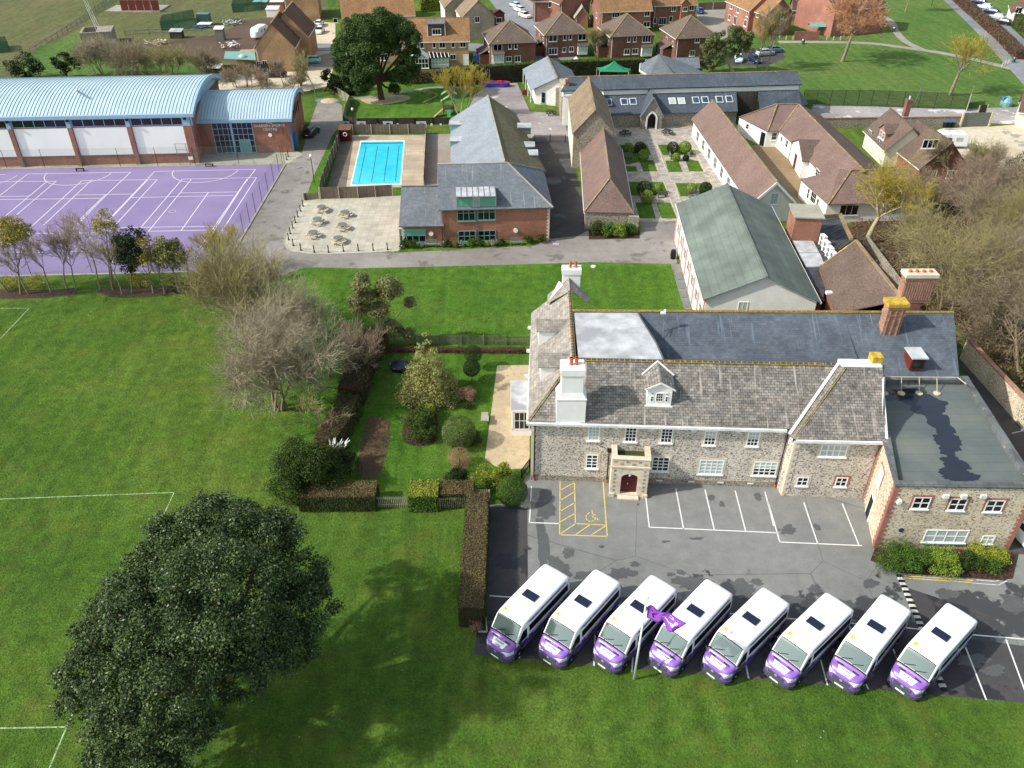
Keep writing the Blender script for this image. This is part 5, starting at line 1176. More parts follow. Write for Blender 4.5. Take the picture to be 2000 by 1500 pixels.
# white link block with chimney, left end of the range
lk=thing('white_link_block','white rendered flat roofed block with small brick chimney','building',P(1100,200,0))
q=[P(1100,188,5.0),P(1178,190,5.0),P(1176,173,5.0),P(1099,170,5.0)];wallring(lk,[(p.x,p.y) for p in q],5.0,'render');MB().poly(q).B('flat_roof','lead',lk);k=MB()
for i in range(4): k.bar(q[i] + V(0, 0, .1), q[(i + 1) % 4] + V(0, 0, .1), .2, .25)
k.B('parapet','white_old',lk);p=P(1108,178,5.0);chimney(lk,p,.7,.7,5.0,6.9,'brick_red',1);MB().tube(p+V(.6,0,0),p+V(.6,0,3.6),.03).bar(p+V(0,0,3.4),p+V(1.2,0,3.4),.03,.03).B('aerial','metal_grey',lk)
# nursery, pale slate
ny=thing('nursery','white nursery building with pale slate gable roof and flint end wall','building',P(1050,215,0))
e_l0,e_l1=P(1036,176,2.7),P(1020.5,135,2.7);rg0,rg1=P(1089,152,5.2),P(1069,110,5.2);er0,er1=P(1135,150,2.7),P(1115,119,2.7)
er0 = rg0 + (rg0 - e_l0); er0.z = 2.7; er1 = rg1 + (rg1 - e_l1); er1.z = 2.7
MB().slab([e_l1,e_l0,rg0,rg1],.1).B('pale_roof','slate_light',ny);MB().slab([er0,er1,rg1,rg0],.1).B('mossy_roof','slate_grey',ny);MB().bar(rg0+V(0,0,.03),rg1+V(0,0,.03),.3,.1).B('ridge_tiles','ridge_yellow',ny)
ii=V(.8,.5,0);n0=V(e_l0.x+.9,e_l0.y+.5,0);n1=V(er0.x-.5,er0.y+.3,0);n2=V(er1.x-.4,er1.y-.5,0);n3=V(e_l1.x+.9,e_l1.y-.5,0)
wallring(ny,[n0,n1,n2,n3],2.7,'render',extra=[[V(n0.x,n0.y,2.7),V(n1.x,n1.y,2.7),V(rg0.x,rg0.y+.4,5.0)]]);nd=n1-n0
MB().obox(n0+nd*.45-V(0,.5,0),nd*.55,V(0,.35,0),V(0,0,3.4)).B('flint_end','flint_grey',ny);window(ny,n0,nd,1.6,.3,.8,2.0,1,2,frame='teal');door(ny,n3,n0-n3,7.5,1.0,2.1,'teal','teal')
for k_ in range(4):window(ny,n3,n0-n3,1.2+k_*1.7,.9,1.2,1.1,2,1,frame='teal')
for k_ in range(4):p=n3.lerp(n0,k_/3.2)+V(-.75,0,0);MB().tube(p,p+V(0,0,2.6),.06).B('veranda_post','white',ny)
# ---- white range on the right of the courtyard
wr_=thing('white_courtyard_range','long white walled range with pinkish brown tiled roof beside courtyard','building',P(1400,300,0))
wl0,wl1=P(1350,232,2.9),P(1492,441,2.9);g0,g1=P(1391,195,5.9),P(1506,356,5.9)
# eave line follows the wall, ridge parallel
ul=(wl1-wl0);g1=g0+ul*((g1-g0).length/ul.length);wl1=wl0+ul*((g1-g0).length/ul.length)
rr0 = g0 + (g0 - wl0); rr0.z = 2.9; rr1 = g1 + (g1 - wl1); rr1.z = 2.9
MB().slab([wl0,wl1,g1,g0],.1).slab([rr1,rr0,g0,g1],.1).B('roof','tile_pink',wr_);MB().bar(g0+V(0,0,.04),g1+V(0,0,.04),.28,.1).B('ridge_tiles','ridge_yellow',wr_)
nv=V(ul.y,-ul.x,0).normalized();nv=nv if nv.x > 0 else -nv;wA,wB,wC,wD=wl0+nv*.35,wl1+nv*.35,rr1-nv*.35,rr0-nv*.35
uu = ul.normalized()
for p in (wA, wD): p -= uu * -.4
for p in (wB, wC): p -= uu * .5
wallring(wr_,[wA,wB,wC,wD],2.85,'render',extra=[[V(wB.x,wB.y,2.85),V(wC.x,wC.y,2.85),V((wB.x+wC.x)/2,(wB.y+wC.y)/2,5.75)],[V(wD.x,wD.y,2.85),V(wA.x,wA.y,2.85),V((wA.x+wD.x)/2,(wA.y+wD.y)/2,5.75)]])
A_ = V(wA.x, wA.y, 0); B_ = V(wB.x, wB.y, 0)
for k_ in range(7): window(wr_, A_, B_ - A_, 4 + k_ * 4.0, .5, 1.6, 1.7, 3, 2)
kk = MB()
for a_, b_ in ((wl1, g1), (g1, rr1)): kk.bar(a_ - V(0, 0, .12), b_ - V(0, 0, .12), .1, .3)
kk.B('bargeboard','white',wr_);mB,mC=V(wB.x,wB.y,0),V(wC.x,wC.y,0);window(wr_,mB,mC-mB,(mC-mB).length/2+.2,2.6,1.1,1.6,2,2,glass='blind')
# ---- white bungalow range further right
bg_=thing('white_bungalow_range','white bungalow range with hipped brown tiled roofs and arched porch','building',P(1560,300,0))
def pxslab(items,mat,nm,par):mb=MB();[mb.slab([P(*c) for c in it],.1) for it in items];return mb.build(nm,M[mat],par,world=True)
# main ridge (1560,203)->(1700,330); front-left eave (1485,256)... -> (1663,360)
m0,m1=P(1560,203,5.2),P(1715,325,5.2);f0,f1=P(1520,256,2.8),P(1662,392,2.8);b0,b1=P(1590,222,2.8),P(1760,345,2.8)
pxslab([[(1443,229,2.8),(1499,256,2.8),(1520,205,5.2)],[(1499,256,2.8),(1521,256,2.8),(1560,203,5.2),(1516,203,5.2)]],'tile_pink','hipped_roof',bg_)
MB().slab([P(1521,256,2.8),P(1560,291,2.8),P(1606,343,2.8),P(1690,335,5.2),P(1560,203,5.2)],.1).B('long_roof','tile_pink',bg_)
MB().slab([P(1560,203,5.2),P(1690,335,5.2),P(1722,330,2.8),P(1600,222,2.8)],.1).B('back_roof','tile_brown',bg_)
MB().slab([P(1563,350,2.8),P(1617,399,2.8),P(1662,332,5.0),P(1640,330,5.0)],.1).slab([P(1617,399,2.8),P(1808,394,2.8),P(1775,330,5.0),P(1662,332,5.0)],.1).B('front_roof','tile_pink',bg_)
pa,pb2=P(1547,277,2.8),P(1569,313,2.8);pa.z=pb2.z=0;pq=(pb2-pa).normalized();pm=(pa+pb2)/2;pn2=V(-pq.y,pq.x,0);zp=V(0,0,1)
MB().poly([pa,pb2,pb2+zp*2.9,pm+zp*4.5,pa+zp*2.9]).obox(pa,pn2*3.5,pq*.15,zp*2.85).obox(pb2,pn2*3.5,-pq*.15,zp*2.85).B('porch_wall','render',bg_)
MB().slab([pa-pq*.3-pn2*.2+zp*2.75,pa-pq*.3+pn2*2.6+zp*2.75,pm+pn2*4.6+zp*4.6,pm-pn2*.2+zp*4.6],.1).slab([pb2+pq*.3-pn2*.2+zp*2.75,pb2+pq*.3+pn2*2.6+zp*2.75,pm+pn2*4.6+zp*4.6,pm-pn2*.2+zp*4.6],.1).B('porch_roof','tile_brown',bg_)
k = MB()
for a_,b_ in (((1560,203,5.24),(1690,335,5.24)),((1516,203,5.24),(1560,203,5.24)),((1499,256,2.84),(1518,204,5.24)),((1617,399,2.85),(1662,332,5.05)),((1662,332,5.05),(1775,330,5.05)),((1443,229,2.85),(1516,203,5.25)),((1521,256,2.85),(1560,203,5.24))):k.bar(P(*a_),P(*b_),.22,.1)
k.B('ridge_tiles', 'ridge_yellow', bg_)
def wallline(par, pts, z, mat='render', nm='wall'):
    mb = MB()
    for a_,b_ in zip(pts,pts[1:]):a_,b_=P(*a_),P(*b_);mb.poly([V(a_.x,a_.y,0),V(b_.x,b_.y,0),V(b_.x,b_.y,z),V(a_.x,a_.y,z)]);mb.poly([V(b_.x+.05,b_.y+.05,0),V(a_.x+.05,a_.y+.05,0),V(a_.x+.05,a_.y+.05,z),V(b_.x+.05,b_.y+.05,z)])
    return mb.build(nm, M[mat], par, world=True)
wallline(bg_,[(1446,226,2.8),(1444,230,2.8),(1499,254,2.8),(1521,254,2.8),(1546,277,2.8)],2.75);wallline(bg_,[(1580,312,2.8),(1606,341,2.8),(1640,341,2.8)],2.75);wallline(bg_,[(1566,349,2.8),(1617,396,2.8),(1800,392,2.8),(1800,350,2.8)],2.75)
door(bg_, pa, pb2 - pa, (pb2 - pa).length * .5, 1.4, 2.3, 'maroon', 'white')
def wallwins(par, a_, b_, lst, **kw):
    A_, B_ = P(*a_), P(*b_); A_.z = B_.z = 0; windows_px(par, A_, B_, lst, **kw)
wallwins(bg_,(1499,254,2.8),(1521,254,2.8),[(1512,266,.9,1.3,1,2)]);wallwins(bg_,(1521,254,2.8),(1546,277,2.8),[(1527,272,.7,.9,1,1),(1537,281,.9,1.2,1,2)]);wallwins(bg_,(1580,312,2.8),(1606,341,2.8),[(1597,338,1.6,1.1,2,2)])
wallwins(bg_,(1566,349,2.8),(1617,396,2.8),[(1579,378,.6,1.5,1,2),(1589,386,1.6,1.5,3,2),(1597,397,.6,1.4,1,2)]);wallwins(bg_,(1617,396,2.8),(1800,392,2.8),[(1658,410,2.6,1.5,3,1,dict(frame='white_old'))])
wallwins(bg_,(1444,230,2.8),(1499,254,2.8),[(1460,247,.8,.9,1,2)]);pA,pB=P(1444,230,2.8),P(1499,254,2.8);pA.z=pB.z=0;s_,_=wall_hit(pA,pB,1490,270);door(bg_,pA,pB-pA,s_,1.1,2.2,'black')
# ================================================================== SPORTS HALL
sh=thing('sports_hall','brick and white panel sports hall with pale blue barrel roofs','sports hall',(-49.5,126.5,0))
def barrel(par, fr, W, D, ez, rise, ov, nrib, nm='barrel_roof', end='blue_panel'):
    Rr=((D/2) ** 2+rise ** 2)/(2*rise);zc=ez+rise-Rr;N_=16;ha=math.asin(D/2/Rr);t=.12
    pt=lambda a,x,dr=0:fr(x,D/2+(Rr+dr)*math.sin(a),zc+(Rr+dr)*math.cos(a));ang=[-ha+2*ha*i/N_ for i in range(N_+1)]
    mb = MB()
    for a,b in zip(ang,ang[1:]):mb.poly([pt(a,-ov),pt(a,W+ov),pt(b,W+ov),pt(b,-ov)]); 
    ro = mb.build(nm, M['seam_roof'], par, world=True)
    k = MB()
    for i in range(nrib + 1):
        x = -ov + (W + 2 * ov) * i / nrib
        for a,b in zip(ang,ang[1:]):k.poly([pt(a,x-.035),pt(a,x,.07),pt(b,x,.07),pt(b,x-.035)]);k.poly([pt(a,x,.07),pt(a,x+.035),pt(b,x+.035),pt(b,x,.07)])
    rb = k.B('standing_seam', 'seam_rib', ro)
    k = MB()
    for x in (-ov, W + ov):
        for a,b in zip(ang,ang[1:]):k.poly([pt(a,x,.12),pt(b,x,.12),pt(b,x,-.55),pt(a,x,-.55)]);k.poly([pt(a,x-.3,.12),pt(a,x+.02,.12),pt(b,x+.02,.12),pt(b,x-.3,.12)]);k.poly([pt(a,x-.3,-.5),pt(b,x-.3,-.5),pt(b,x+.02,-.5),pt(a,x+.02,-.5)])
    k.B('verge_trim', 'blue_panel', ro)
    k=MB().obox(fr(-ov-.05,-.45,ez-.45),fr.u*(W+2*ov+.1),fr.v*.5,V(0,0,.5));k.B('eaves_fascia','blue_panel',ro)
    k = MB()
    for x in (0,W):k.poly([fr(x,0,ez-1.2)]+[pt(a,x,-.1) for a in ang]+[fr(x,D,ez-1.2)])
    k.build('end_panel', M[end], par, world=True); return ro, pt
HF_=Fr((-49.4,126.7),(-30,-1.9));HF_=Fr(HF_.o-V(66*.998,66*.0632,0),(.998,.0632));HW,HD=66.0,20.0
barrel(sh, HF_, HW, HD, 7.7, 2.3, .9, 125)
wallring(sh, [HF_(0, 0), HF_(HW, 0), HF_(HW, HD), HF_(0, HD)], 7.4, 'brick_class')
cols = []; k = MB(); gl = MB(); wp = MB(); pr_ = MB(); xs = [HW - 1.7]
WA, WB = HF_(0, 0), HF_(HW, 0)
pier=[wall_hit(WA,WB,px,300)[0] for px in (380,268,153,40)];dx=(pier[1]-pier[3])/2
step = (pier[0] - pier[2]) / 2; ps = [pier[0] - step * i for i in range(8)]
for i, s in enumerate(ps):
    w_ = 1.5 if i == 0 else .8
    MB().obox(HF_(s-w_/2,-.25,0),HF_.u*w_,HF_.v*.3,V(0,0,5.9)).B('brick_pier','brick_class',sh)
    MB().obox(HF_(s-w_/2,-.28,5.9),HF_.u*w_,HF_.v*.33,V(0,0,1.4)).B('blue_pier_head','blue_panel',sh)
    l=MB().box(HF_(s+(0 if i else -.2),-.45,6.9),(.35,.3,.3),.06);l.B('floodlight','black',sh)
    p=HF_(s+w_*.35,-.32);MB().tube(p,p+V(0,0,7.2),.06).B('downpipe','metal_grey',sh)
    if i < 7:
        s0, s1 = ps[i + 1] + .4, s - w_ / 2
        MB().obox(HF_(s0,-.12,1.6),HF_.u*(s1-s0),HF_.v*.1,V(0,0,4.25)).B('white_panel','panel_white',sh)
        window(sh,WA,HF_.u,(s0+s1)/2,6.0,s1-s0,1.15,5,1,frame='blue_panel',glass='glass_dark',sill=False,fw=.08,bars=.1)
# annex with entrance
AFr = Fr((-50.3, 130.35), (15.0, 1.05)); AW, AD = 14.9, 14.2
barrel(sh,AFr,AW,AD,5.5,2.1,.55,34,'entrance_roof','brick_class');wallring(sh,[AFr(0,0),AFr(AW,0),AFr(AW,AD),AFr(0,AD)],5.3,'brick_class',name='entrance_wall')
AA,AB=AFr(0,0),AFr(AW,0);s0,_=wall_hit(AA,AB,418,270);s1,_=wall_hit(AA,AB,497,270)
window(sh,AA,AFr.u,(s0+s1)/2,.1,s1-s0,5.0,8,5,frame='blue_panel',glass='glass_dark',sill=False,bars=.07,fw=.1,name='glazed_entrance')
MB().obox(AFr((s0+s1)/2-.3,-.2,0),AFr.u*.3,AFr.v*.15,V(0,0,5.2)).B('blue_post','blue_panel',sh)
door(sh, AA, AFr.u, s1 - 1.6, 1.6, 2.2, 'teal', 'blue_panel')
k=MB().obox(AFr(AW-.03,0,0),AFr.u*.25,AFr.v*.5,V(0,0,5.3)).obox(AFr(AW+.02,1.5,0),AFr.u*.5,AFr.v*1.2,V(0,0,2.4));k.B('blue_corner','blue_dark',sh)
for i in range(5):window(sh,AFr(AW,0),AFr.v,3.6+i*1.6,3.6+.4*math.sin(i*.8),.5,1.8,1,1,frame='black',sill=False)
k=MB().tube(AFr(AW-1.3,-.15,2.6),AFr(AW-1.3,-.15,5.2),.05).tube(AFr(2.6,-.15,0),AFr(1.3,-.15,5.2),.05);k.B('downpipe','metal_grey',sh)
k=MB().tube(AFr(AW-3.2,-.02,2.9),AFr(AW-3.2,-.1,2.9),.3,n=16);k.B('white_plaque','white',sh)
for t_, z_ in (('THE', 4.72), ('SHAREEN SPORTS', 4.2), ('CENTRE', 3.62)):
    s_,_=wall_hit(AA,AB,527,250);place_text('lettering',t_,.58,M['white'],sh,lambda x,y,z,z_=z_,s_=s_:(AFr(s_+x*1.05,-.06,z_+y)-sh.location))
# ================================================================== HOUSES BEYOND
def house_px(label,ea,eb,depth,ez,rz,axis,hips,wall,roof,wins=(),ridge='ridge_yellow',over=.35,gut='white',porch=(),bays=(),cat='house',name='brick_house',gable=None,side=None,rpos=.5,group=None):
    A,B=P(ea[0],ea[1],ez),P(eb[0],eb[1],ez);fr=Fr(A,B-A);W=(V(B.x,B.y)-V(A.x,A.y)).length
    fr.o = fr(over, over); W -= 2 * over; D = depth - 2 * over
    o=thing(name,label,cat,fr(0,0),0,group);roof_body(o,fr,W,D,ez+.2,rz,axis,hips,over,wall,roof,ridge,gut,gable=gable,rpos=rpos)
    a, b = fr(0, 0), fr(W, 0); windows_px(o, a, b, wins, fw=.09, bars=.07)
    for x, y, w_, h_ in bays:
        s,z=wall_hit(a,b,x,y);k=MB().obox(fr(s-w_/2,-.55,z-h_/2),fr.u*w_,fr.v*.55,V(0,0,h_));bo=k.B('bay','white',o)
        window(bo,fr(0,-.56),fr.u,s,z-h_/2+.5,w_-.1,h_-.55,4,1,glass='blind',sill=False);MB().slab([fr(s-w_/2-.15,-.75,z+h_/2),fr(s+w_/2+.15,-.75,z+h_/2),fr(s+w_/2+.15,0,z+h_/2+.7),fr(s-w_/2-.15,0,z+h_/2+.7)],.08).B('bay_roof','tile_grey',bo)
    p0_=fr(.25,-.1);MB().tube(p0_,p0_+V(0,0,ez),.05).build('downpipe',M[gut],o,world=True)
    if side is not None:
        for s_, z_, w_, h_ in side: window(o, fr(0, D), -fr.v, D - s_, z_, w_, h_, 2, 1)
    return o, fr, W, D
HG = 'brick houses in the row behind the hedge'
hp = dict(ridge='ridge_yellow', group=HG)
def pyr(label, ea, eb, wins, bays, lean):
    o,fr,W,D=house_px(label,ea,eb,10.5,4.8,8.3,'v',(4.6,4.6),'brick_brown','tile_grey',wins,bays=bays,side=[(2,2.8,1.0,1.0),(6,2.8,1.0,1.0)],**hp)
    k=MB().slab([fr(-2.2,2,2.2),fr(-2.2,7,2.2),fr(0,7,3.2),fr(0,2,3.2)],.08);k.B('porch_roof','tile_grey',o);MB().obox(fr(-2.0,2.2),fr.u*1.99,fr.v*4.6,V(0,0,2.15)).B('porch','brick_brown',o);window(o,fr(-2.02,7),-fr.v,2.5,.4,2.2,1.6,3,1)
    return o
pyr('brown brick house with pyramid roof left of the street, clean walls facing the hedge',(955,86.5),(1050,82.5),[(972,93,1.9,1.4,2,1),(996,90,.7,1.2,1,1),(1007.5,90,.7,1.2,1,1),(993.5,115,1.3,1.1,2,1),(1011,115,1.3,1.3,2,1)],[(973,114,2.4,2.0)],0)
pyr('brown brick house with pyramid roof between the street and the bare shrub',(1063,69.5),(1152,65.5),[(1080,74.5,1.9,1.4,2,1),(1103,73,.7,1.2,1,1),(1114,72,.7,1.2,1,1),(1137,72,1.8,1.4,2,1),(1080,100,2.0,1.4,3,1),(1102,97,.8,1.0,1,1),(1116,96,1.1,1.1,2,1)],[(1137,97,2.2,1.9)],0)
pyr('brown brick house with pyramid roof directly behind the green canopy',(1191.5,72.5),(1281,68.5),[(1228.5,76.5,.7,1.2,1,1),(1240,76,.7,1.2,1,1),(1263,76,1.9,1.4,3,1),(1224.5,101,1.3,1.2,2,1),(1240.5,100,1.3,1.2,2,1)],[(1262,100,2.4,1.9)],0)
pyr('brown brick house with pyramid roof partly hidden by the olive green tree',(1320,76),(1405,72),[(1352,104,1.2,1.2,2,1),(1362,78,1.1,1.1,2,1)],[],0)
house_px('wide red brick house with orange brown gable roof behind the pyramid roofed houses',(1172,23.5),(1276,20),10,5.0,9.0,'u',(0,0),'brick_red','tile_orange',[(1203,28.5,1.9,1.3,3,1),(1264,25.5,1.3,1.4,2,1),(1263,47.5,1.8,1.3,2,1)],group='red brick houses further back',side=[(4,2.8,1,1.2)])
o,fr,W,D=house_px('red brick house with orange porch gable beside the fenced parking court',(1276,11.5),(1364,8.5),10,5.0,9.0,'u',(0,0),'brick_red','tile_orange',[(1316,16,1.2,1.4,2,1),(1351,14.5,1.3,1.4,2,1),(1279,40,.9,1.4,1,1),(1294,41,2.0,1.7,3,1),(1310,37,.9,1.4,1,1)],group='red brick houses further back')
s_,_=wall_hit(fr(0,0),fr(W,0),1335,20);k=MB().obox(fr(s_-.9,-.9),fr.u*1.9,fr.v*.9,V(0,0,5.4));k.poly([fr(s_-.9,-.9,5.4),fr(s_+1.0,-.9,5.4),fr(s_+.05,-.9,6.5)]);b_=k.B('projecting_bay','brick_class',o);window(b_,fr(0,-.9),fr.u,s_+.05,3.6,1.2,1.0,2,1);MB().slab([fr(s_-1.1,-1.1,5.3),fr(s_+.05,-1.1,6.6),fr(s_+.05,2.5,6.6),fr(s_-1.1,.5,5.3)],.08).slab([fr(s_+1.2,-1.1,5.3),fr(s_+.05,-1.1,6.6),fr(s_+.05,2.5,6.6),fr(s_+1.2,.5,5.3)],.08).B('bay_roof','tile_orange',b_)
house_px('tall red brick house end wall beyond the small gabled garage',(1093,8),(1156,2),9,5.2,9.5,'v',(0,0),'brick_red','tile_conc',[],group='red brick houses further back')
o,fr,W,D=house_px('small red brick garage with pale gable roof between two houses',(1122,33),(1152,33),7,2.6,4.8,'v',(0,0),'brick_class','concrete',[],cat='garage',name='garage',ridge='concrete')
o,fr,W,D=house_px('white porch fronted red brick house at the top by the bare street tree',(1040,2),(1092,2),9,5.0,9.0,'u',(0,0),'brick_red','tile_conc',[(1075,8,1.0,1.5,1,1),(1085,6,1.0,1.5,1,1)],group='red brick houses further back')
# right hand pair, gables towards the camera
def rot_house(label,c_near,c_left,W,D,ez,rz,wall,roof,gwins=(),lwins=(),axis='v',**kw):
    """near corner of the gable at eaves height, and a point along the left eaves going back"""
    A,B=P(c_near[0],c_near[1],ez),P(c_left[0],c_left[1],ez);vv=V(B.x-A.x,B.y-A.y,0).normalized();fr=Fr(A,(vv.y,-vv.x));o=thing(kw.get('name','brick_house'),label,kw.get('cat','house'),fr(0,0),0,kw.get('group'))
    D=D or (V(B.x-A.x,B.y-A.y,0)).length;roof_body(o,fr,W,D,ez,rz,'v' if axis == 'v' else 'u',kw.get('hips',(0,0)),.3,wall,roof,kw.get('ridge','ridge_yellow'),'white');windows_px(o,fr(0,0),fr(W,0),gwins,fw=.09,bars=.07);windows_px(o,fr(0,D),fr(0,0),lwins,fw=.09,bars=.07);return o,fr,W,D
rot_house('red brick house with steep orange roof, gable facing, right of the yellow tree',(1497,28.5),(1476,20.5),7.2,9,5.0,8.3,'brick_red','tile_orange',[(1505,34,1.3,1.2,2,1),(1526,31,1.4,1.4,2,1)],[(1481,29,1.6,1.2,2,1)],group='red brick houses further back')
o,fr,W,D=rot_house('red brick house with white porch behind the olive green tree',(1465,20.5),(1424,2),7.0,13,5.0,8.3,'brick_pink','tile_orange',[],[(1442,18,1.2,1.6,2,1),(1460,27,1.0,1.3,2,1),(1429,12,1.2,1.3,2,1),(1425,34,1.2,1.3,2,1),(1436,40,1.6,2.0,2,1),(1456,45,1.4,1.5,2,1)],group='red brick houses further back')
rot_house('low bungalow with dark grey roof behind the garden sheds',(1550,18),(1546,10),9,7,2.8,5.6,'brick_red','tile_dark',[],[],axis='u')
rot_house('big pinkish brown gabled house behind the red twigged tree',(1632,20),(1605,12),15,14,6.0,11,'brick_pink','tile_dark',[],[],axis='u',group='red brick houses further back')
rot_house('white bungalow corner at the top right beyond the estate road',(1976,22),(1972,6),9,9,3,5.5,'render','tile_conc',[(1990,20,1.5,1.5,2,1)],[])
sf=thing('garden_shed','pale turquoise garden shed beside the pinkish brown house','shed',P(1595,50,0));MB().box(P(1595,50,0),(3.4,2.2,2.0)).B('wall','teal',sf);p=P(1595,50,2.0);MB().slab([p+V(-1.9,-1.3,0),p+V(1.9,-1.3,0),p+V(1.9,0,.7),p+V(-1.9,0,.7)],.06).slab([p+V(-1.9,1.3,0),p+V(1.9,1.3,0),p+V(1.9,0,.7),p+V(-1.9,0,.7)],.06).B('roof','teal',sf)
hd=thing('garden_wall','brown garden wall with ivy beside the park path','wall',P(1555,68,0));MB().bar(P(1552,70,1),P(1600,70,1),.3,2.0).B('wall_face','brick_red',hd)
# tan brick houses on the left
o,fr,W,D=house_px('tan brick gable ended house with steep brown roof behind the sports hall',(495,94),(577,92.5),12,4.9,9.6,'v',(0,0),'brick_tan','tile_conc',[(505,124,.9,1.0,1,1),(517,123,1.1,1.0,2,1)],over=.25,name='tan_house')
o2,fr2,W2,D2=house_px('tan brick house with yellow lichened ridge stepping behind the gable ended house',(520,72),(603,71),11,5.3,10.2,'v',(0,0),'brick_tan','tile_conc',[],over=.25,name='tan_house',side=[(3,3,1,1)])
house_px('tan brick gable wall of a house at the top with dark pipe',(552,-2),(622,-4),12,5.3,9.8,'v',(0,0),'brick_tan','tile_conc',[],over=.25,name='tan_house')
p = P(588, 10, 4); MB()
ga=thing('lean_to_extension','low tan extension with grey green sheet roof and dome skylight','extension',P(470,128,0))
MB().slab([P(437,114,2.6),P(500,117,2.6),P(497,101,2.9),P(440,100,2.9)],.1).B('roof','teal',ga);MB().obox(P(465,129,0),P(499,128,0)-P(465,129,0),V(0,4,0),V(0,0,2.4)).B('wall','brick_tan',ga);MB().lathe(P(474,111,2.7),[(.9,0),(.8,.25),(.4,.5),(.02,.6)],14).B('dome_skylight','blind',ga)
# terraces behind the tall evergreen
o,fr,W,D=house_px('orange roofed tan terrace with grey box dormer and two conservatories',(668,84),(918,80.5),10,4.9,8.6,'u',(0,0),'brick_tan','tile_orange',[(824,88,.9,1.3,1,1),(848,88,.7,1.1,1,1),(864,88,1.3,1.2,2,1),(885,87,.7,1.2,1,1),(904,86,1.3,1.3,2,1),(885,111,1.3,1.1,2,1),(780,88,1.3,1.3,2,1),(750,112,1.5,1.3,2,1),(810,90,1,1.2,1,1)],name='terrace')
s_,_=wall_hit(fr(0,0),fr(W,0),851,70);s2_,_=wall_hit(fr(0,0),fr(W,0),836,70);s3,_=wall_hit(fr(0,0),fr(W,0),869,70)
k=MB().obox(fr(s2_,.9,4.9),fr.u*(s3-s2_),fr.v*4.2,V(0,0,3.2));dd=k.B('box_dormer','tile_dark',o);MB().obox(fr(s2_-.15,.7,8.1),fr.u*(s3-s2_+.3),fr.v*4.2,V(0,0,.15)).B('dormer_roof','slate_grey',dd);window(dd,fr(0,.9),fr.u,s_+.2,6.0,1.9,1.2,3,1);k=MB().obox(fr(s2_-.12,.86,4.9),fr.u*.12,fr.v*.1,V(0,0,3.2)).obox(fr(s3,.86,4.9),fr.u*.12,fr.v*.1,V(0,0,3.2));k.B('white_trim','white',dd)
door(o, fr(0, 0), fr.u, wall_hit(fr(0, 0), fr(W, 0), 910, 112)[0], 1.0, 2.1, 'white')
cg=thing('conservatory','white gabled conservatory with glass roof behind the terrace','conservatory',P(822,137,0));q0,q1=P(805,137,0),P(838,136,0);cfr=Fr(q0,q1-q0);cw=(q1-q0).length
wallring(cg,[cfr(0,0),cfr(cw,0),cfr(cw,3),cfr(0,3)],.5,'brick_tan',name='dwarf_wall');window(cg,cfr(0,0),cfr.u,cw/2,.3,cw,2.0,5,2,fw=.12,bars=.1);window(cg,cfr(0,3),-cfr.v,1.5,.3,3,2.0,3,2,fw=.12,bars=.1)
k=MB().slab([cfr(-.1,-.1,2.3),cfr(cw/2,-.1,3.5),cfr(cw/2,3,3.5),cfr(-.1,3,2.3)],.05).slab([cfr(cw+.1,-.1,2.3),cfr(cw/2,-.1,3.5),cfr(cw/2,3,3.5),cfr(cw+.1,3,2.3)],.05);k.poly([cfr(0,0,2.3),cfr(cw,0,2.3),cfr(cw/2,0,3.4)]);k.B('glass_roof','blind',cg)
k = MB()
for f_ in (0,.33,.66,1):k.bar(cfr(cw*f_,-.12,2.35),cfr(cw/2,-.12,3.55),.08,.08);k.bar(cfr(-.1,3*f_,2.36),cfr(cw/2,3*f_,3.56),.08,.08);k.bar(cfr(cw+.1,3*f_,2.36),cfr(cw/2,3*f_,3.56),.08,.08)
k.B('glazing_bar', 'white', cg)
cg=thing('conservatory','white lean-to conservatory with dark glass roof right of the gabled one','conservatory',P(858,131,0));q0,q1=P(843,133,0),P(877,131,0);cfr=Fr(q0,q1-q0);cw=(q1-q0).length
wallring(cg,[cfr(0,0),cfr(cw,0),cfr(cw,3),cfr(0,3)],.6,'white',name='dwarf_wall');window(cg,cfr(0,0),cfr.u,cw/2,.6,cw,1.4,5,2,fw=.12,bars=.1,glass='blind');MB().slab([cfr(-.1,-.15,2.0),cfr(cw+.1,-.15,2.0),cfr(cw+.1,3,3.0),cfr(-.1,3,3.0)],.05).B('glass_roof','glass_dark',cg);k=MB()
for f_ in range(6):k.bar(cfr(-.1+(cw+.2)*f_/5,-.15,2.06),cfr(-.1+(cw+.2)*f_/5,3,3.06),.12,.08)
k.B('glazing_bar', 'white', cg)
house_px('long orange tiled terrace roof rising behind the tall evergreen tree',(667,36),(812,30),10,4.9,8.6,'u',(0,0),'brick_tan','tile_orange',[(655,40,1,1,1,1)],name='terrace')
house_px('orange roofed terrace end at the very top with white window',(668,2),(776,-1),10,4.9,8.6,'u',(0,0),'brick_tan','tile_orange',[],name='terrace')
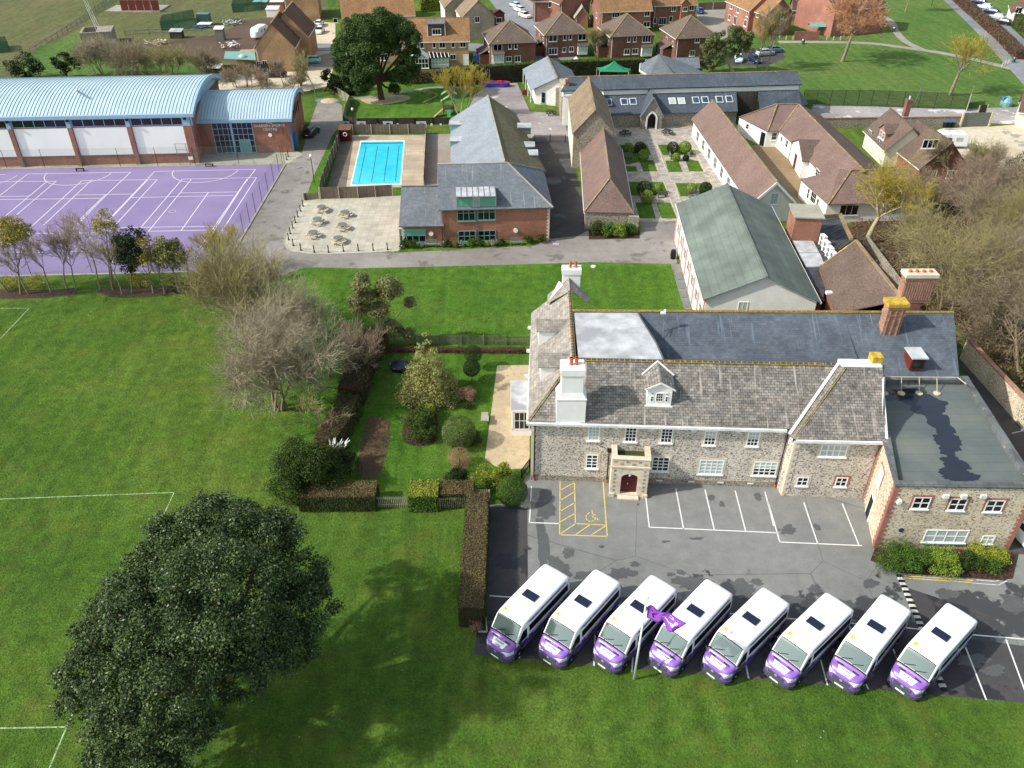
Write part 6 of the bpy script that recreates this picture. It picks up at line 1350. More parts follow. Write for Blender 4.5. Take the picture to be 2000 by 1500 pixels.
# pale stone twins
for lb,cn,cl,ww in (('pale grey brick house with white side wall and red tile hung bay',(903,33),(888,13),[(932,38,1.2,1.3,2,1)]),('pale grey brick house with white side wall, left of its twin',(869,14),(858,-4),[])):
    o,fr,W,D=rot_house(lb,cn,cl,7.6,9,5.2,8.6,'stone_pale','tile_tan',ww,[],group='pale brick houses by the street',name='pale_house');MB().obox(fr(-.03,0),-fr.u*.03,fr.v*9,V(0,0,5.1)).B('white_side','render',o)
    if 'red' in lb:k=MB().obox(fr(W,1.0,2.4),fr.u*2.6,fr.v*5,V(0,0,2.9));k.obox(fr(W,1.1),fr.u*2.4,fr.v*4.8,V(0,0,2.4));b_=k.B('tile_hung_bay','oak_red',o);window(b_,fr(W,1.0),fr.u,1.3,3.3,1.4,1.2,2,1);MB().slab([fr(W-.1,.8,5.4),fr(W+2.8,.8,5.4),fr(W+1.4,.8,6.3)],.05).B('bay_roof','tile_dark',b_)
# grey roofed pavilion and outbuildings behind the range
pv=thing('grey_roofed_pavilion','octagonal ended pavilion with grey slate roof and green walls','pavilion',P(1270,145,0));ap,ap2=P(1287,106,5.0),P(1321,146,5.0);ev=[P(1320,150,2.6),P(1268,150,2.6),P(1249,138,2.6),P(1250,126,2.6),P(1262,118,2.6)]
k = MB(); 
for a_, b_ in zip(ev[1:], ev[2:]): k.poly([a_, ap, b_])
k.poly([ev[1],ev[0],ap2,ap]);k.poly([ap,ap2,P(1380,144,2.6),P(1330,118,2.6)]);k.poly([ev[4],ap,P(1330,118,2.6)]);k.B('roof','slate_grey',pv);k=MB()
for a_,b_ in zip(ev,ev[1:]):k.poly([V(b_.x+.2,b_.y,0),V(a_.x+.2,a_.y,0),V(a_.x+.2,a_.y,2.55),V(b_.x+.2,b_.y,2.55)]);k.poly([V(a_.x+.2,a_.y,0),V(b_.x+.2,b_.y,0),V(b_.x+.2,b_.y,2.55),V(a_.x+.2,a_.y,2.55)])
k.B('wall', 'teal', pv); k = MB()
for a_, b_ in zip(ev[1:], ev[2:]): k.bar(a_, b_, .15, .3)
k.B('fascia', 'white', pv)
ob_=thing('outbuilding','low outbuilding with grey slate monopitch roof beside the pavilion','outbuilding',P(1350,130,0));MB().slab([P(1318,134,2.4),P(1368,133,2.4),P(1365,112,3.4),P(1300,113,3.4)],.1).B('roof','slate_grey',ob_);wallring(ob_,[P(1318,133,2.4),P(1366,132,2.4),P(1364,113,3.3),P(1303,114,3.3)],2.3,'flint_grey')
# the cottage by the caravan
ct=thing('tile_hung_cottage','brown roofed cottage with tile hung dormer beside the caravan yard','cottage',P(1760,290,0))
def block(par, near, back, W, D, ez, rz, wall, roof, u0=0):
    A,B=P(near[0],near[1],ez),P(back[0],back[1],ez);vv=V(B.x-A.x,B.y-A.y,0).normalized();fr=Fr(A,(vv.y,-vv.x));roof_body(par,fr,W,D,ez,rz,'v',(0,0),.35,wall,roof,'tile_brown','white_old');return fr
cA = block(ct, (1799, 325), (1745, 283), 7.0, 10.0, 2.7, 6.3, 'brick_red', 'tile_brown')
cB = block(ct, (1732, 290), (1692, 252), 6.2, 9.0, 2.9, 6.2, 'render_cream', 'tile_brown')
windows_px(ct,cA(0,0),cA(7,0),[(1817,281,2.3,1.3,3,1)],fw=.08,bars=.1);window(ct,cA(0,0),cA.u,2.0,.8,1.4,1.2,2,1);window(ct,cA(0,0),cA.u,5.0,.8,1.4,1.2,2,1)
windows_px(ct,cB(0,9),cB(0,0),[(1699,262,1.3,1.3,3,2),(1715,277,1.1,1.3,2,2)])
k=MB();g0_=cB(.3,2.2);dv=cB.v;k.poly([g0_+V(0,0,2.9),g0_+dv*2.6+V(0,0,2.9),g0_+dv*2.6+V(0,0,4.6),g0_+dv*1.3+V(0,0,5.5),g0_+V(0,0,4.6)]);k.poly([g0_+V(0,0,2.9),g0_+V(0,0,4.6),g0_+cB.u*2+V(0,0,4.6),g0_+cB.u*2+V(0,0,4.2)]);tgb=k.B('tile_hung_gable','brick_class',ct)
k=MB().slab([g0_-cB.u*.2-dv*.2+V(0,0,4.5),g0_-cB.u*.2+dv*1.3+V(0,0,5.6),g0_+cB.u*2.8+dv*1.3+V(0,0,5.6),g0_+cB.u*2-dv*.2+V(0,0,4.5)],.08).slab([g0_-cB.u*.2+dv*2.8+V(0,0,4.5),g0_-cB.u*.2+dv*1.3+V(0,0,5.6),g0_+cB.u*2.8+dv*1.3+V(0,0,5.6),g0_+cB.u*2+dv*2.8+V(0,0,4.5)],.08);k.B('dormer_roof','tile_brown',tgb)
window(tgb,g0_+dv*2.6,-dv,.8,3.3,.8,1.1,2,2);window(tgb,g0_+dv*2.6,-dv,1.9,3.3,.8,1.1,2,2)
p=P(1771,214,6.0);chimney(ct,p,.8,.8,5.0,7.6,'brick_red',1,potm='white_old');k=MB().tube(p+V(.8,0,0),p+V(1.4,0,3.6),.03)
for z_ in (2.4, 3.0, 3.6): k.bar(p + V(1.0, 0, z_), p + V(2.0, 0, z_), .04, .04)
k.B('aerial', 'metal_grey', ct)
gt=thing('stone_outhouse','pale stone outhouse with brown roof at the right edge beyond the gate','outhouse',P(1990,240,0));fr=Fr(P(1982,248,0),(1,-.5));roof_body(gt,fr,7,6,2.8,5,'u',(0,0),.3,'render_cream','tile_brown','tile_brown')
# ================================================================== TREES, HEDGES, SHRUBS
def PL(items, z=None): return [tuple(P(x, y, zz)) + (r,) for x, y, zz, r in items]
def DL(Y, items): return [tuple(DY(x, y, Y + dy)) + (r,) for x, y, dy, r in items]
# huge holm oak in the foreground
leafy('holm_oak','huge dark evergreen oak filling the lower left foreground of the field','tree',P(400,1420,0),
      PL([(430,1050,11,3.3),(510,1075,10,3.2),(350,1065,10.5,2.9),(570,1120,8.5,2.6),(590,1185,7,2.6),(430,1160,12,3.8),(310,1190,10,3.7),(230,1240,7.5,3.0),(172,1325,6,2.2),(235,1340,7.5,2.8),(340,1310,9,3.4),(270,1430,5.5,3.0),(350,1425,5.5,2.5),(500,1250,8,3.0),(570,1265,5.5,2.0),(290,1500,4,2.6),(215,1470,4,1.7),(400,1010,9.0,2.0),(185,1270,6.5,1.4),(470,1320,5,2.2),(610,1150,6,1.5),(540,1035,8,1.6),(285,1150,8.5,2.8),(250,1200,7.5,2.4),(390,1250,9,3.4),(150,1370,4.5,1.6)]),
      240000,.085,M['leaf_oak'],M['bark'],11,.55,sub=44,fr=.235,squash=.85,inner=.35,second=(M['leaf_grey'],.03))
# tall evergreen behind the pool
YP = 160.5
leafy('tall_evergreen','tall spreading dark evergreen with forked trunk on the play lawn','tree',P(745,194,0),
      DL(YP,[(740,52,0,3.4),(700,70,0,3.2),(778,66,1,3.1),(672,105,-1,2.4),(664,88,1,1.8),(715,100,-2,3.0),(805,105,1,1.7),(700,150,-3,1.9),(690,130,-2,2.3),(790,150,0,1.9),(805,75,0,1.9),(705,172,-3,1.5),(755,85,2,3.0),(725,135,-4,1.5),(810,135,1,1.3),(690,45,1,2.0),(770,175,1,1.2),(720,60,-1,3.0),(680,135,0,2.0),(668,125,-1,1.6),(715,160,-3,1.8),(790,125,-1,2.0),(775,150,-1,1.6)]),
      105000, .17, M['leaf_pine'], M['bark_dark'], 12, .55, sub=22, fr=.42)
# bare trees at the field edge
def bt_(name, label, px, py, h, seed, twig, **k):
    bark=k.pop('bark','bark');return bare_tree(name,label,k.pop('cat','tree'),P(px,py,0),h,seed,M[bark],M[twig],**k)
bt_('bare_tree','broad leafless tree with pinkish brown twigs by the garden hedge',545,800,13,21,'twig',maxl=5,kids=(4,3,3,3,3),spread=.85,up=.1,r=.17,rmin=.012,stems=5,trunk_h=.12,ratio=.8,tl=3)
bt_('bare_tree','bushy leafless tree with yellowish green twigs behind the broad bare tree',505,665,12.5,22,'twig_green',maxl=5,kids=(4,3,3,3,3),spread=.75,up=.3,r=.16,rmin=.013,stems=6,trunk_h=.12,ratio=.8,tl=3)
bt_('bare_tree','leafless brown tree between the yellowish one and the eucalyptus',622,745,8.0,23,'twig',maxl=5,kids=(4,3,3,3,2),spread=.9,up=.2,r=.12,rmin=.011,stems=3,trunk_h=.14,ratio=.78)
bt_('bare_tree','leafless tan tree standing between the two largest bare trees',560,715,11,28,'twig',maxl=5,kids=(4,3,3,3,3),spread=.85,up=.15,r=.14,rmin=.012,stems=4,trunk_h=.12,ratio=.8)
bt_('bare_tree','slender leafless tree against the purple court corner',455,545,7.5,24,'twig_yellow',maxl=4,kids=(6,4,4,4),spread=.6,up=.6,r=.14,rmin=.012,stems=3,trunk_h=.22)
bush('rusty_shrub','rusty brown shrub at the left foot of the bare trees',432,590,1.7,2.2,M['leaf_rust'],25,2500,.07)
bt_('bare_tree','thin leafless sapling trunk between the dark evergreen and garden hedge',622,862,6.5,26,'twig_green',maxl=4,kids=(4,3,3,3),spread=.8,up=.4,r=.12,rmin=.012,lean=(.15,.1))
bt_('bare_tree','leafless tree with reddish brown twigs above the phormium',700,745,6.5,27,'twig_purple',maxl=4,kids=(6,4,4,4),spread=.7,up=.6,r=.12,rmin=.012,stems=3)
# row of young trees along the court
RG = 'young trees in the strip beside the court'
base_=[(15,570,9.5,'twig_yellow',31),(56,574,8,'twig_green',32),(100,572,9,'twig_brown',33),(131,564,8.5,'twig_purple',34),(149,566,7.5,'twig_green',35),(196,565,10.5,'twig_brown',36),(221,564,8,'twig_brown',37),(239,575,8.5,'twig_green',38),(381,561,6,'twig_purple',39),(322,574,5.5,'twig_yellow',40)]
lbl=['young tree with yellow green twigs, leftmost of the row by the court','thin young tree second from the left edge by the court','tall thin young tree above the left mulch bed','straight young tree with purplish twigs near the end of the left mulch bed','low forked young tree at the right end of the left mulch bed','tallest bare young tree at the left end of the oval mulch bed','bare young tree just right of the tallest one','young tree standing at the front of the oval mulch bed','slim purplish young tree at the right tip of the oval mulch bed','short leaning young tree with yellow twigs in the oval bed']
for (x,y,h,tw,sd),lb in zip(base_,lbl):bt_('young_tree',lb,x,y,h,sd,tw,maxl=4,kids=(5,4,3,3),spread=.7,up=.4,r=.1,rmin=.016,group=RG,trunk_h=.3,tl=1)
for (x, y, Y_, its, lf, lb, sd, nn, sec) in (
    (258,572,0,[(245,475,0,1.5),(258,462,0,1.3),(240,500,0,1.4),(262,500,0,1.5),(250,520,0,1.1)],'leaf_dark','dark green young evergreen in the oval mulch bed',41,6500,None),
    (300,572,0,[(282,480,0,1.3),(275,505,0,1.3),(290,500,0,1.2)],'leaf_yellow','yellowing young tree left of the round olive one in the oval bed',42,2600,None),
    (221,562,0,[(205,432,0,1.2),(195,445,0,1.0),(212,450,0,1.1),(208,420,0,.8)],'leaf_yellow','yellow topped young tree behind the tallest bare young tree',45,1500,None),
    (350,570,0,[(325,478,0,1.5),(340,495,0,1.6),(318,500,0,1.3),(335,515,0,1.3)],'leaf_olive','round olive green young tree near the right of the oval bed',43,5500,'leaf_yellow'),
    (40,574,0,[(20,445,0,1.5),(38,460,0,1.6),(10,470,0,1.3),(50,455,0,1.1)],'leaf_yellow','yellow leaved young tree at the left edge beside the court',44,4200,None)):
    b=P(x,y,0);leafy('young_tree',lb,'tree',b,DL(b.y,its),nn,.11,M[lf],M['bark'],sd,.1,RG,12,.45,second=(M[sec],.3) if sec else None)
for i,(x,y,r_,lb) in enumerate(((75,560,1.1,'loose yellow leaved shrub beneath the left young trees'),(275,560,1.2,'loose yellow leaved shrub at the middle of the oval bed'),(340,556,1.3,'loose yellow leaved shrub at the right of the oval bed'),(25,562,1.2,'loose yellow leaved shrub at the left edge under young trees'))):bush('low_shrub',lb,x,y,r_*1.4,1.6,M['leaf_yellow'],50+i,900,.08,group='yellow shrubs under the young trees')
# garden
b = P(838, 775, 0)
cz = [(838, 742, 3.2), (800, 745, 1.9), (876, 738, 1.9)]; L = []
for k in range(9):
    z = .6 + k * .78; rr = 3.0 * (1 - z / 8.0) ** 1.2 + .1; m_ = max(1, int(rr * 3.2)); 
    for j in range(m_):a=6.283*j/m_+k;L.append((b.x+math.cos(a)*rr*.62,b.y+math.sin(a)*rr*.62,z,rr*.48+.12))
L.append((b.x,b.y,7.0,.35));leafy('golden_conifer','golden green cone shaped conifer on the garden lawn','tree',b,L,26000,.085,M['leaf_cedar'],M['bark'],61,.16,sub=9,fr=.5,squash=.6,limbs=False,inner=.1)
b=P(752,682,0);leafy('eucalyptus','twin headed eucalyptus with bronze tips behind the picket fence','tree',b,DL(b.y,[(705,555,0,1.0),(708,580,0,1.1),(703,605,0,1.0),(707,540,0,.6),(758,555,0,1.1),(745,575,0,1.2),(770,565,0,.9),(742,605,0,1.1),(690,590,0,.7),(760,640,.5,1.1),(790,650,.5,.9),(800,590,1,.6)]),24000,.10,M['leaf_euc'],M['bark_pale'],62,.11,sub=14,fr=.55)
b=P(600,985,0);leafy('dark_evergreen','dense dark green evergreen at the left corner of the garden hedge','tree',b,[(b.x+dx,b.y+dy,z,r) for dx,dy,z,r in ((-1.2,1.2,2.6,1.9),(.3,1.6,3.2,1.9),(-1.8,.6,1.4,1.6),(1.6,1.4,2.2,1.7),(-.2,.4,2.4,1.8),(1.2,2.6,2.8,1.6),(-1.4,2.8,2.8,1.6),(-.7,-.2,1.3,1.2),(-.9,2.2,4.0,1.2))],26000,.075,M['leaf_yew'],M['bark_dark'],63,.2,sub=22,fr=.36)
b=P(668,935,0);leafy('dark_evergreen','low dark evergreen bush under the pampas plumes','shrub',b,[(b.x+dx,b.y+dy,z,r) for dx,dy,z,r in ((-.6,.5,1.2,1.3),(.6,.6,1.0,1.1),(-.9,-.3,1.0,1.1),(.1,1.4,1.3,1.1))],7000,.07,M['leaf_dark'],M['bark_dark'],64,.08,sub=16)
pg_=thing('pampas_grass','white plumed pampas grass beside the dark evergreen bush','grass clump',P(655,905,0));q=P(655,905,0);rd=random.Random(5);st,fl=[],MB()
for i in range(15):
    a=rd.uniform(-.5,.6);t_=q+V(a*1.5+.5,rd.uniform(-.3,.5),rd.uniform(2.0,2.5));m_=q.lerp(t_,.7)+V(0,0,.15);st.append((tuple(q),tuple(m_),.02,.012));st.append((tuple(m_),tuple(t_),.012,.008));dd=(t_-m_).normalized();fl.tube(m_,m_+dd*.32,.03,.085,6).tube(m_+dd*.32,t_+dd*.15,.085,.01,6)
seg_obj('stem',M['twig_yellow'],st,pg_,q,sides=4);fl.build('plume',M['white'],pg_,world=True,smooth=True)
def spiky(label, px, py, n, L, mat, seed):
    q=P(px,py,0);o=thing('spiky_plant',label,'plant',q);rd=random.Random(seed);s=[]
    for i in range(n):
        a=rd.uniform(0,6.28);t=rd.uniform(.3,1.2);m=q+V(math.cos(a)*t*L*.45,math.sin(a)*t*L*.45,L*.6);e=q+V(math.cos(a)*t*L*.95,math.sin(a)*t*L*.95,L*rd.uniform(.2,.9));s += [(tuple(q),tuple(m),.03,.035),(tuple(m),tuple(e),.035,.004)]
    seg_obj('leaves', M[mat], s, o, q, sides=3)
spiky('spiky grey green phormium at the hedge corner',718,730,110,2.0,'leaf_grey',71)
hedge('tangled_hedge','tangled dark brown hedge along the left side of the garden',[(738,672),(706,735),(688,790)],2.4,2.0,[M['leaf_dark'],M['leaf_brown']],72,12000,.08,rough=.5)
hedge('tangled_hedge','tangled dark hedge running down to the dark evergreen tree',[(686,800),(664,850),(640,885)],2.0,1.8,[M['leaf_yew'],M['leaf_purple']],73,9000,.08,rough=.5)
hedge('low_purple_hedge','low purple brown hedge along the picket fence',[(735,686),(1028,688)],.6,.4,[M['leaf_purple']],74,9000,.06,rough=.15)
hedge('clipped_hedge','clipped green brown hedge left of the garden gate',[(590,984),(738,983)],1.9,1.6,[M['leaf_hedgedark'],M['leaf_yew']],75,16000,.06,top=M['leaf_brown'])
hedge('clipped_hedge','clipped yellow green hedge right of the garden gate',[(802,984),(858,983)],2.0,1.7,[M['leaf_hedge'],M['leaf_gold']],76,8500,.07,top=M['leaf_gold'])
hedge('clipped_hedge','clipped brown topped hedge behind the picket fence',[(862,978),(926,978)],1.7,1.5,[M['leaf_hedgedark']],77,7000,.06,top=M['leaf_brown'])
hedge('tall_clipped_hedge','long clipped hedge with brown top beside the car park',[(934,997),(922,1224)],1.75,2.0,[M['leaf_hedgedark'],M['leaf_hedge']],78,26000,.055,top=M['leaf_brown'])
bush('twiggy_shrub','bare twiggy shrub at the car park end of the long hedge',928,1232,.8,.9,M['leaf_rust'],79,500,.05)
b=P(960,960,0);leafy('golden_shrub','golden green shrub spreading beside the gravel path','shrub',b,[(b.x+dx,b.y+dy,z,r) for dx,dy,z,r in ((-1.1,.2,.8,.9),(0,.7,.9,1.0),(.9,1.4,.8,.9),(-.4,1.2,.8,.9),(1.2,.6,.8,.8))],9000,.065,M['leaf_gold'],M['bark'],80,0,sub=12,second=(M['leaf_hedge'],.4))
ballbush('round_bush','large round green bush at the car park corner by the white line',1000,980,1.25,M['leaf_hedge'],81,7000,.055,second=(M['leaf_yew'],.4))
ballbush('round_bush','large clipped round bush on the garden lawn',897,868,1.5,M['leaf_olive'],82,9000,.05,second=(M['leaf_hedge'],.4))
bush('loose_shrub','loose green shrub behind the large clipped round bush',918,868,1.2,1.5,M['leaf_yew'],83,4500,.06)
ballbush('rusty_bush','small round pinkish twiggy bush below the clipped round bush',898,912,1.0,M['leaf_rust'],84,4500,.04)
bush('dark_shrub','dark low shrub under the pinkish twiggy bush',893,938,1.1,.9,M['leaf_dark'],85,4000,.06)
ballbush('cloud_bush','clipped dark ball topped bush beside the conifer, nearer the house',922,745,.85,M['leaf_dark'],86,4500,.045,zc=1.6);ballbush('cloud_bush','clipped dark dome behind the ball topped bush',925,722,.9,M['leaf_dark'],87,3500,.045,zc=1.9)
bush('rusty_shrub','reddish brown twiggy shrub right of the golden conifer',912,785,1.0,1.5,M['leaf_rust'],88,3500,.05);bush('small_shrub','small green shrub in front of the reddish twiggy one',912,797,.7,.6,M['leaf_yew'],89,1500,.05)
b=P(822,862,0);leafy('mixed_shrub','mixed green shrub mound with yellow flecks in the middle of the garden','shrub',b,[(b.x+dx,b.y+dy,z,r) for dx,dy,z,r in ((-.5,.3,.8,1.0),(.5,.4,.8,1.0),(0,1.6,.9,1.1),(-.3,2.8,.8,.9),(.6,2.3,1.0,.9),(.2,3.8,.9,.7))],11000,.065,M['leaf_yew'],M['bark'],90,0,sub=14,second=(M['leaf_hedge'],.3))
bush('yellow_shrub','bright yellow shrub on the mixed green mound',842,822,.6,1.9,M['leaf_gold'],91,900,.06);ballbush('small_ball_bush','small grey green ball bush left of the mixed mound',797,826,.5,M['leaf_olive'],92,1100,.045)
# car park shrub border
bl=[(1745,1100,1.5,1.5,'leaf_hedge','large rounded green shrub at the left of the car park border'),(1790,1108,1.3,1.3,'leaf_hedge','rounded green shrub, second from the left in the car park border'),(1832,1110,1.3,1.3,'leaf_lime','brighter green shrub in the middle of the car park border'),(1868,1100,.8,.8,'leaf_purple','small dark purple shrub in the car park border'),(1893,1110,.9,1.1,'leaf_yew','clipped darker green shrub right of the purple one'),(1925,1112,.9,.8,'leaf_hedge','low green shrub near the right end of the car park border'),(1905,1090,.9,1.1,'leaf_gold','pale yellow shrub against the extension wall'),(1945,1095,.9,1.0,'leaf_gold','pale yellow shrub at the right end of the extension wall')]
for i,(x,y,r_,h_,lf,lb) in enumerate(bl):bush('border_shrub',lb,x,y,r_*1.3,h_*1.1,M[lf],100+i,int(4500*r_),.055,group='shrubs in the car park border')
# planting against the school buildings
fl_=[(790,484,.8,'leaf_yew','dark green shrub under the large green window, left one'),(806,484,.8,'leaf_yew','dark green shrub under the large green window, right one'),(824,482,.5,'leaf_grey','grey shrub beside the bench by the low wing'),(862,482,.6,'leaf_grey','grey shrub at the left of the brick wall planting'),(875,482,.7,'leaf_yew','green shrub beside the leftmost grey one on the brick wall'),(889,482,.6,'leaf_olive','olive shrub below the left ground floor window'),(904,481,.65,'leaf_grey','grey shrub under the left ground floor window'),(921,480,.8,'leaf_hedge','bright green shrub between the two ground floor windows'),(938,480,.7,'leaf_yew','green shrub at the downpipe between the windows'),(950,480,.5,'leaf_gold','yellow shrub under the right ground floor window'),(964,480,.65,'leaf_grey','grey shrub below the right ground floor window'),(980,479,.7,'leaf_yew','green shrub at the right of the brick wall planting'),(1032,475,.8,'leaf_yew','dark clipped shrub near the right corner of the brick block, left'),(1058,474,.85,'leaf_yew','dark clipped shrub near the right corner of the brick block, right')]
for i,(x,y,r_,lf,lb) in enumerate(fl_):bush('wall_shrub',lb,x,y,r_,r_*1.3,M[lf],120+i,900,.08,group='shrubs along the brick classroom wall')
bn=[(1165,455,1.2,'leaf_yew','dark green shrub at the left of the low barn end'),(1186,460,1.2,'leaf_hedge','green shrub in the middle of the low barn end'),(1208,460,1.3,'leaf_lime','bright green glossy shrub at the low barn end'),(1228,455,1.1,'leaf_hedge','leafy green shrub at the right of the low barn end'),(1240,450,.8,'leaf_gold','yellow shrub at the right corner of the low barn')]
for i,(x,y,r_,lf,lb) in enumerate(bn):bush('barn_shrub',lb,x,y,r_,r_*1.3,M[lf],140+i,2200,.09,group='shrubs at the low barn end')
cs=[(1226,298,.85,'leaf_lime','lime green','far left lawn, left'),(1249,299,.95,'leaf_dark','dark green','far left lawn, right'),(1256,313,.9,'leaf_lime','lime green','far left lawn, front'),(1313,299,.95,'leaf_dark','dark green','far right lawn, left'),(1337,299,1.0,'leaf_lime','lime green','far right lawn, right'),(1320,314,.65,'leaf_lime','small lime green','far right lawn, front'),(1339,314,.5,'leaf_dark','small dark','far right lawn, front'),(1257,380,1.05,'leaf_dark','dark green','near left lawn, left'),(1284,378,.75,'leaf_lime','lime green','near left lawn, right'),(1263,396,.95,'leaf_lime','lime green','near left lawn, front'),(1350,378,.8,'leaf_lime','lime green','near right lawn, left'),(1377,378,.9,'leaf_dark','dark green','near right lawn, half behind the green roof')]
for i,(x,y,r_,lf,a_,b_) in enumerate(cs):ballbush('ball_shrub',a_+' ball shrub in the courtyard, '+b_,x,y,r_,M[lf],160+i,1300,.1,group='ball shrubs in the courtyard')
# hedges further off
def hedge_top(name,lb,pts,w_,h,mats,sd,n,sz,**k):hedge(name,lb,[tuple(V(P(x,y,h).x,P(x,y,h).y,0)) for x,y in pts],w_,h,mats,sd,n,sz,world=True,**k)
hedge_top('tall_hedge','tall dense dark green hedge in front of the brick houses',[(873,133),(1060,121),(1130,118),(1258,114)],1.8,3.4,[M['leaf_dark'],M['leaf_yew']],181,24000,.14,top=M['leaf_hedge'])
hedge('brown_hedge','rough brown beech hedge below the conservatories',[(803,163),(872,160)],1.5,2.2,[M['leaf_brown']],182,5000,.14,rough=.3)
hedge('roadside_hedge','long bare brown hedge along the estate road',[(1850,-18),(1880,12),(1915,42),(1955,78),(1992,116)],2.4,1.8,[M['leaf_purple'],M['leaf_brown']],183,9000,.2,rough=.3)
hedge('garden_hedge','rounded green hedge at the corner beyond the estate road',[(1990,52),(2040,100)],3.5,3.0,[M['leaf_hedge'],M['leaf_yew']],184,4000,.2)
hedge('terrace_hedge','yellow green hedge behind the long terrace roof',[(822,22),(858,20)],2.0,3,[M['leaf_gold'],M['leaf_dark']],185,3000,.2)
b=P(1432,142,0);leafy('olive_green_tree','spreading olive green tree in front of the brick pyramid roofed houses','tree',b,DL(b.y,[(1385,95,0,2.0),(1400,78,0,2.0),(1430,68,0,2.3),(1455,75,0,2.0),(1465,95,0,1.7),(1420,95,0,2.2),(1375,115,0,1.6),(1400,115,-1,1.8),(1440,90,2,2.0),(1372,132,-1,1.0),(1390,130,-1,1.2)]),16000,.17,M['leaf_olive'],M['bark_pale'],191,.3,sub=14,fr=.36)
bt_('yellow_twigged_tree','slim tree with yellow twigs right of the olive green tree',1478,132,12,192,'twig_yellow',maxl=4,kids=(6,4,4,4),spread=.5,up=.6,r=.18,rmin=.03)
bt_('bare_tree','grey brown bare tree behind the right end of the slate roof',1497,140,13,193,'twig_brown',maxl=4,kids=(6,4,4,4),spread=.6,up=.5,r=.22,rmin=.03)
bt_('red_twigged_tree','broad bare tree with orange red twigs in the park',1645,120,17,194,'twig_red',maxl=5,kids=(7,4,4,3,3),spread=.95,up=.2,r=.4,rmin=.03,trunk_h=.16)
bt_('yellow_willow','bare tree with golden yellow twigs in the park near the fence',1855,186,12,195,'twig_yellow',maxl=4,kids=(7,4,4,4),spread=.95,up=.25,r=.35,rmin=.028,trunk_h=.22)
bt_('bare_tree','yellow twigged bare tree at the top edge of the park',1768,24,12,196,'twig_yellow',maxl=4,kids=(6,4,4,3),spread=.6,up=.5,r=.2,rmin=.04)
bt_('bare_tree','leafless shrub tree between two brown brick houses',1165,112,6.5,197,'twig_green',maxl=4,kids=(6,4,4,3),spread=.6,up=.5,r=.1,rmin=.03,stems=4)
bt_('bare_tree','small bare tree by the street near the white cars',1052,40,8,198,'twig_brown',maxl=4,kids=(5,4,4,3),spread=.7,up=.5,r=.15,rmin=.04)
bt_('bare_tree','pale bare tree beside the play tower',900,232,9.5,199,'twig_yellow',maxl=4,kids=(6,4,4,3),spread=.6,up=.7,r=.12,rmin=.022,stems=3,bark='bark_pale')
bt_('bare_tree','bare tree with two pale stems behind the sports hall annex',618,188,8.5,200,'twig_green',maxl=4,kids=(6,4,4,3),spread=.7,up=.4,r=.13,rmin=.025)
bt_('bare_tree','small purple brown bare tree on the gravel lot',556,172,6,201,'twig_purple',maxl=4,kids=(6,4,4,3),spread=.8,up=.3,r=.12,rmin=.025)
for i,(x,y,h_,lb) in enumerate(((455,172,5,'low bare bush behind the hall roof end'),(490,172,5,'bare bush right of the hall roof end'),(520,175,4.5,'bare bush on the gravel behind the annex roof'),(590,180,4,'bare bush near the right end of the annex roof'))):bt_('bare_bush',lb,x,y,h_,202+i,'twig_brown',maxl=3,kids=(7,5,5),spread=1.0,up=.2,r=.1,rmin=.022,trunk_h=.1,ratio=.85,group='bare bushes behind the sports hall',stems=3,cat='bush')
for i,(x,y,h_,tw,lb) in enumerate(((205,150,9,'twig','bare grey tree behind the hall roof in front of the concrete store'),(240,152,8,'twig','bare grey tree right of the concrete store'),(285,155,9,'twig_brown','bare grey brown tree above the middle of the hall roof'),(340,155,8,'twig_green','bare greenish tree right of middle above the hall roof'),(400,158,7,'twig_brown','bare brown tree at the right above the hall roof'))):bt_('bare_tree',lb,x,y,h_,210+i,tw,maxl=4,kids=(6,4,3,3),spread=.95,up=.2,r=.12,rmin=.022,stems=4,trunk_h=.1,ratio=.8,group='bare trees behind the hall roof')
for i,(x,y,its,lb) in enumerate(((48,152,[(20,130,0,2.2),(45,118,0,2.3),(65,128,0,2.0),(40,140,0,2.2),(75,138,0,1.6)],'dark evergreen clump above the left end of the hall roof'),(130,152,[(105,120,0,1.2),(125,112,0,1.3),(140,130,0,1.9),(120,135,0,1.8),(150,128,0,1.0)],'dark knobbly evergreen above the hall roof'),(632,178,[(640,150,0,1.5),(655,160,0,1.5),(665,140,0,1.6)],'dark bush at the left foot of the tall evergreen'),(588,168,[(586,140,0,.9),(588,150,0,1.1)],'narrow ivy covered bush on the gravel lot'),(658,185,[(672,165,0,2.0),(690,175,0,1.5),(650,170,0,1.4)],'dark shrub thicket beneath the tall evergreen'))):b=P(x,y,0);leafy('evergreen_clump',lb,'tree',b,DL(b.y,its),3500,.17,M['leaf_dark'],M['bark_dark'],220+i,.2,sub=10,fr=.4)
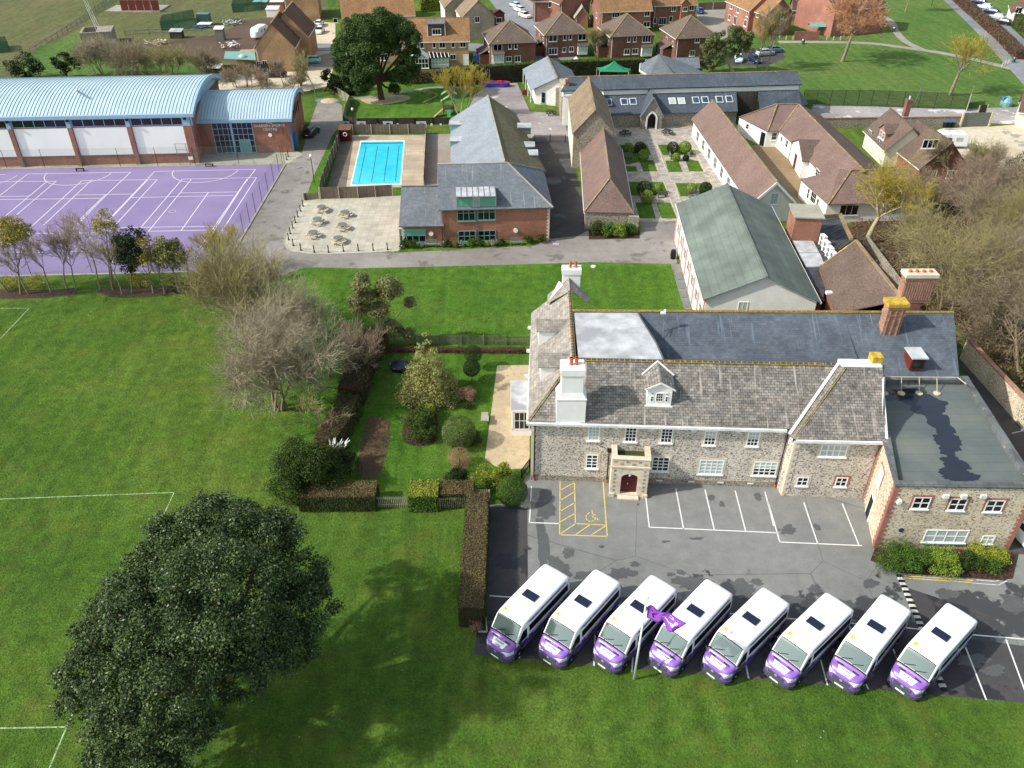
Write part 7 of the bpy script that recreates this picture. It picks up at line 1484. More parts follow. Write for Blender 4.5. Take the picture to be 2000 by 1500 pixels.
# grove on the right
G_ = 'bare trees of the grove behind the flint wall'
bt_('pollard_tree','yellow green pollarded tree with pale trunk beside the dining room',1690,476,12.5,231,'twig_yellow',maxl=5,kids=(8,3,3,3,3),ratio=.78,spread=.95,up=.3,r=.4,rmin=.018,trunk_h=.12,bark='bark_pale',lean=(.15,0))
for i,(x,y,h_,tw,sp,st_,lb) in enumerate(((1840,610,13.5,'twig_green',.95,2,'tall leafless tree with olive twigs behind the large brick chimney'),(1945,640,13,'twig_brown',.95,2,'leafless tree at the right of the grove above the flint wall'),(1880,500,12,'twig_brown',.95,2,'leafless brown tree in the middle of the grove'),(1975,520,12.5,'twig_green',.95,2,'leafless olive twigged tree at the right edge of the grove'),(1780,510,8.5,'twig_green',.95,2,'low leafless tree between the pollard and the grove'),(1900,420,9,'twig_purple',.95,3,'leafless purplish thicket tree at the far side of the grove'),(1985,430,10,'twig_brown',.95,3,'leafless thicket tree at the far right of the grove'),(1820,420,7,'twig_purple',.95,3,'low purplish bare tree at the far left of the grove'),(2050,600,13,'twig',.95,2,'leafless tree leaning in from beyond the right edge'),(1930,350,6,'twig_brown',.9,4,'bare shrub tree at the edge of the caravan yard'),(1995,720,11,'twig_brown',.9,2,'leafless brown tree overhanging the flint wall at the right edge'))):bt_('grove_tree',lb,x,y,h_,240+i,tw,maxl=5,kids=(4,3,3,3,3),spread=.95,up=.12,r=.17,rmin=.013,stems=st_+1,trunk_h=.13,ratio=.8,group=G_,tl=3)
bt_('bare_tree','slim bare tree standing in the caravan yard',1862,366,8,255,'twig_green',maxl=4,kids=(6,4,4,3),spread=.7,up=.5,r=.1,rmin=.02,stems=3)
b=P(1995,345,0);leafy('dark_evergreen','dark evergreen shrub at the right edge below the caravan yard','shrub',b,[(b.x+dx,b.y,z,2.0) for dx,z in ((-2,1.5),(0,2),(2,2.2))],3500,.12,M['leaf_dark'],M['bark_dark'],256,.1)
rg = np.random.default_rng(9); n_ = 9000
q_ = []
while len(q_) < n_:
    x, y = rg.uniform(1620, 2060), rg.uniform(395, 760)
    if y > 400+(1720-x)*.6 and y < 480+(x-1650)*.9:p=P(x,y,0);q_.append((p.x,p.y,abs(rg.normal(0,.5))+.05))
uc=leaves('undergrowth',M['leaf_brown'],np.array(q_),.16,None,V(0,0,0),rg);tag(uc,'tangled brown and green undergrowth under the grove','undergrowth',kind='stuff')
# short tufts give the mown grass its nap near the camera
def tufts(name, poly, n, sz, cols, seed, lb):
    rg=np.random.default_rng(seed);W=[P(x,y,0) for x,y in poly];xs=[p.x for p in W];ys=[p.y for p in W];pts=[]
    X=rg.uniform(min(xs),max(xs),n*3);Y=rg.uniform(min(ys),max(ys),n*3);ins=np.zeros(n*3,bool);m=len(W)
    for i in range(m):
        a,b=W[i],W[(i+1) % m];c=((a.y > Y) != (b.y > Y)) & (X < (b.x-a.x)*(Y-a.y)/(b.y-a.y+1e-9)+a.x);ins ^= c
    X,Y=X[ins][:n],Y[ins][:n];c=np.stack([X,Y,rg.uniform(.015,.04,len(X))],1);nn=unit(rg,len(X));nn[:,2] *= .5;nn /= np.linalg.norm(nn,axis=1)[:,None]
    a=np.cross(nn,unit(rg,len(X)));a /= np.linalg.norm(a,axis=1)[:,None];b=np.cross(nn,a);s=sz*rg.uniform(.5,1.3,(len(X),1));a[:,2]=np.abs(a[:,2])
    o = quads_obj(name, M[cols], c, a * s, b * s); tag(o, lb, 'grass', kind='stuff')
M['tuft']=leafmat('tuft',[(82,116,42),(104,136,52),(122,146,64),(92,124,48)],.9,.4)
tufts('grass',[(-60,600),(420,560),(560,830),(600,990),(905,995),(900,1240),(926,1282),(1400,1320),(2060,1376),(2060,1560),(-60,1560)],190000,.04,'tuft',301,'short mown grass of the sports field')
tufts('grass',[(600,526),(1318,520),(1335,690),(1030,700),(966,715),(945,900),(800,985),(620,900),(700,700)],90000,.045,'tuft',302,'short grass of the front and garden lawns')
# ================================================================== VEHICLES
M['van_white'] = plain('van_white', (240, 240, 240), .3, .01, 1, spec=.5)
M['van_purple_sunlit'] = plain('van_purple_sunlit', (128, 88, 172), .3, .04, 1, spec=.5)  # bonnet purple, its sunlit tone put into the colour
M['van_purple_shaded'] = plain('van_purple_shaded', (74, 52, 142), .35, .04, 1, spec=.5)  # the same van purple, with the sides' shade put into the colour
M['van_blue'] = plain('van_blue', (206, 226, 240), .4, .03, 1)
n = N('windscreen', .06, .8, .5); n.col(lin((104, 120, 116))); M['windscreen'] = n.mt
M['silver']=plain('silver',(200,202,204),.3,.05,2,metal=.5);M['lamp_glass']=plain('lamp_glass',(226,228,236),.15,.04,6,spec=.8)
M['grille']=plain('grille',(74,80,88),.5,.1,8);M['rubber']=plain('rubber',(24,24,26),.8,.1,5);M['navy']=plain('navy',(28,34,56),.2,.1,2,spec=.6)
def itp(tab, x):
    for (x0, y0), (x1, y1) in zip(tab, tab[1:]):
        if x <= x1: return y0 + (y1 - y0) * max(0, (x - x0) / (x1 - x0))
    return tab[-1][1]
class Shell:
    def __init__(s,top,hw,z0,zb,tum,rc,zmax):s.top,s.hw,s.z0,s.zb,s.tum,s.rc,s.zmax=top,hw,z0,zb,tum,rc,zmax
    def sec(s, x):
        zt,h=itp(s.top,x),itp(s.hw,x);rc=min(s.rc,.45*(zt-s.z0));zb=min(s.zb,zt-rc-.04);zs=zt-rc
        yy = lambda z: h * (1 - s.tum * max(0, z - zb) / (s.zmax - s.zb))
        P_=[(h*.97,s.z0),(h,s.z0+.12)]+[(h,s.z0+.12+(zb-s.z0-.12)*t) for t in (.33,.66,1)]+[(yy(zb+(zs-zb)*t),zb+(zs-zb)*t) for t in (.25,.5,.75,1)]
        ys = yy(zs); yc = ys - rc
        P_ += [(yc+rc*math.cos(a),zs+rc*.8*math.sin(a)) for a in (R(22),R(45),R(68),R(90))];zc=zs+rc*.8
        P_ += [(yc*(1-t),zc+(zt-zc)*(1-(1-t) ** 2)) for t in (.25,.5,.75,1)]
        return P_           # 17 points, index 0 sill .. 4 belt .. 8 shoulder .. 12 roof edge .. 16 crown
    def pt(s, x, k, side=1, off=0.0):
        def g(x,k):P_=s.sec(x);i=min(15,max(0,int(k)));f=k-i;return V(x,P_[i][0]+(P_[i+1][0]-P_[i][0])*f,P_[i][1]+(P_[i+1][1]-P_[i][1])*f)
        p = g(x, k)
        if off:
            a=g(x+.03,k)-g(x-.03,k);b=g(x,min(16,k+.15))-g(x,max(0,k-.15));nn=b.cross(a)
            if nn.length > 1e-9:nn.normalize();nn=nn if (nn.y*1+nn.z*1.2+nn.x*.3) > 0 else -nn;p=p+nn*off
        return V(p.x, p.y * side, p.z)
    def kz(s, x, z):
        P_ = s.sec(x)
        for i in range(16):
            if P_[i][1] <= z <= P_[i+1][1]:return i+(z-P_[i][1])/max(1e-6,P_[i+1][1]-P_[i][1])
        return 16 if z > P_[-1][1] else 0
    def body(s, xs, matf):
        mb = MB()
        for x0, x1 in zip(xs, xs[1:]):
            for side in (1, -1):
                for k in range(16):
                    q=[s.pt(x0,k,side),s.pt(x1,k,side),s.pt(x1,k+1,side),s.pt(x0,k+1,side)]
                    if side > 0: q.reverse()
                    mb.poly(q, matf((x0 + x1) / 2, (q[0].z + q[2].z) / 2, k))
        for x, f in ((xs[0], 1), (xs[-1], -1)):
            ring=[s.pt(x,k,1) for k in range(17)]+[s.pt(x,k,-1) for k in range(15,-1,-1)]
            mb.poly(ring if f < 0 else ring[::-1], matf(x, .6, 0))
        return mb
    def panel(s, mb, xs, kf, side=1, off=.012, m=0, nk=4):
        """kf(x) -> (k low, k high)"""
        for x0, x1 in zip(xs, xs[1:]):
            for j in range(nk):
                a0,b0=kf(x0);a1,b1=kf(x1);q=[s.pt(x0,a0+(b0-a0)*j/nk,side,off),s.pt(x1,a1+(b1-a1)*j/nk,side,off),s.pt(x1,a1+(b1-a1)*(j+1)/nk,side,off),s.pt(x0,a0+(b0-a0)*(j+1)/nk,side,off)]
                mb.poly(q[::-1] if side > 0 else q, m)
        return mb
def lsp(a, b, n): return [a + (b - a) * i / n for i in range(n + 1)]
def weld(o):
    import bmesh
    bm=bmesh.new();bm.from_mesh(o.data);bmesh.ops.remove_doubles(bm,verts=bm.verts,dist=.0005);bmesh.ops.recalc_face_normals(bm,faces=bm.faces);bm.to_mesh(o.data);bm.free()
    o.data.polygons.foreach_set('use_smooth',[True]*len(o.data.polygons));o.data.update();return o
def wheel(par, x, y, r, w_=.22, rim='silver', name='wheel'):
    s = 1 if y > 0 else -1
    mb=MB();prof=[(r*.6,0),(r*.95,.0),(r,.04),(r,w_-.04),(r*.95,w_),(r*.6,w_)];n_=20
    for (r0, y0), (r1, y1) in zip(prof, prof[1:]):
        for k in range(n_):
            a0,a1=2*math.pi*k/n_,2*math.pi*(k+1)/n_;f=lambda rr,yy,a:V(x+rr*math.cos(a),y-s*(w_-yy),r+rr*math.sin(a));mb.poly([f(r0,y0,a0),f(r1,y1,a0),f(r1,y1,a1),f(r0,y0,a1)])
    o=mb.build(name,M['rubber'],par);MB().tube((x,y-s*.03,r),(x,y-s*.05,r),r*.62,n=16).tube((x,y-s*.02,r),(x,y+s*.01,r),r*.18,n=10).build('rim',M[rim],o);return o
# ---- minibus
vt=[(-3.12,2.3),(-3.08,2.52),(-2.95,2.66),(-2.6,2.74),(.9,2.74),(1.55,2.68),(1.8,2.54),(2.3,1.74),(2.4,1.57),(2.45,1.5),(2.78,1.34),(2.98,1.16),(3.06,.98),(3.12,.74)]
vh=[(-3.12,.93),(-3.08,.97),(-2.9,1.0),(1.9,1.0),(2.3,.99),(2.6,.95),(2.85,.86),(3.0,.74),(3.08,.62),(3.12,.5)]
VS = Shell(vt, vh, .3, 1.22, .07, .17, 2.74)
xs=[-3.12,-3.08,-3.0,-2.85,-2.6,-2.2,-1.6,-1,-.4,.2,.8,1.1,1.35,1.55,1.68,1.8,1.9,2.0,2.12,2.22,2.3,2.37,2.42,2.5,2.62,2.75,2.85,2.95,3.02,3.07,3.1,3.12]
van = thing('minibus', 'x', 'minibus', (0, 0, 0))
def vm(x, z, k):
    if x > 2.37: return 1 if x < 3.05 or z > .62 else 3
    if k < 4: return 2 if z > .42 else 3
    return 0
body=weld(VS.body(xs,vm).build('body',[M['van_white'],M['van_purple_sunlit'],M['van_purple_shaded'],M['grille']],van))
# windscreen
g_=MB();VS.panel(g_,lsp(1.78,2.31,8),lambda x:(10.8,16),1,.012,nk=6);VS.panel(g_,lsp(1.78,2.31,8),lambda x:(10.8,16),-1,.012,nk=6);ws=g_.build('windscreen',M['windscreen'],van,smooth=True)
g_=MB();VS.panel(g_,lsp(2.32,2.37,1),lambda x:(9,16),1,.014,nk=4);VS.panel(g_,lsp(2.32,2.37,1),lambda x:(9,16),-1,.014,nk=4)
VS.panel(g_,[1.73,1.775],lambda x:(10.8,16),1,.014);VS.panel(g_,[1.73,1.775],lambda x:(10.8,16),-1,.014);g_.Bl('screen_surround','black',van)
g_=MB().bar((2.33,.1,1.72),(2.16,.62,2.0),.03,.03).bar((2.33,-.55,1.72),(2.17,-.02,2.0),.03,.03);g_.Bl('wiper','black',van)
for side in (1, -1):
    g_=MB();VS.panel(g_,lsp(-2.85,1.12,6),lambda x:(VS.kz(x,1.48),VS.kz(x,2.08)),side,.012);g_.Bl('side_window','glass_dark',van)
    g_=MB();VS.panel(g_,lsp(1.35,2.2,5),lambda x:(VS.kz(x,1.3),VS.kz(x,min(2.08,2.08-max(0,x-1.75)*1.4))),side,.012);g_.Bl('door_window','glass_dark',van)
    g_=MB();VS.panel(g_,lsp(-3.0,1.28,6),lambda x:(VS.kz(x,1.32),VS.kz(x,1.36)),side,.012,nk=1);g_.Bl('white_line','van_blue',van)
    g_=MB();VS.panel(g_,lsp(-3.02,1.4,8),lambda x:(VS.kz(x,2.3) if x < .9 else VS.kz(x,2.3)+(VS.kz(x,2.5)-VS.kz(x,2.3))*(x-.9)/.5,VS.kz(x,2.5)),side,.01,nk=3);st_=g_.Bl('roof_stripe','van_purple_shaded',van)
    rd = random.Random(3); g_ = MB(); x = -2.7
    while x < .85:
        l = rd.choice((.03, .04, .05, .07)); 
        if rd.random() < .85:VS.panel(g_,[x,x+l],lambda xx:(VS.kz(xx,2.38),VS.kz(xx,2.42)),side,.018,nk=1)
        x += l + rd.choice((.04, .04, .12))
    g_.Bl('small_lettering', 'white', st_)
    def side_fn(x,y,z,side=side):X=-side*-1*0+(-.75-x if side > 0 else -.75+x);Z=1.03+y;p=VS.pt(max(-3,min(2.2,X)),VS.kz(X,Z),side,.016);return V(p.x,p.y,p.z)
    place_text('side_lettering','Shoreham College',.42,M['white'],body,side_fn,shear=.25,bold=.006)
    g_=MB().lathe((1.35*1.0,side*1.012,.98),[(.01,0)],4);g_=MB().tube((1.28,side*1.0,1.12),(1.28,side*1.018,1.12),.12,n=14);g_.Bl('crest','silver',body)
    g_=MB();VS.panel(g_,lsp(2.58,3.03,6),lambda x:(VS.kz(x,.82+(2.98-x)*.12),min(13.2,VS.kz(x,1.2-(x-2.5)*.16))),side,.014,nk=4);g_.build('headlight',M['lamp_glass'],van,smooth=True)
    for x in (2.12,-2.0):g_=MB().tube((x,side*.78,.36),(x,side*(VS.pt(x,2).y+.006),.36),.45,n=22);g_.Bl('wheel_arch','rubber',van);wheel(van,x,side*1.012,.35)
    g_=MB().bar((2.12,side*.98,1.42),(2.14,side*1.16,1.45),.06,.06).obox((2.08,side*1.1-(.0 if side > 0 else .2),1.32),(.14,0,0),(0,.2,0),(0,0,.38));g_.Bl('mirror','black',van)
    g_=MB();VS.panel(g_,lsp(-2.9,2.2,6),lambda x:(VS.kz(x,.6),VS.kz(x,.64)),side,.012,nk=1);g_.Bl('rubbing_strip','silver',van)
# nose: grille, bumper, plate, badge, slots, sign
g_ = MB(); 
for z0,z1,w0_,w1_ in ((.78,.98,.44,.5),(.6,.76,.5,.46)):g_.poly([(3.135,-w0_,z0),(3.135,w0_,z0),(3.06 if z0 > .7 else 3.135,w1_,z1),(3.06 if z0 > .7 else 3.135,-w1_,z1)])
g_=MB().obox((3.02,-.52,.74),(.12,0,0),(0,1.04,0),(0,0,.2)).obox((3.0,-.5,.52),(.135,0,0),(0,1.0,0),(0,0,.17));g_.Bl('grille','grille',van)
pts=[(2.55,.985),(2.8,.93),(2.98,.82),(3.1,.64),(3.17,.35),(3.18,0)];full=pts+[(x,-y) for x,y in pts[-2::-1]];g_=MB()
for (xa_,ya_),(xb_,yb_) in zip(full,full[1:]):g_.bar((xa_,ya_,.42),(xb_,yb_,.42),.07,.22)
g_.Bl('bumper','grille',van);MB().obox((3.2,-.27,.42),(.015,0,0),(0,.54,0),(0,0,.12)).Bl('number_plate','white',van);MB().tube((3.14,0,.9),(3.16,0,.9),.09,n=14).Bl('badge','silver',van)
g_ = MB()
for side in (1,-1):VS.panel(g_,lsp(2.5,2.57,1),lambda x:(12.6,14.6),side,.012,nk=2)
g_.Bl('bonnet_slot', 'black', van)
g_ = MB()
for side in (1,-1):VS.panel(g_,lsp(2.62,2.94,4),lambda x:(13.3+(x-2.6)*.8,16),side,.014,nk=3)
sg = g_.Bl('bonnet_sign', 'white', van)
def bon(x,y,z):X=2.8-y;p=VS.pt(X,16-min(4,abs(x)*5.2),1 if x < 0 else -1,.022);p.y=-x if False else x;return V(p.x,x,p.z)
place_text('bonnet_lettering','Shoreham',.16,M['van_purple_shaded'],sg,lambda x,y,z:bon(x,y+.04,z),bold=.003);place_text('bonnet_lettering','College',.13,M['van_purple_shaded'],sg,lambda x,y,z:bon(x,y-.12,z),bold=.003)
rz_=VS.pt(-.5,14).z+.012;hatch=MB().obox((-.55,-.47,rz_+.01),(.56,0,0),(0,.94,0),(0,0,.05));hatch.Bl('roof_hatch','navy',van)
em=MB().tube((1.38,-.62,2.6),(1.38,-.62,2.725),.13,n=18,m=0).tube((1.38,-.62,2.726),(1.38,-.62,2.74),.045,n=8,m=1);em.build('roof_emblem',[plain('emblem_yellow',(236,216,90),.6,.05),M['leaf_gold']],van);MB().lathe((1.4,-.3,2.7),[(.03,0),(.015,.02),(.01,.12)],6).Bl('aerial','white',van)
for y in (.72,-.72):MB().obox((-3.15,y-.1,.9),(.04,0,0),(0,.2,0),(0,0,.7)).Bl('rear_light','oak_red',van)
MB().obox((-3.14,-.75,1.45),(.02,0,0),(0,.68,0),(0,0,.7)).obox((-3.14,.07,1.45),(.02,0,0),(0,.68,0),(0,0,.7)).Bl('rear_window','glass_dark',van)
VP=[((985,1283),(1068,1103),(1107,1128),'white and purple minibus, leftmost of the eight, its windscreen half reflecting dark trees'),((1086,1295),(1168,1112),(1210,1140),'white and purple minibus second from the left, beside the leftmost one'),((1195,1305),(1276,1122),(1318,1151),'white and purple minibus third from the left, behind the white flagpole'),((1302,1311),(1387,1132),(1430,1160),'white and purple minibus fourth from the left, partly under the flying purple flag'),
      ((1408,1325),(1496,1147),(1540,1178),'white and purple minibus fifth from the left, just right of the flag'),((1533,1335),(1618,1156),(1664,1188),'white and purple minibus third from the right in the row'),((1658,1343),(1730,1160),(1778,1192),'white and purple minibus second from the right, with its tail at the striped speed bump'),((1778,1356),(1857,1177),(1909,1210),'white and purple minibus, rightmost of the eight')]
index()
for i, (nz, rl, rr, lb) in enumerate(VP):
    Np=P(nz[0],nz[1],.6);Rm=(P(rl[0],rl[1],2.6)+P(rr[0],rr[1],2.6))/2;d=V(Np.x-Rm.x,Np.y-Rm.y,0);a=math.atan2(d.y,d.x)-R(5);c=V((Np.x+Rm.x)/2-.25,(Np.y+Rm.y)/2+.18,.012) 
    if i == 0:van.location=c;van.rotation_euler=(0,0,a);van.scale=(1.13,1.12,1.03);van['label']=lb;van['group']='school minibuses parked in a row'
    else: dup(van, c, a + R((-1.2, .8, -.6, 1.1, 0, -.9, .7, .4)[i]), lb)
# ---- cars
ct_=[(-2.12,.75),(-2.08,.95),(-1.9,1.05),(-1.5,1.1),(1.0,1.0),(1.1,.95),(1.7,.85),(2.0,.72),(2.1,.55)]
ch_=[(-2.12,.7),(-2.0,.82),(-1.7,.87),(1.5,.87),(1.9,.8),(2.05,.68),(2.1,.6)];CS=Shell(ct_,ch_,.22,.7,.1,.16,1.1)
cabt=[(-1.95,1.06),(-1.5,1.38),(-1.0,1.46),(0,1.47),(.35,1.42),(1.15,.98)];cabh=[(-1.95,.72),(1.15,.74)];KS=Shell(cabt,cabh,.8,.98,.35,.14,1.47)
def car(label, px, py, a, paint, group=None, z=.02, sc=1.0, cat='car', name='parked_car'):
    o = thing(name, label, cat, P(px, py, z), a, group); o.scale = (sc,) * 3
    if paint not in M: pass
    weld(CS.body(lsp(-2.12,-1.9,2)+lsp(-1.7,1.5,6)+lsp(1.7,2.1,4),lambda x,z,k:0).build('body',M[paint],o))
    weld(KS.body(lsp(-1.9,1.1,12),lambda x,z,k:0).Bl('windows','glass_dark',o));g_=MB()
    for s in (1,-1):KS.panel(g_,lsp(-1.4,.35,4),lambda x:(9,16),s,.012);KS.panel(g_,[-.5,-.42],lambda x:(4,9),s,.012);KS.panel(g_,[.32,.36],lambda x:(4,9),s,.012)
    g_.build('roof', M[paint], o)
    for s in (1, -1):
        for x in (-1.3, 1.35): wheel(o, x, s * .885, .31, .2)
        MB().box((2.0,s*.55,.58),(.16,.3,.14)).Bl('headlight','lamp_glass',o);MB().box((-2.08,s*.6,.7),(.1,.22,.16)).Bl('rear_light','oak_red',o)
    MB().box((-2.13, 0, .5), (.03, .5, .12)).Bl('number_plate', 'white', o); return o
for nm,c in (('paint_white',(232,232,230)),('paint_blue',(46,66,128)),('paint_steel',(96,122,146)),('paint_mint',(140,206,200)),('paint_black',(34,38,44)),('paint_silver',(170,176,182)),('paint_pale',(190,208,222)),('paint_navy',(36,42,78)),('paint_green',(60,88,84))):M[nm]=plain(nm,c,.25,.02,1,spec=.6)
U = R(-60)
sg_ = 'cars parked along the street'
car('white car at the back of three on the street',1006,14,R(120),'paint_pale',sg_);car('white car in the middle of three on the street',1014,22,R(120),'paint_white',sg_);car('white car at the front of three on the street',1025,34,R(-60),'paint_white',sg_)
car('steel blue car on the gravel courtyard',607,56,R(-88),'paint_steel');car('white car behind another on the gravel courtyard',624,50,R(90),'paint_white');car('white car in front of another on the gravel courtyard',625,64,R(-90),'paint_white');car('mint green car beside the tan gabled house',608,122,R(178),'paint_mint')
car('dark grey car parked behind the annex wall in shade',609,263,R(80),'paint_black');car('dark blue car beside the wooden fence of the parking court',1366,25,R(90),'paint_blue');car('dark car half hidden by the red twigged bush on the gravel lot',540,150,R(180),'paint_black')
pl_ = 'cars in the small car park behind the trees'
car('pale blue car under the olive green tree',1442,119,R(-100),'paint_pale',pl_);car('dark blue car right of the pale blue one',1474,121,R(-80),'paint_navy',pl_);car('silver car at the right of the small car park',1494,108,R(20),'paint_silver',pl_);car('grey car behind bare twigs in the small car park',1512,102,R(20),'paint_steel',pl_)
rl_ = 'cars parked along the estate road'
for i,(x,y,pt_,lb) in enumerate(((1911,8,'paint_navy','dark blue car farthest up the estate road'),(1922,17,'paint_pale','silver blue car second down the estate road'),(1935,27,'paint_navy','dark car in the middle of the estate road line'),(1946,37,'paint_silver','silver car next to last on the estate road'),(1957,47,'paint_black','black car nearest the camera on the estate road'))):car(lb,x,y,R(128),pt_,rl_)
car('white car at the right edge beside the extension',2003,1052,R(100),'paint_white',sc=1.15)
bv=thing('covered_trailer','small blue covered trailer on the grass beside the brown brick house','trailer',P(934,118,0));MB().box(P(934,118,.5),(2.0,3.0,1.4)).B('blue_cover','paint_blue',bv);mb=MB().box(P(934,118,.15),(1.7,2.8,.3));mb.B('chassis','black',bv)
def caravan(label, px, py, a, L=5.2, name='caravan'):
    o=thing(name,label,'caravan',P(px,py,0),a);tb=[(-L/2,1.9),(-L/2+.3,2.4),(-L/2+.8,2.55),(L/2-1,2.55),(L/2-.3,2.1),(L/2,1.3)];S_=Shell(tb,[(-L/2,1.05),(L/2-.3,1.1),(L/2,.9)],.45,1.3,.04,.2,2.55)
    weld(S_.body(lsp(-L/2,-L/2+.8,4)+lsp(0,L/2-1,2)+lsp(L/2-.8,L/2,5),lambda x,z,k:0).Bl('body','van_white',o))
    for s in (1, -1):
        for x0,x1,z0,z1,mt in ((-1.6,-.5,1.3,1.9,'blind'),(.2,.9,1.35,1.85,'glass_dark')):g_=MB();S_.panel(g_,[x0,x1],lambda x:(S_.kz(x,z0),S_.kz(x,z1)),s,.02);g_.build('window',M[mt],o)
        wheel(o, 0, s * 1.08, .32)
    g_=MB().box((-.9,0,2.52),(.7,.6,.08)).box((.6,0,2.52),(.7,.6,.08));g_.Bl('roof_vent','blind',o);g_=MB().bar((L/2-.1,0,.5),(L/2+1.1,0,.5),.1,.1);g_.Bl('tow_bar','metal_grey',o);return o
caravan('white touring caravan parked beside the brown roofed cottage',1851,287,R(178));caravan('white motorhome beyond the tan gabled house',509,72,R(80),5.8,'motorhome')
ht=thing('horse_trailer','dark green horse trailer with white roof by the netting pen','trailer',P(400,45,0));S_=MB().box(P(400,45,.4),(3.0,2.2,2.3));S_.B('body','paint_green',ht);MB().slab([P(400,45,2.7)+V(-1.6,-1.2,0),P(400,45,2.7)+V(1.6,-1.2,0),P(400,45,3.0)+V(1.5,1.1,0),P(400,45,3.0)+V(-1.5,1.1,0)],.12).B('roof','white',ht)
# ---- flagpole and flag
fp=thing('flagpole','white flagpole standing in the grass edge before the minibuses','flagpole',P(1238,1327,0));fb=P(1238,1327,0)
ft=fb+V(.1,0,7.85);MB().tube(fb,ft,.075,.05,14).build('pole',M['white'],fp,world=True,smooth=True);MB().lathe(ft,[(.02,0),(.12,.05),(.13,.12),(.08,.2),(.01,.23)],14).build('finial',M['white'],fp,world=True,smooth=True)
fg=thing('flag','twisted purple flag with white lettering flying from the flagpole','flag',ft)
def DYz(px, py, z): return P(px, py, z)
hT, hB = ft - V(0, .06, .5), None
row=[  # photo outline of the flag: upper edge and lower edge from hoist to fly, with heights
    ((1266,1183),(1263,1209),7.25,6.1),((1276,1187),(1279,1211),7.2,6.2),((1286,1190),(1291,1212),6.95,6.45),((1299,1195),(1296,1217),6.9,6.3),((1312,1201),(1302,1226),6.8,6.1),((1326,1208),(1308,1234),6.7,5.95),((1341,1216),(1315,1238),6.6,5.9)]
FG = [(P(a[0], a[1], z0), P(b[0], b[1], z1)) for a, b, z0, z1 in row]
off_ = ft - V(.0, .08, .45) - FG[0][0]; 
def flag_pt(s, t, o=0.0):
    s=max(0,min(.9999,s))*(len(FG)-1);i=int(s);f=s-i;sm=f*f*(3-2*f)
    a=FG[i][0].lerp(FG[i+1][0],f);b=FG[i][1].lerp(FG[i+1][1],f);p=a.lerp(b,t);p=p+V(0,.10*math.sin(s*1.9+t*2.5),.06*math.sin(s*2.4+t))
    q=(b-a).cross(FG[i+1][0]-FG[i][0]).normalized();q=q if q.dot(V(0,-.6,.8)) > 0 else -q;return p+q*o
mb = MB(); ns, ntt = 30, 10
for i in range(ns):
    for j in range(ntt):s0,s1,t0_,t1_=i/ns,(i+1)/ns,j/ntt,(j+1)/ntt;mb.poly([flag_pt(s0,t0_),flag_pt(s1,t0_),flag_pt(s1,t1_),flag_pt(s0,t1_)],1 if (j in (0,ntt-1) or i in (0,ns-1)) else 0)
n=N('flag_cloth',.8,.2);n.col(lin((158,84,200)));t_=n.n('ShaderNodeBsdfTranslucent');t_.inputs[0].default_value=lin((170,90,210));mx=n.n('ShaderNodeMixShader');mx.inputs[0].default_value=.3;n.l(n.b.outputs[0],mx.inputs[1]);n.l(t_.outputs[0],mx.inputs[2]);n.l(mx.outputs[0],n.t.nodes['Material Output'].inputs[0]);M['flag_cloth']=n.mt
M['flag_hem'] = plain('flag_hem', (112, 58, 160), .8, .1)
cl_ = weld(mb.build('cloth', [M['flag_cloth'], M['flag_hem']], fg, world=True))
def ftx(cx,cy,k):return lambda x,y,z:flag_pt(cx-x*k,cy-y*k*1.35*-1*-1,.02)-fg.location
place_text('lettering','Shore',.34,M['white'],cl_,ftx(.62,.62,.5),bold=.006);place_text('lettering','C',.34,M['white'],cl_,ftx(.7,.28,.5),bold=.006)
mb = MB(); rd = random.Random(8)
for cx, cy, m_ in ((.17, .5, 7), (.86, .5, 12)):
    for i in range(m_):s_,t_=cx+rd.uniform(-.06,.06),cy+rd.uniform(-.25,.22);q=[flag_pt(s_+dx,t_+dy,.018) for dx,dy in ((-.018,-.03),(.02,-.05),(.025,.05),(-.01,.07))];mb.poly(q)
mb.B('crest', 'navy', cl_)
mb=MB();mb.tube(ft-V(0,.03,.3),FG[0][0],.012).tube(ft-V(0,0,1.9),FG[0][1],.012);mb.B('halyard','white',fg)
# ================================================================== STREET FURNITURE AND SMALL THINGS
# picnic tables on the patio: round top, four curved benches
def ptable(base, label, group, tm='wood_grey', lm='wood_pale'):
    o=thing('picnic_table',label,'picnic table',base,0,group);t=MB().tube((0,0,.72),(0,0,.77),.62,n=24); 
    t.build('table_top', M[tm], o); g_ = MB()
    for k in range(4):
        a = R(45 + 90 * k)
        for j in range(4):
            a0,a1=a+R(-32+16*j),a+R(-16+16*j);q=[V(math.cos(a0)*.82,math.sin(a0)*.82,.45),V(math.cos(a1)*.82,math.sin(a1)*.82,.45),V(math.cos(a1)*1.08,math.sin(a1)*1.08,.45),V(math.cos(a0)*1.08,math.sin(a0)*1.08,.45)];g_.slab(q,.06)
        g_ = g_ if k < 3 else g_
        b_ = g_.build('bench', M[lm], o); g_ = MB()
        l=MB().bar((math.cos(a)*.1,math.sin(a)*.1,.36),(math.cos(a)*1.02,math.sin(a)*1.02,.36),.07,.09).bar((math.cos(a)*.35,math.sin(a)*.35,.7),(math.cos(a)*.9,math.sin(a)*.9,0),.08,.08);l.build('leg',M[lm],o)
    return o
TG='round picnic tables on the patio';tl_=['far left picnic table on the pale patio','far right picnic table on the pale patio','middle left picnic table on the pale patio','middle right picnic table on the pale patio','near left picnic table on the pale patio','near right picnic table on the pale patio']
t0_ = None
for (x,y),lb in zip(((629,413),(675,423),(621,437),(670,448),(613,463),(662,474)),tl_):
    p = P(x, y, .03)
    if t0_ is None: t0_ = ptable(p, 'round wooden ' + lb, TG); index()
    else: dup(t0_, p, R(3 * x), 'round wooden ' + lb)
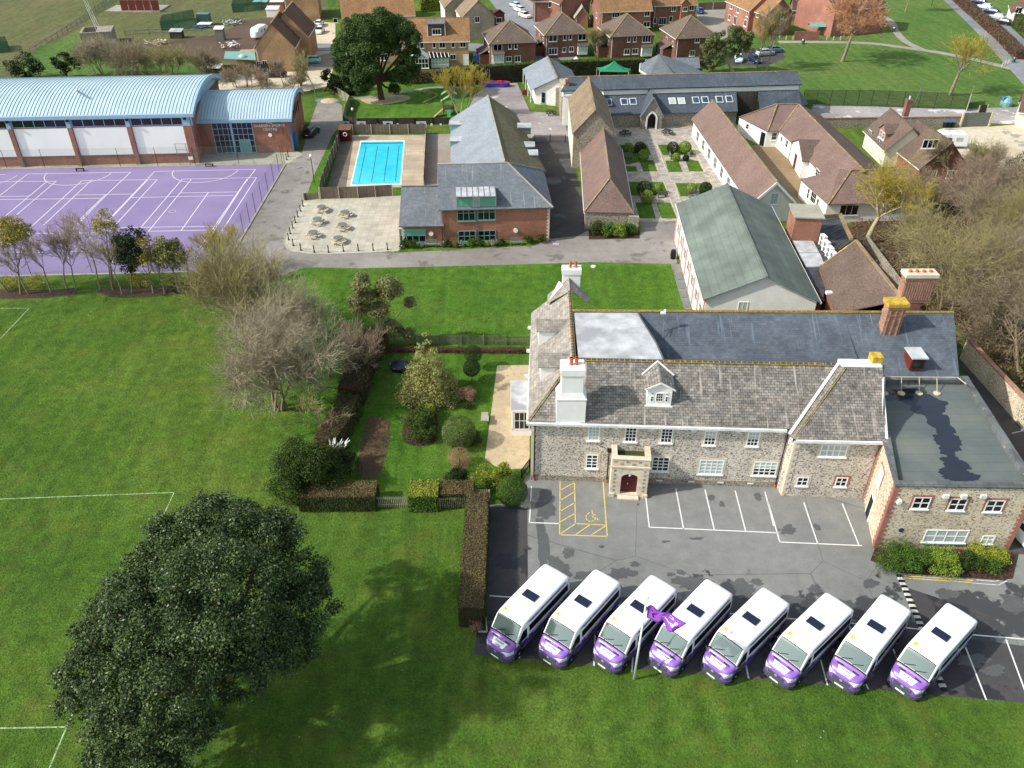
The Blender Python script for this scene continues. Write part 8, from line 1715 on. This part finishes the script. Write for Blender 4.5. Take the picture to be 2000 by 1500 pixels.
c0_=ptable(P(1303,262,.03),'dark round picnic table in the sunny part of the courtyard','dark picnic tables in the courtyard','wood_dark','wood_dark');index();dup(c0_,P(1221,264,.03),R(30),'dark round picnic table in the shaded corner of the courtyard');dup(c0_,P(1076,224,.03),R(10),'dark round picnic table beside the nursery flint wall',group='dark picnic tables in the courtyard')
# bollards
bo=thing('bollard','x','bollard',G(0,0));MB().lathe((0,0,0),[(.12,0),(.12,.12),(.07,.18),(.06,.7),(.085,.76),(.06,.82),(.07,.95),(.03,1.02)],12).Bl('post','black',bo);index()
BL=[(598,391),(592,403),(587,413),(582,424),(577,435),(572,446),(567,457),(564,469),(573,480),(588,489),(614,493),(642,493),(671,491),(700,490),(729,489),(757,488)]
ords=['first','second','third','fourth','fifth','sixth','seventh','eighth','ninth','tenth','eleventh','twelfth','thirteenth','fourteenth','fifteenth','last']
for i, (x, y) in enumerate(BL):
    lb='black bollard on the patio edge, %s counting from the pool fence round to the shrubs' % ords[i]
    if i == 0:bo.location=P(x,y,.03);bo['label']=lb;bo['group']='black bollards round the patio'
    else: dup(bo, P(x, y, .03), 0, lb)
for i,(x,y) in enumerate(((560,312),(563,306))):dup(bo,P(x,y,.03),0,'black bollard by the sports hall entrance corner, '+('nearer' if i == 0 else 'farther')+' one',group='bollards by the sports hall')
# lamp posts
def lamp(label, px, py, h, name='street_lamp'):
    o=thing(name,label,'lamp post',P(px,py,0));MB().tube((0,0,0),(0,0,h-.4),.06,.045,10).Bl('pole','black',o);MB().lathe((0,0,h-.4),[(.05,0),(.2,.12),(.22,.35),(.1,.45),(.02,.55)],12).Bl('lamp_head','white',o);return o
lamp('black lamp post with white globe beside the drive',614,356,4.2);lamp('black lamp post behind the painted fence of the play lawn',692,250,3.4);lamp('tall grey lamp post in the park',1819,12,6)
# fences
fence('close_board_fence','tall close boarded fence with pale posts between patio and pool',[(626,389),(700,387),(767,383)],1.7,'wood_fence',step=2.2)
fence('low_picket_fence','low greenish board fence at the patio corner',[(594,391),(624,389)],1.0,'wood_green',step=3)
fence('close_board_fence','weathered board fence along the drive side of the pool',[(626,389),(628,372),(664,275),(668,262)],1.7,'wood_fence',step=2.6)
fence('close_board_fence','grey board fence with pale posts behind the pool',[(690,262),(834,261)],1.6,'wood_fence',step=2.8)
fence('close_board_fence','dark board fence on the right side of the pool',[(834,261),(829,362)],1.5,'wood_dark',step=3)
fence('board_fence','brown fence carrying painted pictures behind the pool',[(672,240),(700,245),(880,243)],1.2,'wood_dark',step=3,post='wood_dark')
fence('board_fence','curved pale board fence beside the play lawn',[(650,181),(675,196),(684,203),(676,222),(672,240)],1.5,'wood_green',step=1.8)
fence('picket_fence','long greenish picket fence with rails between lawn and garden',[(728,671),(1032,674)],1.1,'wood_green',step=2.3,gap=(.07,.06),post='wood_green',ph=.15)
fence('picket_gate','grey picket gate and fence in the gap between the clipped hedges',[(733,991),(802,991)],1.1,'picket',step=2.2,gap=(.06,.09),post='picket',t=.03);fence('picket_fence','grey picket fence in front of the brown topped hedge',[(860,993),(914,992)],1.1,'picket',step=2.2,gap=(.06,.09),post='picket');fence('picket_fence','short grey picket fence at the end of the tall clipped hedge',[(914,976),(956,977)],1.1,'picket',step=2.2,gap=(.06,.09),post='picket')
fence('iron_railing','short black iron railing at the house corner',[(1018,935),(1033,915)],1.0,'black',step=2,gap=(.03,.1),post='black')
fence('yard_gate','grey metal gate closing the alley to the play yard',[(1044,278),(1104,278)],1.3,'metal_grey',step=2.5,gap=(.05,.14),post='black',cat='gate')
fence('garden_fence','dark board fence with lamps in front of the tan gabled house',[(438,145),(500,144),(582,138)],1.8,'wood_dark',step=2.6);fence('garden_fence','grey board fence behind the blue car',[(1362,20),(1422,18)],1.8,'wood_fence',step=3)
fence('yard_fence','dark fence panels at the bottom of the caravan yard',[(1775,340),(1865,338)],1.8,'wood_dark',step=2.6)
fence('entrance_gate','large braced wooden gate standing open by the caravan yard',[(1874,248),(1930,247)],2.4,'wood_grey',step=3,post='wood_pale',cat='gate',pw=.3)
fence('entrance_gate','open dark metal gate leaf seen edge on at the lane end',[(1886,217),(1892,200)],3.0,'paint_steel' if 'paint_steel' in M else 'black',step=3,cat='gate');fence('entrance_gate','small dark gate leaf beside the lane',[(1908,224),(1924,222)],1.6,'wood_dark',step=3,cat='gate')
# lane wall of the caravan yard
lw=thing('yard_wall','flint wall with brick coping between the lane and the cottage','wall',P(1700,245,0));a,b=P(1603,250,0),P(1878,247,0);MB().bar(a+V(0,0,.8),b+V(0,0,.8),.35,1.6).B('wall_face','flint_grey',lw);MB().bar(a+V(0,0,1.67),b+V(0,0,1.67),.45,.14).B('brick_coping','brick_red',lw)
# high netting fence along the park
def netfence(label, pts, h, mat, step, name='netting_fence', posts='black'):
    W = [P(x, y, 0) for x, y in pts]; o = thing(name, label, 'fence', W[0]); mb = MB()
    for a, b in zip(W, W[1:]): mb.poly([a, b, b + V(0, 0, h), a + V(0, 0, h)])
    mb.build('netting', M[mat], o, world=True)
    for a, b in zip(W, W[1:]):
        k = max(1, int((b - a).length / step))
        for i in range(k+1):p=a.lerp(b,i/k);MB().tube(p,p+V(0,0,h),.035,n=6).build('post',M[posts],o,world=True)
    return o
netfence('dark mesh fence between the park and the lane',[(1566,207),(1700,208),(1885,215)],3.0,'grey_net',2.5)
netfence('tall see-through mesh fence along the far side of the court',[(-60,331),(382,323.5),(552,321)],3.0,'net',5);netfence('tall see-through mesh fence with dark posts along the drive side of the court',[(556,321),(500,417),(437,527)],3.0,'net',3.2);netfence('tall see-through mesh fence along the near side of the court',[(-60,538),(300,531),(432,529)],3.0,'net',6)
kb = MB()
a,b=G(558,320),G(434,530);kb.bar(a+V(0,0,.05),b+V(0,0,.05),.25,.12);a,b=G(434,530),G(-60,542);kb.bar(a+V(0,0,.05),b+V(0,0,.05),.2,.1);a,b=G(560,321),G(-60,332);kb.bar(a+V(0,0,.05),b+V(0,0,.05),.2,.1);tag(kb.build('court_kerb',M['concrete']),kind='structure')
# basketball post, benches, goal frames on court
bh=thing('basketball_hoop','grey framed basketball stand near the hall wall','basketball hoop',P(352,320,0));p=P(352,323,0);k=MB()
for dx in (0, 1.6): k.tube(p + V(dx, 0, 0), p + V(dx - .3, .6, 3.2), .05)
k.bar(p+V(-.4,.6,3.2),p+V(1.5,.6,3.2),.05,.05).bar(p+V(-.3,.5,2.3),p+V(1.5,.5,2.3),.05,.05);k.B('frame','metal_grey',bh);MB().box(p+V(1.9,0,.9),(.7,.1,.5)).B('board','white',bh)
for i,(x,y) in enumerate(((157,334),(409,325))):o=thing('court_bench','low black bench on the far touchline, '+('left' if i == 0 else 'right')+' one','bench',P(x,y,.03),0,'benches by the court');MB().box((0,0,.35),(1.3,.35,.06)).Bl('seat','black',o);[MB().box((s,0,0),(.06,.3,.35)).Bl('leg','black',o) for s in (-.55,.55)]
gfr=thing('goal_frame','black A shaped frame at the near corner of the court','goal frame',P(424,525,0));p=P(424,524,0);k=MB().tube(p+V(-.75,0,0),p+V(0,.3,2.7),.05).tube(p+V(.75,0,0),p+V(0,.3,2.7),.05);k.B('frame','black',gfr)
# pool shed with lifebuoy
ps=thing('pool_shed','dark red pool shed with brown roof and white lifebuoy','shed',P(676,275,0));p=P(676,273,0);MB().box(p,(1.9,1.6,2.0)).B('wall','maroon',ps);MB().slab([p+V(-1.1,-.95,1.98),p+V(1.1,-.95,1.98),p+V(1.1,1.0,2.35),p+V(-1.1,1.0,2.35)],.1).B('roof','tile_conc',ps)
lf = MB(); 
for i in range(16):a0,a1=2*math.pi*i/16,2*math.pi*(i+1)/16;lf.tube(p+V(.1+.3*math.cos(a0),-.87,1.2+.3*math.sin(a0)),p+V(.1+.3*math.cos(a1),-.87,1.2+.3*math.sin(a1)),.07,n=6,caps=False)
tg=thing('lifebuoy','white lifebuoy ring hung on the dark red pool shed','lifebuoy',p);lf.B('ring','white',tg)
# painted pictures on the fence
pcs = [(706, 240, 2.0, 'teal', 'leaf_lime'), (706 + 1, 240, .1, 'teal', 'teal')]
FA, FB = P(672, 240, 0), P(880, 243, 0)
for i,(x,w_,bgm,fgm,lb) in enumerate(((676,1.3,'paint_mint','leaf_hedge','painted board with green shape at the left end of the brown fence'),(706,1.6,'paint_pale','terracotta','pale blue painted board with orange fish shape'),(758,1.7,'paint_pale','maroon','pale blue painted board with red and black shape'),(823,1.7,'paint_pale','ridge_yellow','pale blue painted board with yellow shape'))):
    p=P(x,242,.75);p.y -= .25;o=thing('painted_board',lb,'picture',p);MB().obox(p+V(-w_/2,0,-.45),(w_,0,0),(0,.05,0),(0,0,.95)).build('board',M[bgm],o,world=True);MB().tube(p+V(0,-.01,0),p+V(0,-.03,0),.33,n=12).tube(p+V(.35,-.01,.05),p+V(.35,-.03,.05),.2,n=3).build('painted_shape',M[fgm],o,world=True)
for i,(x,mt) in enumerate(((738,'ridge_yellow'),(777,'white'),(791,'maroon'),(804,'ridge_yellow'),(843,'white'),(861,'white'))):
    p=P(x,242,.6);p.y -= .25;o=thing('painted_flower','small painted flower board on the brown fence, '+('yellow one left of the red shape','white one right of the red shape','red one','yellow one left of the yellow shape','white one right of the yellow shape','white one at the right end')[i],'picture',p);MB().tube(p,p-V(0,.04,0),.2,n=10).build('board',M[mt],o,world=True)
# play tower, log trail, ship, sand pit
pt_=thing('play_tower','wooden play tower with two green roofs and green slide','climbing frame',P(880,225,0));p=P(880,224,0);k=MB()
for dx,dy in ((-1.2,-1),(.6,-1),(-1.2,1.4),(.6,1.4)):MB().box(p+V(dx,dy,0),(.12,.12,3.2)).B('post','oak_red',pt_)
MB().box(p + V(-.3, .2, 1.2), (1.9, 2.5, .12)).B('platform', 'wood_dark', pt_); k = MB()
for dy,z in ((-1.3,2.7),(.4,3.4)):k.slab([p+V(-1.6,dy,z),p+V(-.1,dy-.1,z+.9),p+V(-.1,dy+1.2,z+.9),p+V(-1.6,dy+1.2,z)],.06);k.slab([p+V(-.1,dy-.1,z+.9),p+V(1.2,dy,z),p+V(1.2,dy+1.2,z),p+V(-.1,dy+1.2,z+.9)],.06,1)
k.build('roof',[plain('tower_roof',(118,160,116),.7,.1),M['paint_steel']],pt_,world=True);k=MB().slab([p+V(-.5,-1.2,1.3),p+V(.1,-1.2,1.3),p+V(.2,-3.0,.25),p+V(-.4,-3.0,.25)],.08);k.build('slide',plain('slide_green',(60,132,92),.4,.05),pt_,world=True);k=MB().slab([p+V(-1.2,-1.1,1.3),p+V(-1.2,.2,1.3),p+V(-3.0,-.7,0),p+V(-3.0,-2,0)],.08);k.B('ramp','brick_tan',pt_)
lt=thing('log_trail','curved low log balance trail on the play lawn','play equipment',P(842,190,0));S=smooth([P(825,179,.5),P(845,182,.5),P(854,186,.5),P(845,192,.5),P(828,200,.4)],3);k=MB()
for a, b in zip(S, S[1:]): k.tube(a, b, .12, n=8)
k.B('log', 'bark', lt)
for q in S[::3]: MB().tube(V(q.x, q.y, 0), q, .1, n=6).B('post', 'bark_dark', lt)
sp_=thing('play_ship','blue and red wooden play ship with mast on the play yard','play ship',P(968,168,0));p=P(968,169,0);hl=[(-2.9,0),(-2.2,-.7),(1.8,-.8),(2.8,-.2),(2.8,.3),(1.8,.9),(-2.2,.8)];MB().prism([(p.x+x,p.y+y) for x,y in hl],0,.75).build('hull',plain('ship_blue',(52,66,160),.5,.05),sp_,world=True);k=MB()
for i in range(7):a,b=hl[i],hl[(i+1) % 7];k.bar(p+V(a[0],a[1],.82),p+V(b[0],b[1],.82),.14,.14)
k.box(p+V(.8,0,.75),(.9,.7,.35));k.build('gunwale',plain('ship_red',(196,52,66),.5,.05),sp_,world=True);MB().tube(p+V(-1.2,0,0),p+V(-1.2,0,3.3),.06).B('mast','blue_dark',sp_)
sn=thing('sand_pit','sand pile on a blue tarpaulin at the end of the drive','sand pit',P(643,197,0));p=P(643,197,.03);MB().lathe(p,[(1.7,0),(1.2,.2),(.5,.35),(.02,.4)],16).B('sand','gravel',sn);MB().prism([(p.x-2.6,p.y-.5),(p.x+1.9,p.y-1.4),(p.x+2.3,p.y-.3),(p.x-1.0,p.y+1.5),(p.x-2.7,p.y+1.2)],.025,.06).B('tarpaulin','paint_steel',sn)
# green canopy
cp=thing('green_canopy','green tent canopy on posts behind the slate range','canopy',P(1197,145,0));q=[P(1171,140,2.5),P(1228,141,2.5),P(1231,134,2.5),P(1166,132,2.5)];ap_=P(1198,119,4.5);k=MB();cc=sum(q,V(0,0,0))/4;ap_=V(cc.x,cc.y,4.3)
for i in range(4):
    a, b = q[i], q[(i + 1) % 4]
    for s0_,s1_ in ((0,.35),(.35,.7),(.7,1)):f=lambda s,e:(e.lerp(ap_,s)-V(0,0,.9*s*(1-s)*1.6));k.poly([f(s0_,a),f(s0_,b),f(s1_,b),f(s1_,a)])
k.build('canopy_sheet', plain('canopy_green', (40, 128, 92), .6, .1), cp, world=True)
for e in q: MB().tube(V(e.x, e.y, 0), e, .06).B('post', 'wood_pale', cp)
wp_=thing('white_pod','white and orange covered play item beside the nursery roof','play equipment',P(1130,146,0));MB().box(P(1136,147,0),(4.5,2,2.3)).B('base','white',wp_);MB().lathe(P(1124,146,0),[(.9,0),(.9,2.6),(.4,3.3),(.05,3.6)],12).B('cone','white',wp_)
pl2=thing('planter','red brown wooden planter by the nursery veranda','planter',P(1026,185,0));MB().box(P(1026,185,0),(1.2,.9,.9)).B('box','oak_red',pl2); 
# benches
def bench(label, px, py, a=0, mat='wood_grey', z=.03, group=None):
    o=thing('bench',label,'bench',P(px,py,z),a,group);MB().box((0,0,.4),(1.5,.42,.06)).build('seat',M[mat],o);MB().box((0,.22,.5),(1.5,.05,.42)).build('backrest',M[mat],o);[MB().box((s,0,0),(.08,.42,.4)).build('leg',M[mat],o) for s in (-.65,.65)];return o
bench('wooden bench against the low brick wing',842,482);bench('wooden bench against the brick wall near its right corner',1008,478)
for i,(x,y,a,lb) in enumerate(((1226,310,0,'wooden bench on the far left courtyard lawn'),(1311,309,90,'wooden bench on the far right courtyard lawn, left'),(1345,304,250,'wooden bench on the far right courtyard lawn, right'),(1253,386,90,'wooden bench on the near left courtyard lawn, left'),(1292,385,200,'wooden bench on the near left courtyard lawn, right'),(1354,386,20,'wooden bench on the near right courtyard lawn'))):bench(lb,x,y,R(a),group='wooden benches in the courtyard')
bb=thing('stone_pedestal','small square stone pedestal at the gravel path edge','pedestal',P(947,816,0));MB().box(P(947,818,0),(.62,.62,.55)).box(P(947,818,.55),(.72,.72,.08)).B('block','concrete',bb)
tr=thing('garden_tub','round dark tub half hidden by the golden conifer','tub',P(780,718,0));MB().lathe(P(780,720,0),[(.85,0),(.95,.5),(.9,.55),(.85,.5)],22).B('tub','navy',tr)
rk=thing('white_stone','small white stone on the front lawn','stone',P(1159,521,0));MB().lathe(P(1159,521,0),[(.35,0),(.3,.12),(.1,.2),(.01,.22)],9).B('stone','white_old',rk)
ex=thing('grit_box','flat pale drain cover by the brick block corner','cover',P(1086,477,0));MB().box(P(1086,477,.02),(.8,.4,.06)).B('cover','lead',ex)
pk=thing('planter_ring','low stone ring at the foot of the round bush','kerb',P(1027,985,0));MB().lathe(P(1026,985,0),[(.5,0),(.5,.1),(.4,.12)],18).B('ring','concrete',pk)
frm=thing('post_frame','small pale timber edging frame at the car park corner','edging',P(950,1215,0));k=MB();k.bar(P(949,1206,.08),P(951,1234,.08),.08,.1).bar(P(951,1234,.08),P(934,1233,.08),.08,.1);k.B('edging','wood_pale',frm)
# flint boundary wall on the right
bw_=thing('flint_boundary_wall','long flint boundary wall with brown coping beside the grove','wall',P(1880,720,0));a,b=P(1874,700,0),P(2150,1010,0);d=(b-a).normalized();s=V(-d.y,d.x,0);MB().obox(a,b-a,s*.4,V(0,0,2.3)).B('wall_face','flint_warm',bw_);MB().obox(a-s*.05+V(0,0,2.3),b-a,s*.5,V(0,0,.14)).B('coping','brick_old',bw_)
a2,b2=P(1690,478,0),P(1765,560,0);gw_=thing('garden_wall','low stone garden wall running behind the dining room roof','wall',a2);MB().bar(a2+V(0,0,.6),P(1790,600,.6),.3,1.2).B('wall_face','flint_grey',gw_)
sl=thing('stack_of_frames','pale wooden frames lying on the grass of the grove','frames',P(1752,520,0));k=MB()
for (x0,y0),(x1,y1) in (((1740,525),(1752,516)),((1744,530),(1768,519)),((1752,492),(1768,512)),((1752,492),(1790,490)),((1768,512),(1790,508))):k.bar(P(x0,y0,.5),P(x1,y1,.5),.1,.1)
k.B('frame', 'wood_grey', sl)
# park posts
pp_=thing('park_post','x','post',G(0,0));MB().box((0,0,0),(.2,.2,.9)).Bl('post','wood_pale',pp_);index();fr_=True
for i,(x,y) in enumerate([(1522+13.2*k,77.5+.12*k) for k in range(10)]+[(1957,131),(1963,127),(1969,124)]):
    lb='short white park post beside the path, %s from the left' % ords[i] if i < 10 else ('left','middle','right')[i-10]+' one of three short white posts at the far path end'
    if fr_:pp_.location=P(x,y,0);pp_['label']=lb;pp_['group']='white posts along the park path';fr_=False
    else: dup(pp_, P(x, y, 0), 0, lb)
for lb,x,y in (('dark litter bin beside the park path',1568,86),('dark litter bin at the far end of the park path',1979,122),('black litter bin beside the path bend',1745,62)):o=thing('litter_bin',lb,'bin',P(x,y,0));MB().lathe((0,0,0),[(.35,0),(.4,.9),(.3,1.1)],12).Bl('drum','paint_green',o)
bbk=thing('bottle_bank','teal bottle bank at the edge of the lane','recycling bank',P(1964,207,0));MB().lathe(P(1964,207,0),[(1.0,0),(1.1,.8),(.6,1.6),(.1,1.8)],12).B('drum','teal',bbk);MB().box(P(1958,207,0),(.8,.8,1.7)).B('hatch','blue_dark',bbk)
wb0 = None
for i,(x,lb) in enumerate(((1845,'blue lidded wheelie bin at the left of three by the flint wall'),(1852,'blue lidded wheelie bin in the middle of three by the flint wall'),(1859,'blue lidded wheelie bin at the right of three by the flint wall'))):
    if wb0 is None:wb0=thing('wheelie_bin',lb,'bin',P(x,249,0),0,'blue lidded bins');MB().lathe((0,0,0),[(.35,0),(.48,1.0)],4).Bl('body','black',wb0);MB().box((0,0,1.0),(.8,.85,.1)).Bl('lid','blue_dark',wb0);index()
    else: dup(wb0, P(x, 249, 0), 0, lb)
# allotments, bunker and mast at the top left
bk=thing('concrete_store','square concrete store with open roof carrying a lattice mast','store',P(192,92,0));q=[P(162,92,0),P(224,88,0),P(218,66,0),P(158,70,0)];bfr=Fr(q[0],q[1]-q[0]);W_=(q[1]-q[0]).length;k=MB();k.obox(bfr(0,0),bfr.u*W_,bfr.v*.5,V(0,0,3));k.obox(bfr(0,6),bfr.u*W_,bfr.v*.5,V(0,0,3));k.obox(bfr(0,.5),bfr.u*.5,bfr.v*5.5,V(0,0,3));k.obox(bfr(W_-.5,.5),bfr.u*.5,bfr.v*5.5,V(0,0,3));k.obox(bfr(W_*.5,.5),bfr.u*(W_*.5-.5),bfr.v*5.5,V(0,0,2.95));k.B('wall','flint_grey',bk)
ms=thing('lattice_mast','pale lattice mast rising from the concrete store','mast',P(193,68,3));m0=bfr(W_*.55,3,2.9);k=MB();top_=m0+V(-4.2,0,22)
for i in range(3):
    a=i*2.094;o_=V(math.cos(a)*.5,math.sin(a)*.5,0);k.tube(m0+o_,top_+o_*.3,.05,n=5)
for j in range(28):
    f0,f1=j/28,(j+1)/28;i=j % 3;a,b=i*2.094,((i+1) % 3)*2.094;k.tube(m0.lerp(top_,f0)+V(math.cos(a),math.sin(a),0)*.5*(1-.7*f0),m0.lerp(top_,f1)+V(math.cos(b),math.sin(b),0)*.5*(1-.7*f1),.03,n=4)
k.B('lattice', 'white_old', ms)
kn=thing('kennel_pen','corrugated pen with rusty panels at the top of the meadow','pen',P(270,20,0));q=[P(205,24,0),P(312,24,0)];k=MB().obox(q[0],q[1]-q[0],V(0,8,0),V(0,0,.3));k.B('base','concrete',kn);k=MB();kd=(q[1]-q[0])
for i in range(5):k.obox(q[0]+kd*(.3+i*.14)+V(0,.5,.3),kd*.13,V(0,.15,0),V(0,0,2.6))
k.B('panel', 'oak_red', kn)
netfence('mesh fence round the corrugated pen',[(188,26),(240,6),(300,25),(345,0)],3.0,'net',4)
for i,(pts,lb) in enumerate((([(316,60),(320,48),(380,36),(384,54),(316,60)],'green netted pen next to the horse trailer'),([(455,25),(458,14),(510,6),(512,20),(455,25)],'green netted pen at the top behind the tan house'),([(0,104),(4,92),(16,90),(20,100),(0,104)],'green netted pen at the left edge of the meadow'))):netfence(lb,pts,2.2,'green_net',3,'netting_pen')
fence('field_fence','post and rail fence running up the edge of the meadow',[(60,106),(150,50),(200,14),(240,-10)],1.2,'wood_grey',step=3,gap=(.05,.6),post='wood_grey');fence('field_fence','post and rail fence across the paddock',[(245,70),(340,64),(395,62)],1.2,'wood_grey',step=4,gap=(.05,.6),post='wood_grey')
def shed(label,px,py,w_,d_,h_,wall,roof,name='shed'):o=thing(name,label,'shed',P(px,py,0));p=P(px,py,0);MB().box(p,(w_,d_,h_)).build('wall',M[wall],o,world=True);MB().slab([p+V(-w_/2-.15,-d_/2-.15,h_),p+V(w_/2+.15,-d_/2-.15,h_),p+V(w_/2+.15,d_/2+.15,h_+.35),p+V(-w_/2-.15,d_/2+.15,h_+.35)],.08).build('roof',M[roof],o,world=True)
shed('dark wooden shed with grey roof beside the log pile',347,74,2.8,1.8,1.6,'wood_dark','lead');shed('pale upright shed with white roof on the allotment',432,78,1.9,1.6,2.6,'wood_grey','white');shed('white flat roofed cabin behind the tan gabled house',545,20,3.4,3,2.4,'brick_red','white','cabin');shed('white store beside the motorhome',535,32,3,2.5,2,'render','white');shed('grey shed at the top behind the netted pen',512,16,3.6,2.5,1.8,'wood_grey','teal');shed('low white roofed shelter beside the board fence',415,140,3.8,2,1.0,'wood_dark','white_old','shelter')
rd = random.Random(14)
for i,(x,y,lb) in enumerate(((452,48,'heap of broken glass panels and timber on the allotment'),(470,42,'heap of grey scrap sheets left of the motorhome'),(305,88,'pile of logs and rubble in the paddock'),(450,92,'pile of wood and buckets on the allotment soil'),(395,55,'small blue cart beside the horse trailer'))):
    o = thing('scrap_heap', lb, 'scrap heap', P(x, y, 0)); p = P(x, y, 0); k = MB()
    for j in range(26):a=p+V(rd.uniform(-2,2),rd.uniform(-1.5,1.5),rd.uniform(0,.8));b=a+V(rd.uniform(-1,1),rd.uniform(-1,1),rd.uniform(-.2,.6));k.bar(a,b,rd.uniform(.1,.5),rd.uniform(.05,.2))
    k.build('pieces',M[['lead','wood_grey','wood_pale','white_old','blue_dark'][i]],o,world=True)
# roof vents on the hall, white van beyond the wall etc.
rv=thing('roof_vent','small white vent pipe on the blue barrel roof','vent',P(150,175,9.7));MB().tube(P(150,177,9.4),P(150,177,10.5),.15).lathe(P(150,177,10.4),[(.3,0),(.05,.25)],10).B('pipe','white_old',rv)
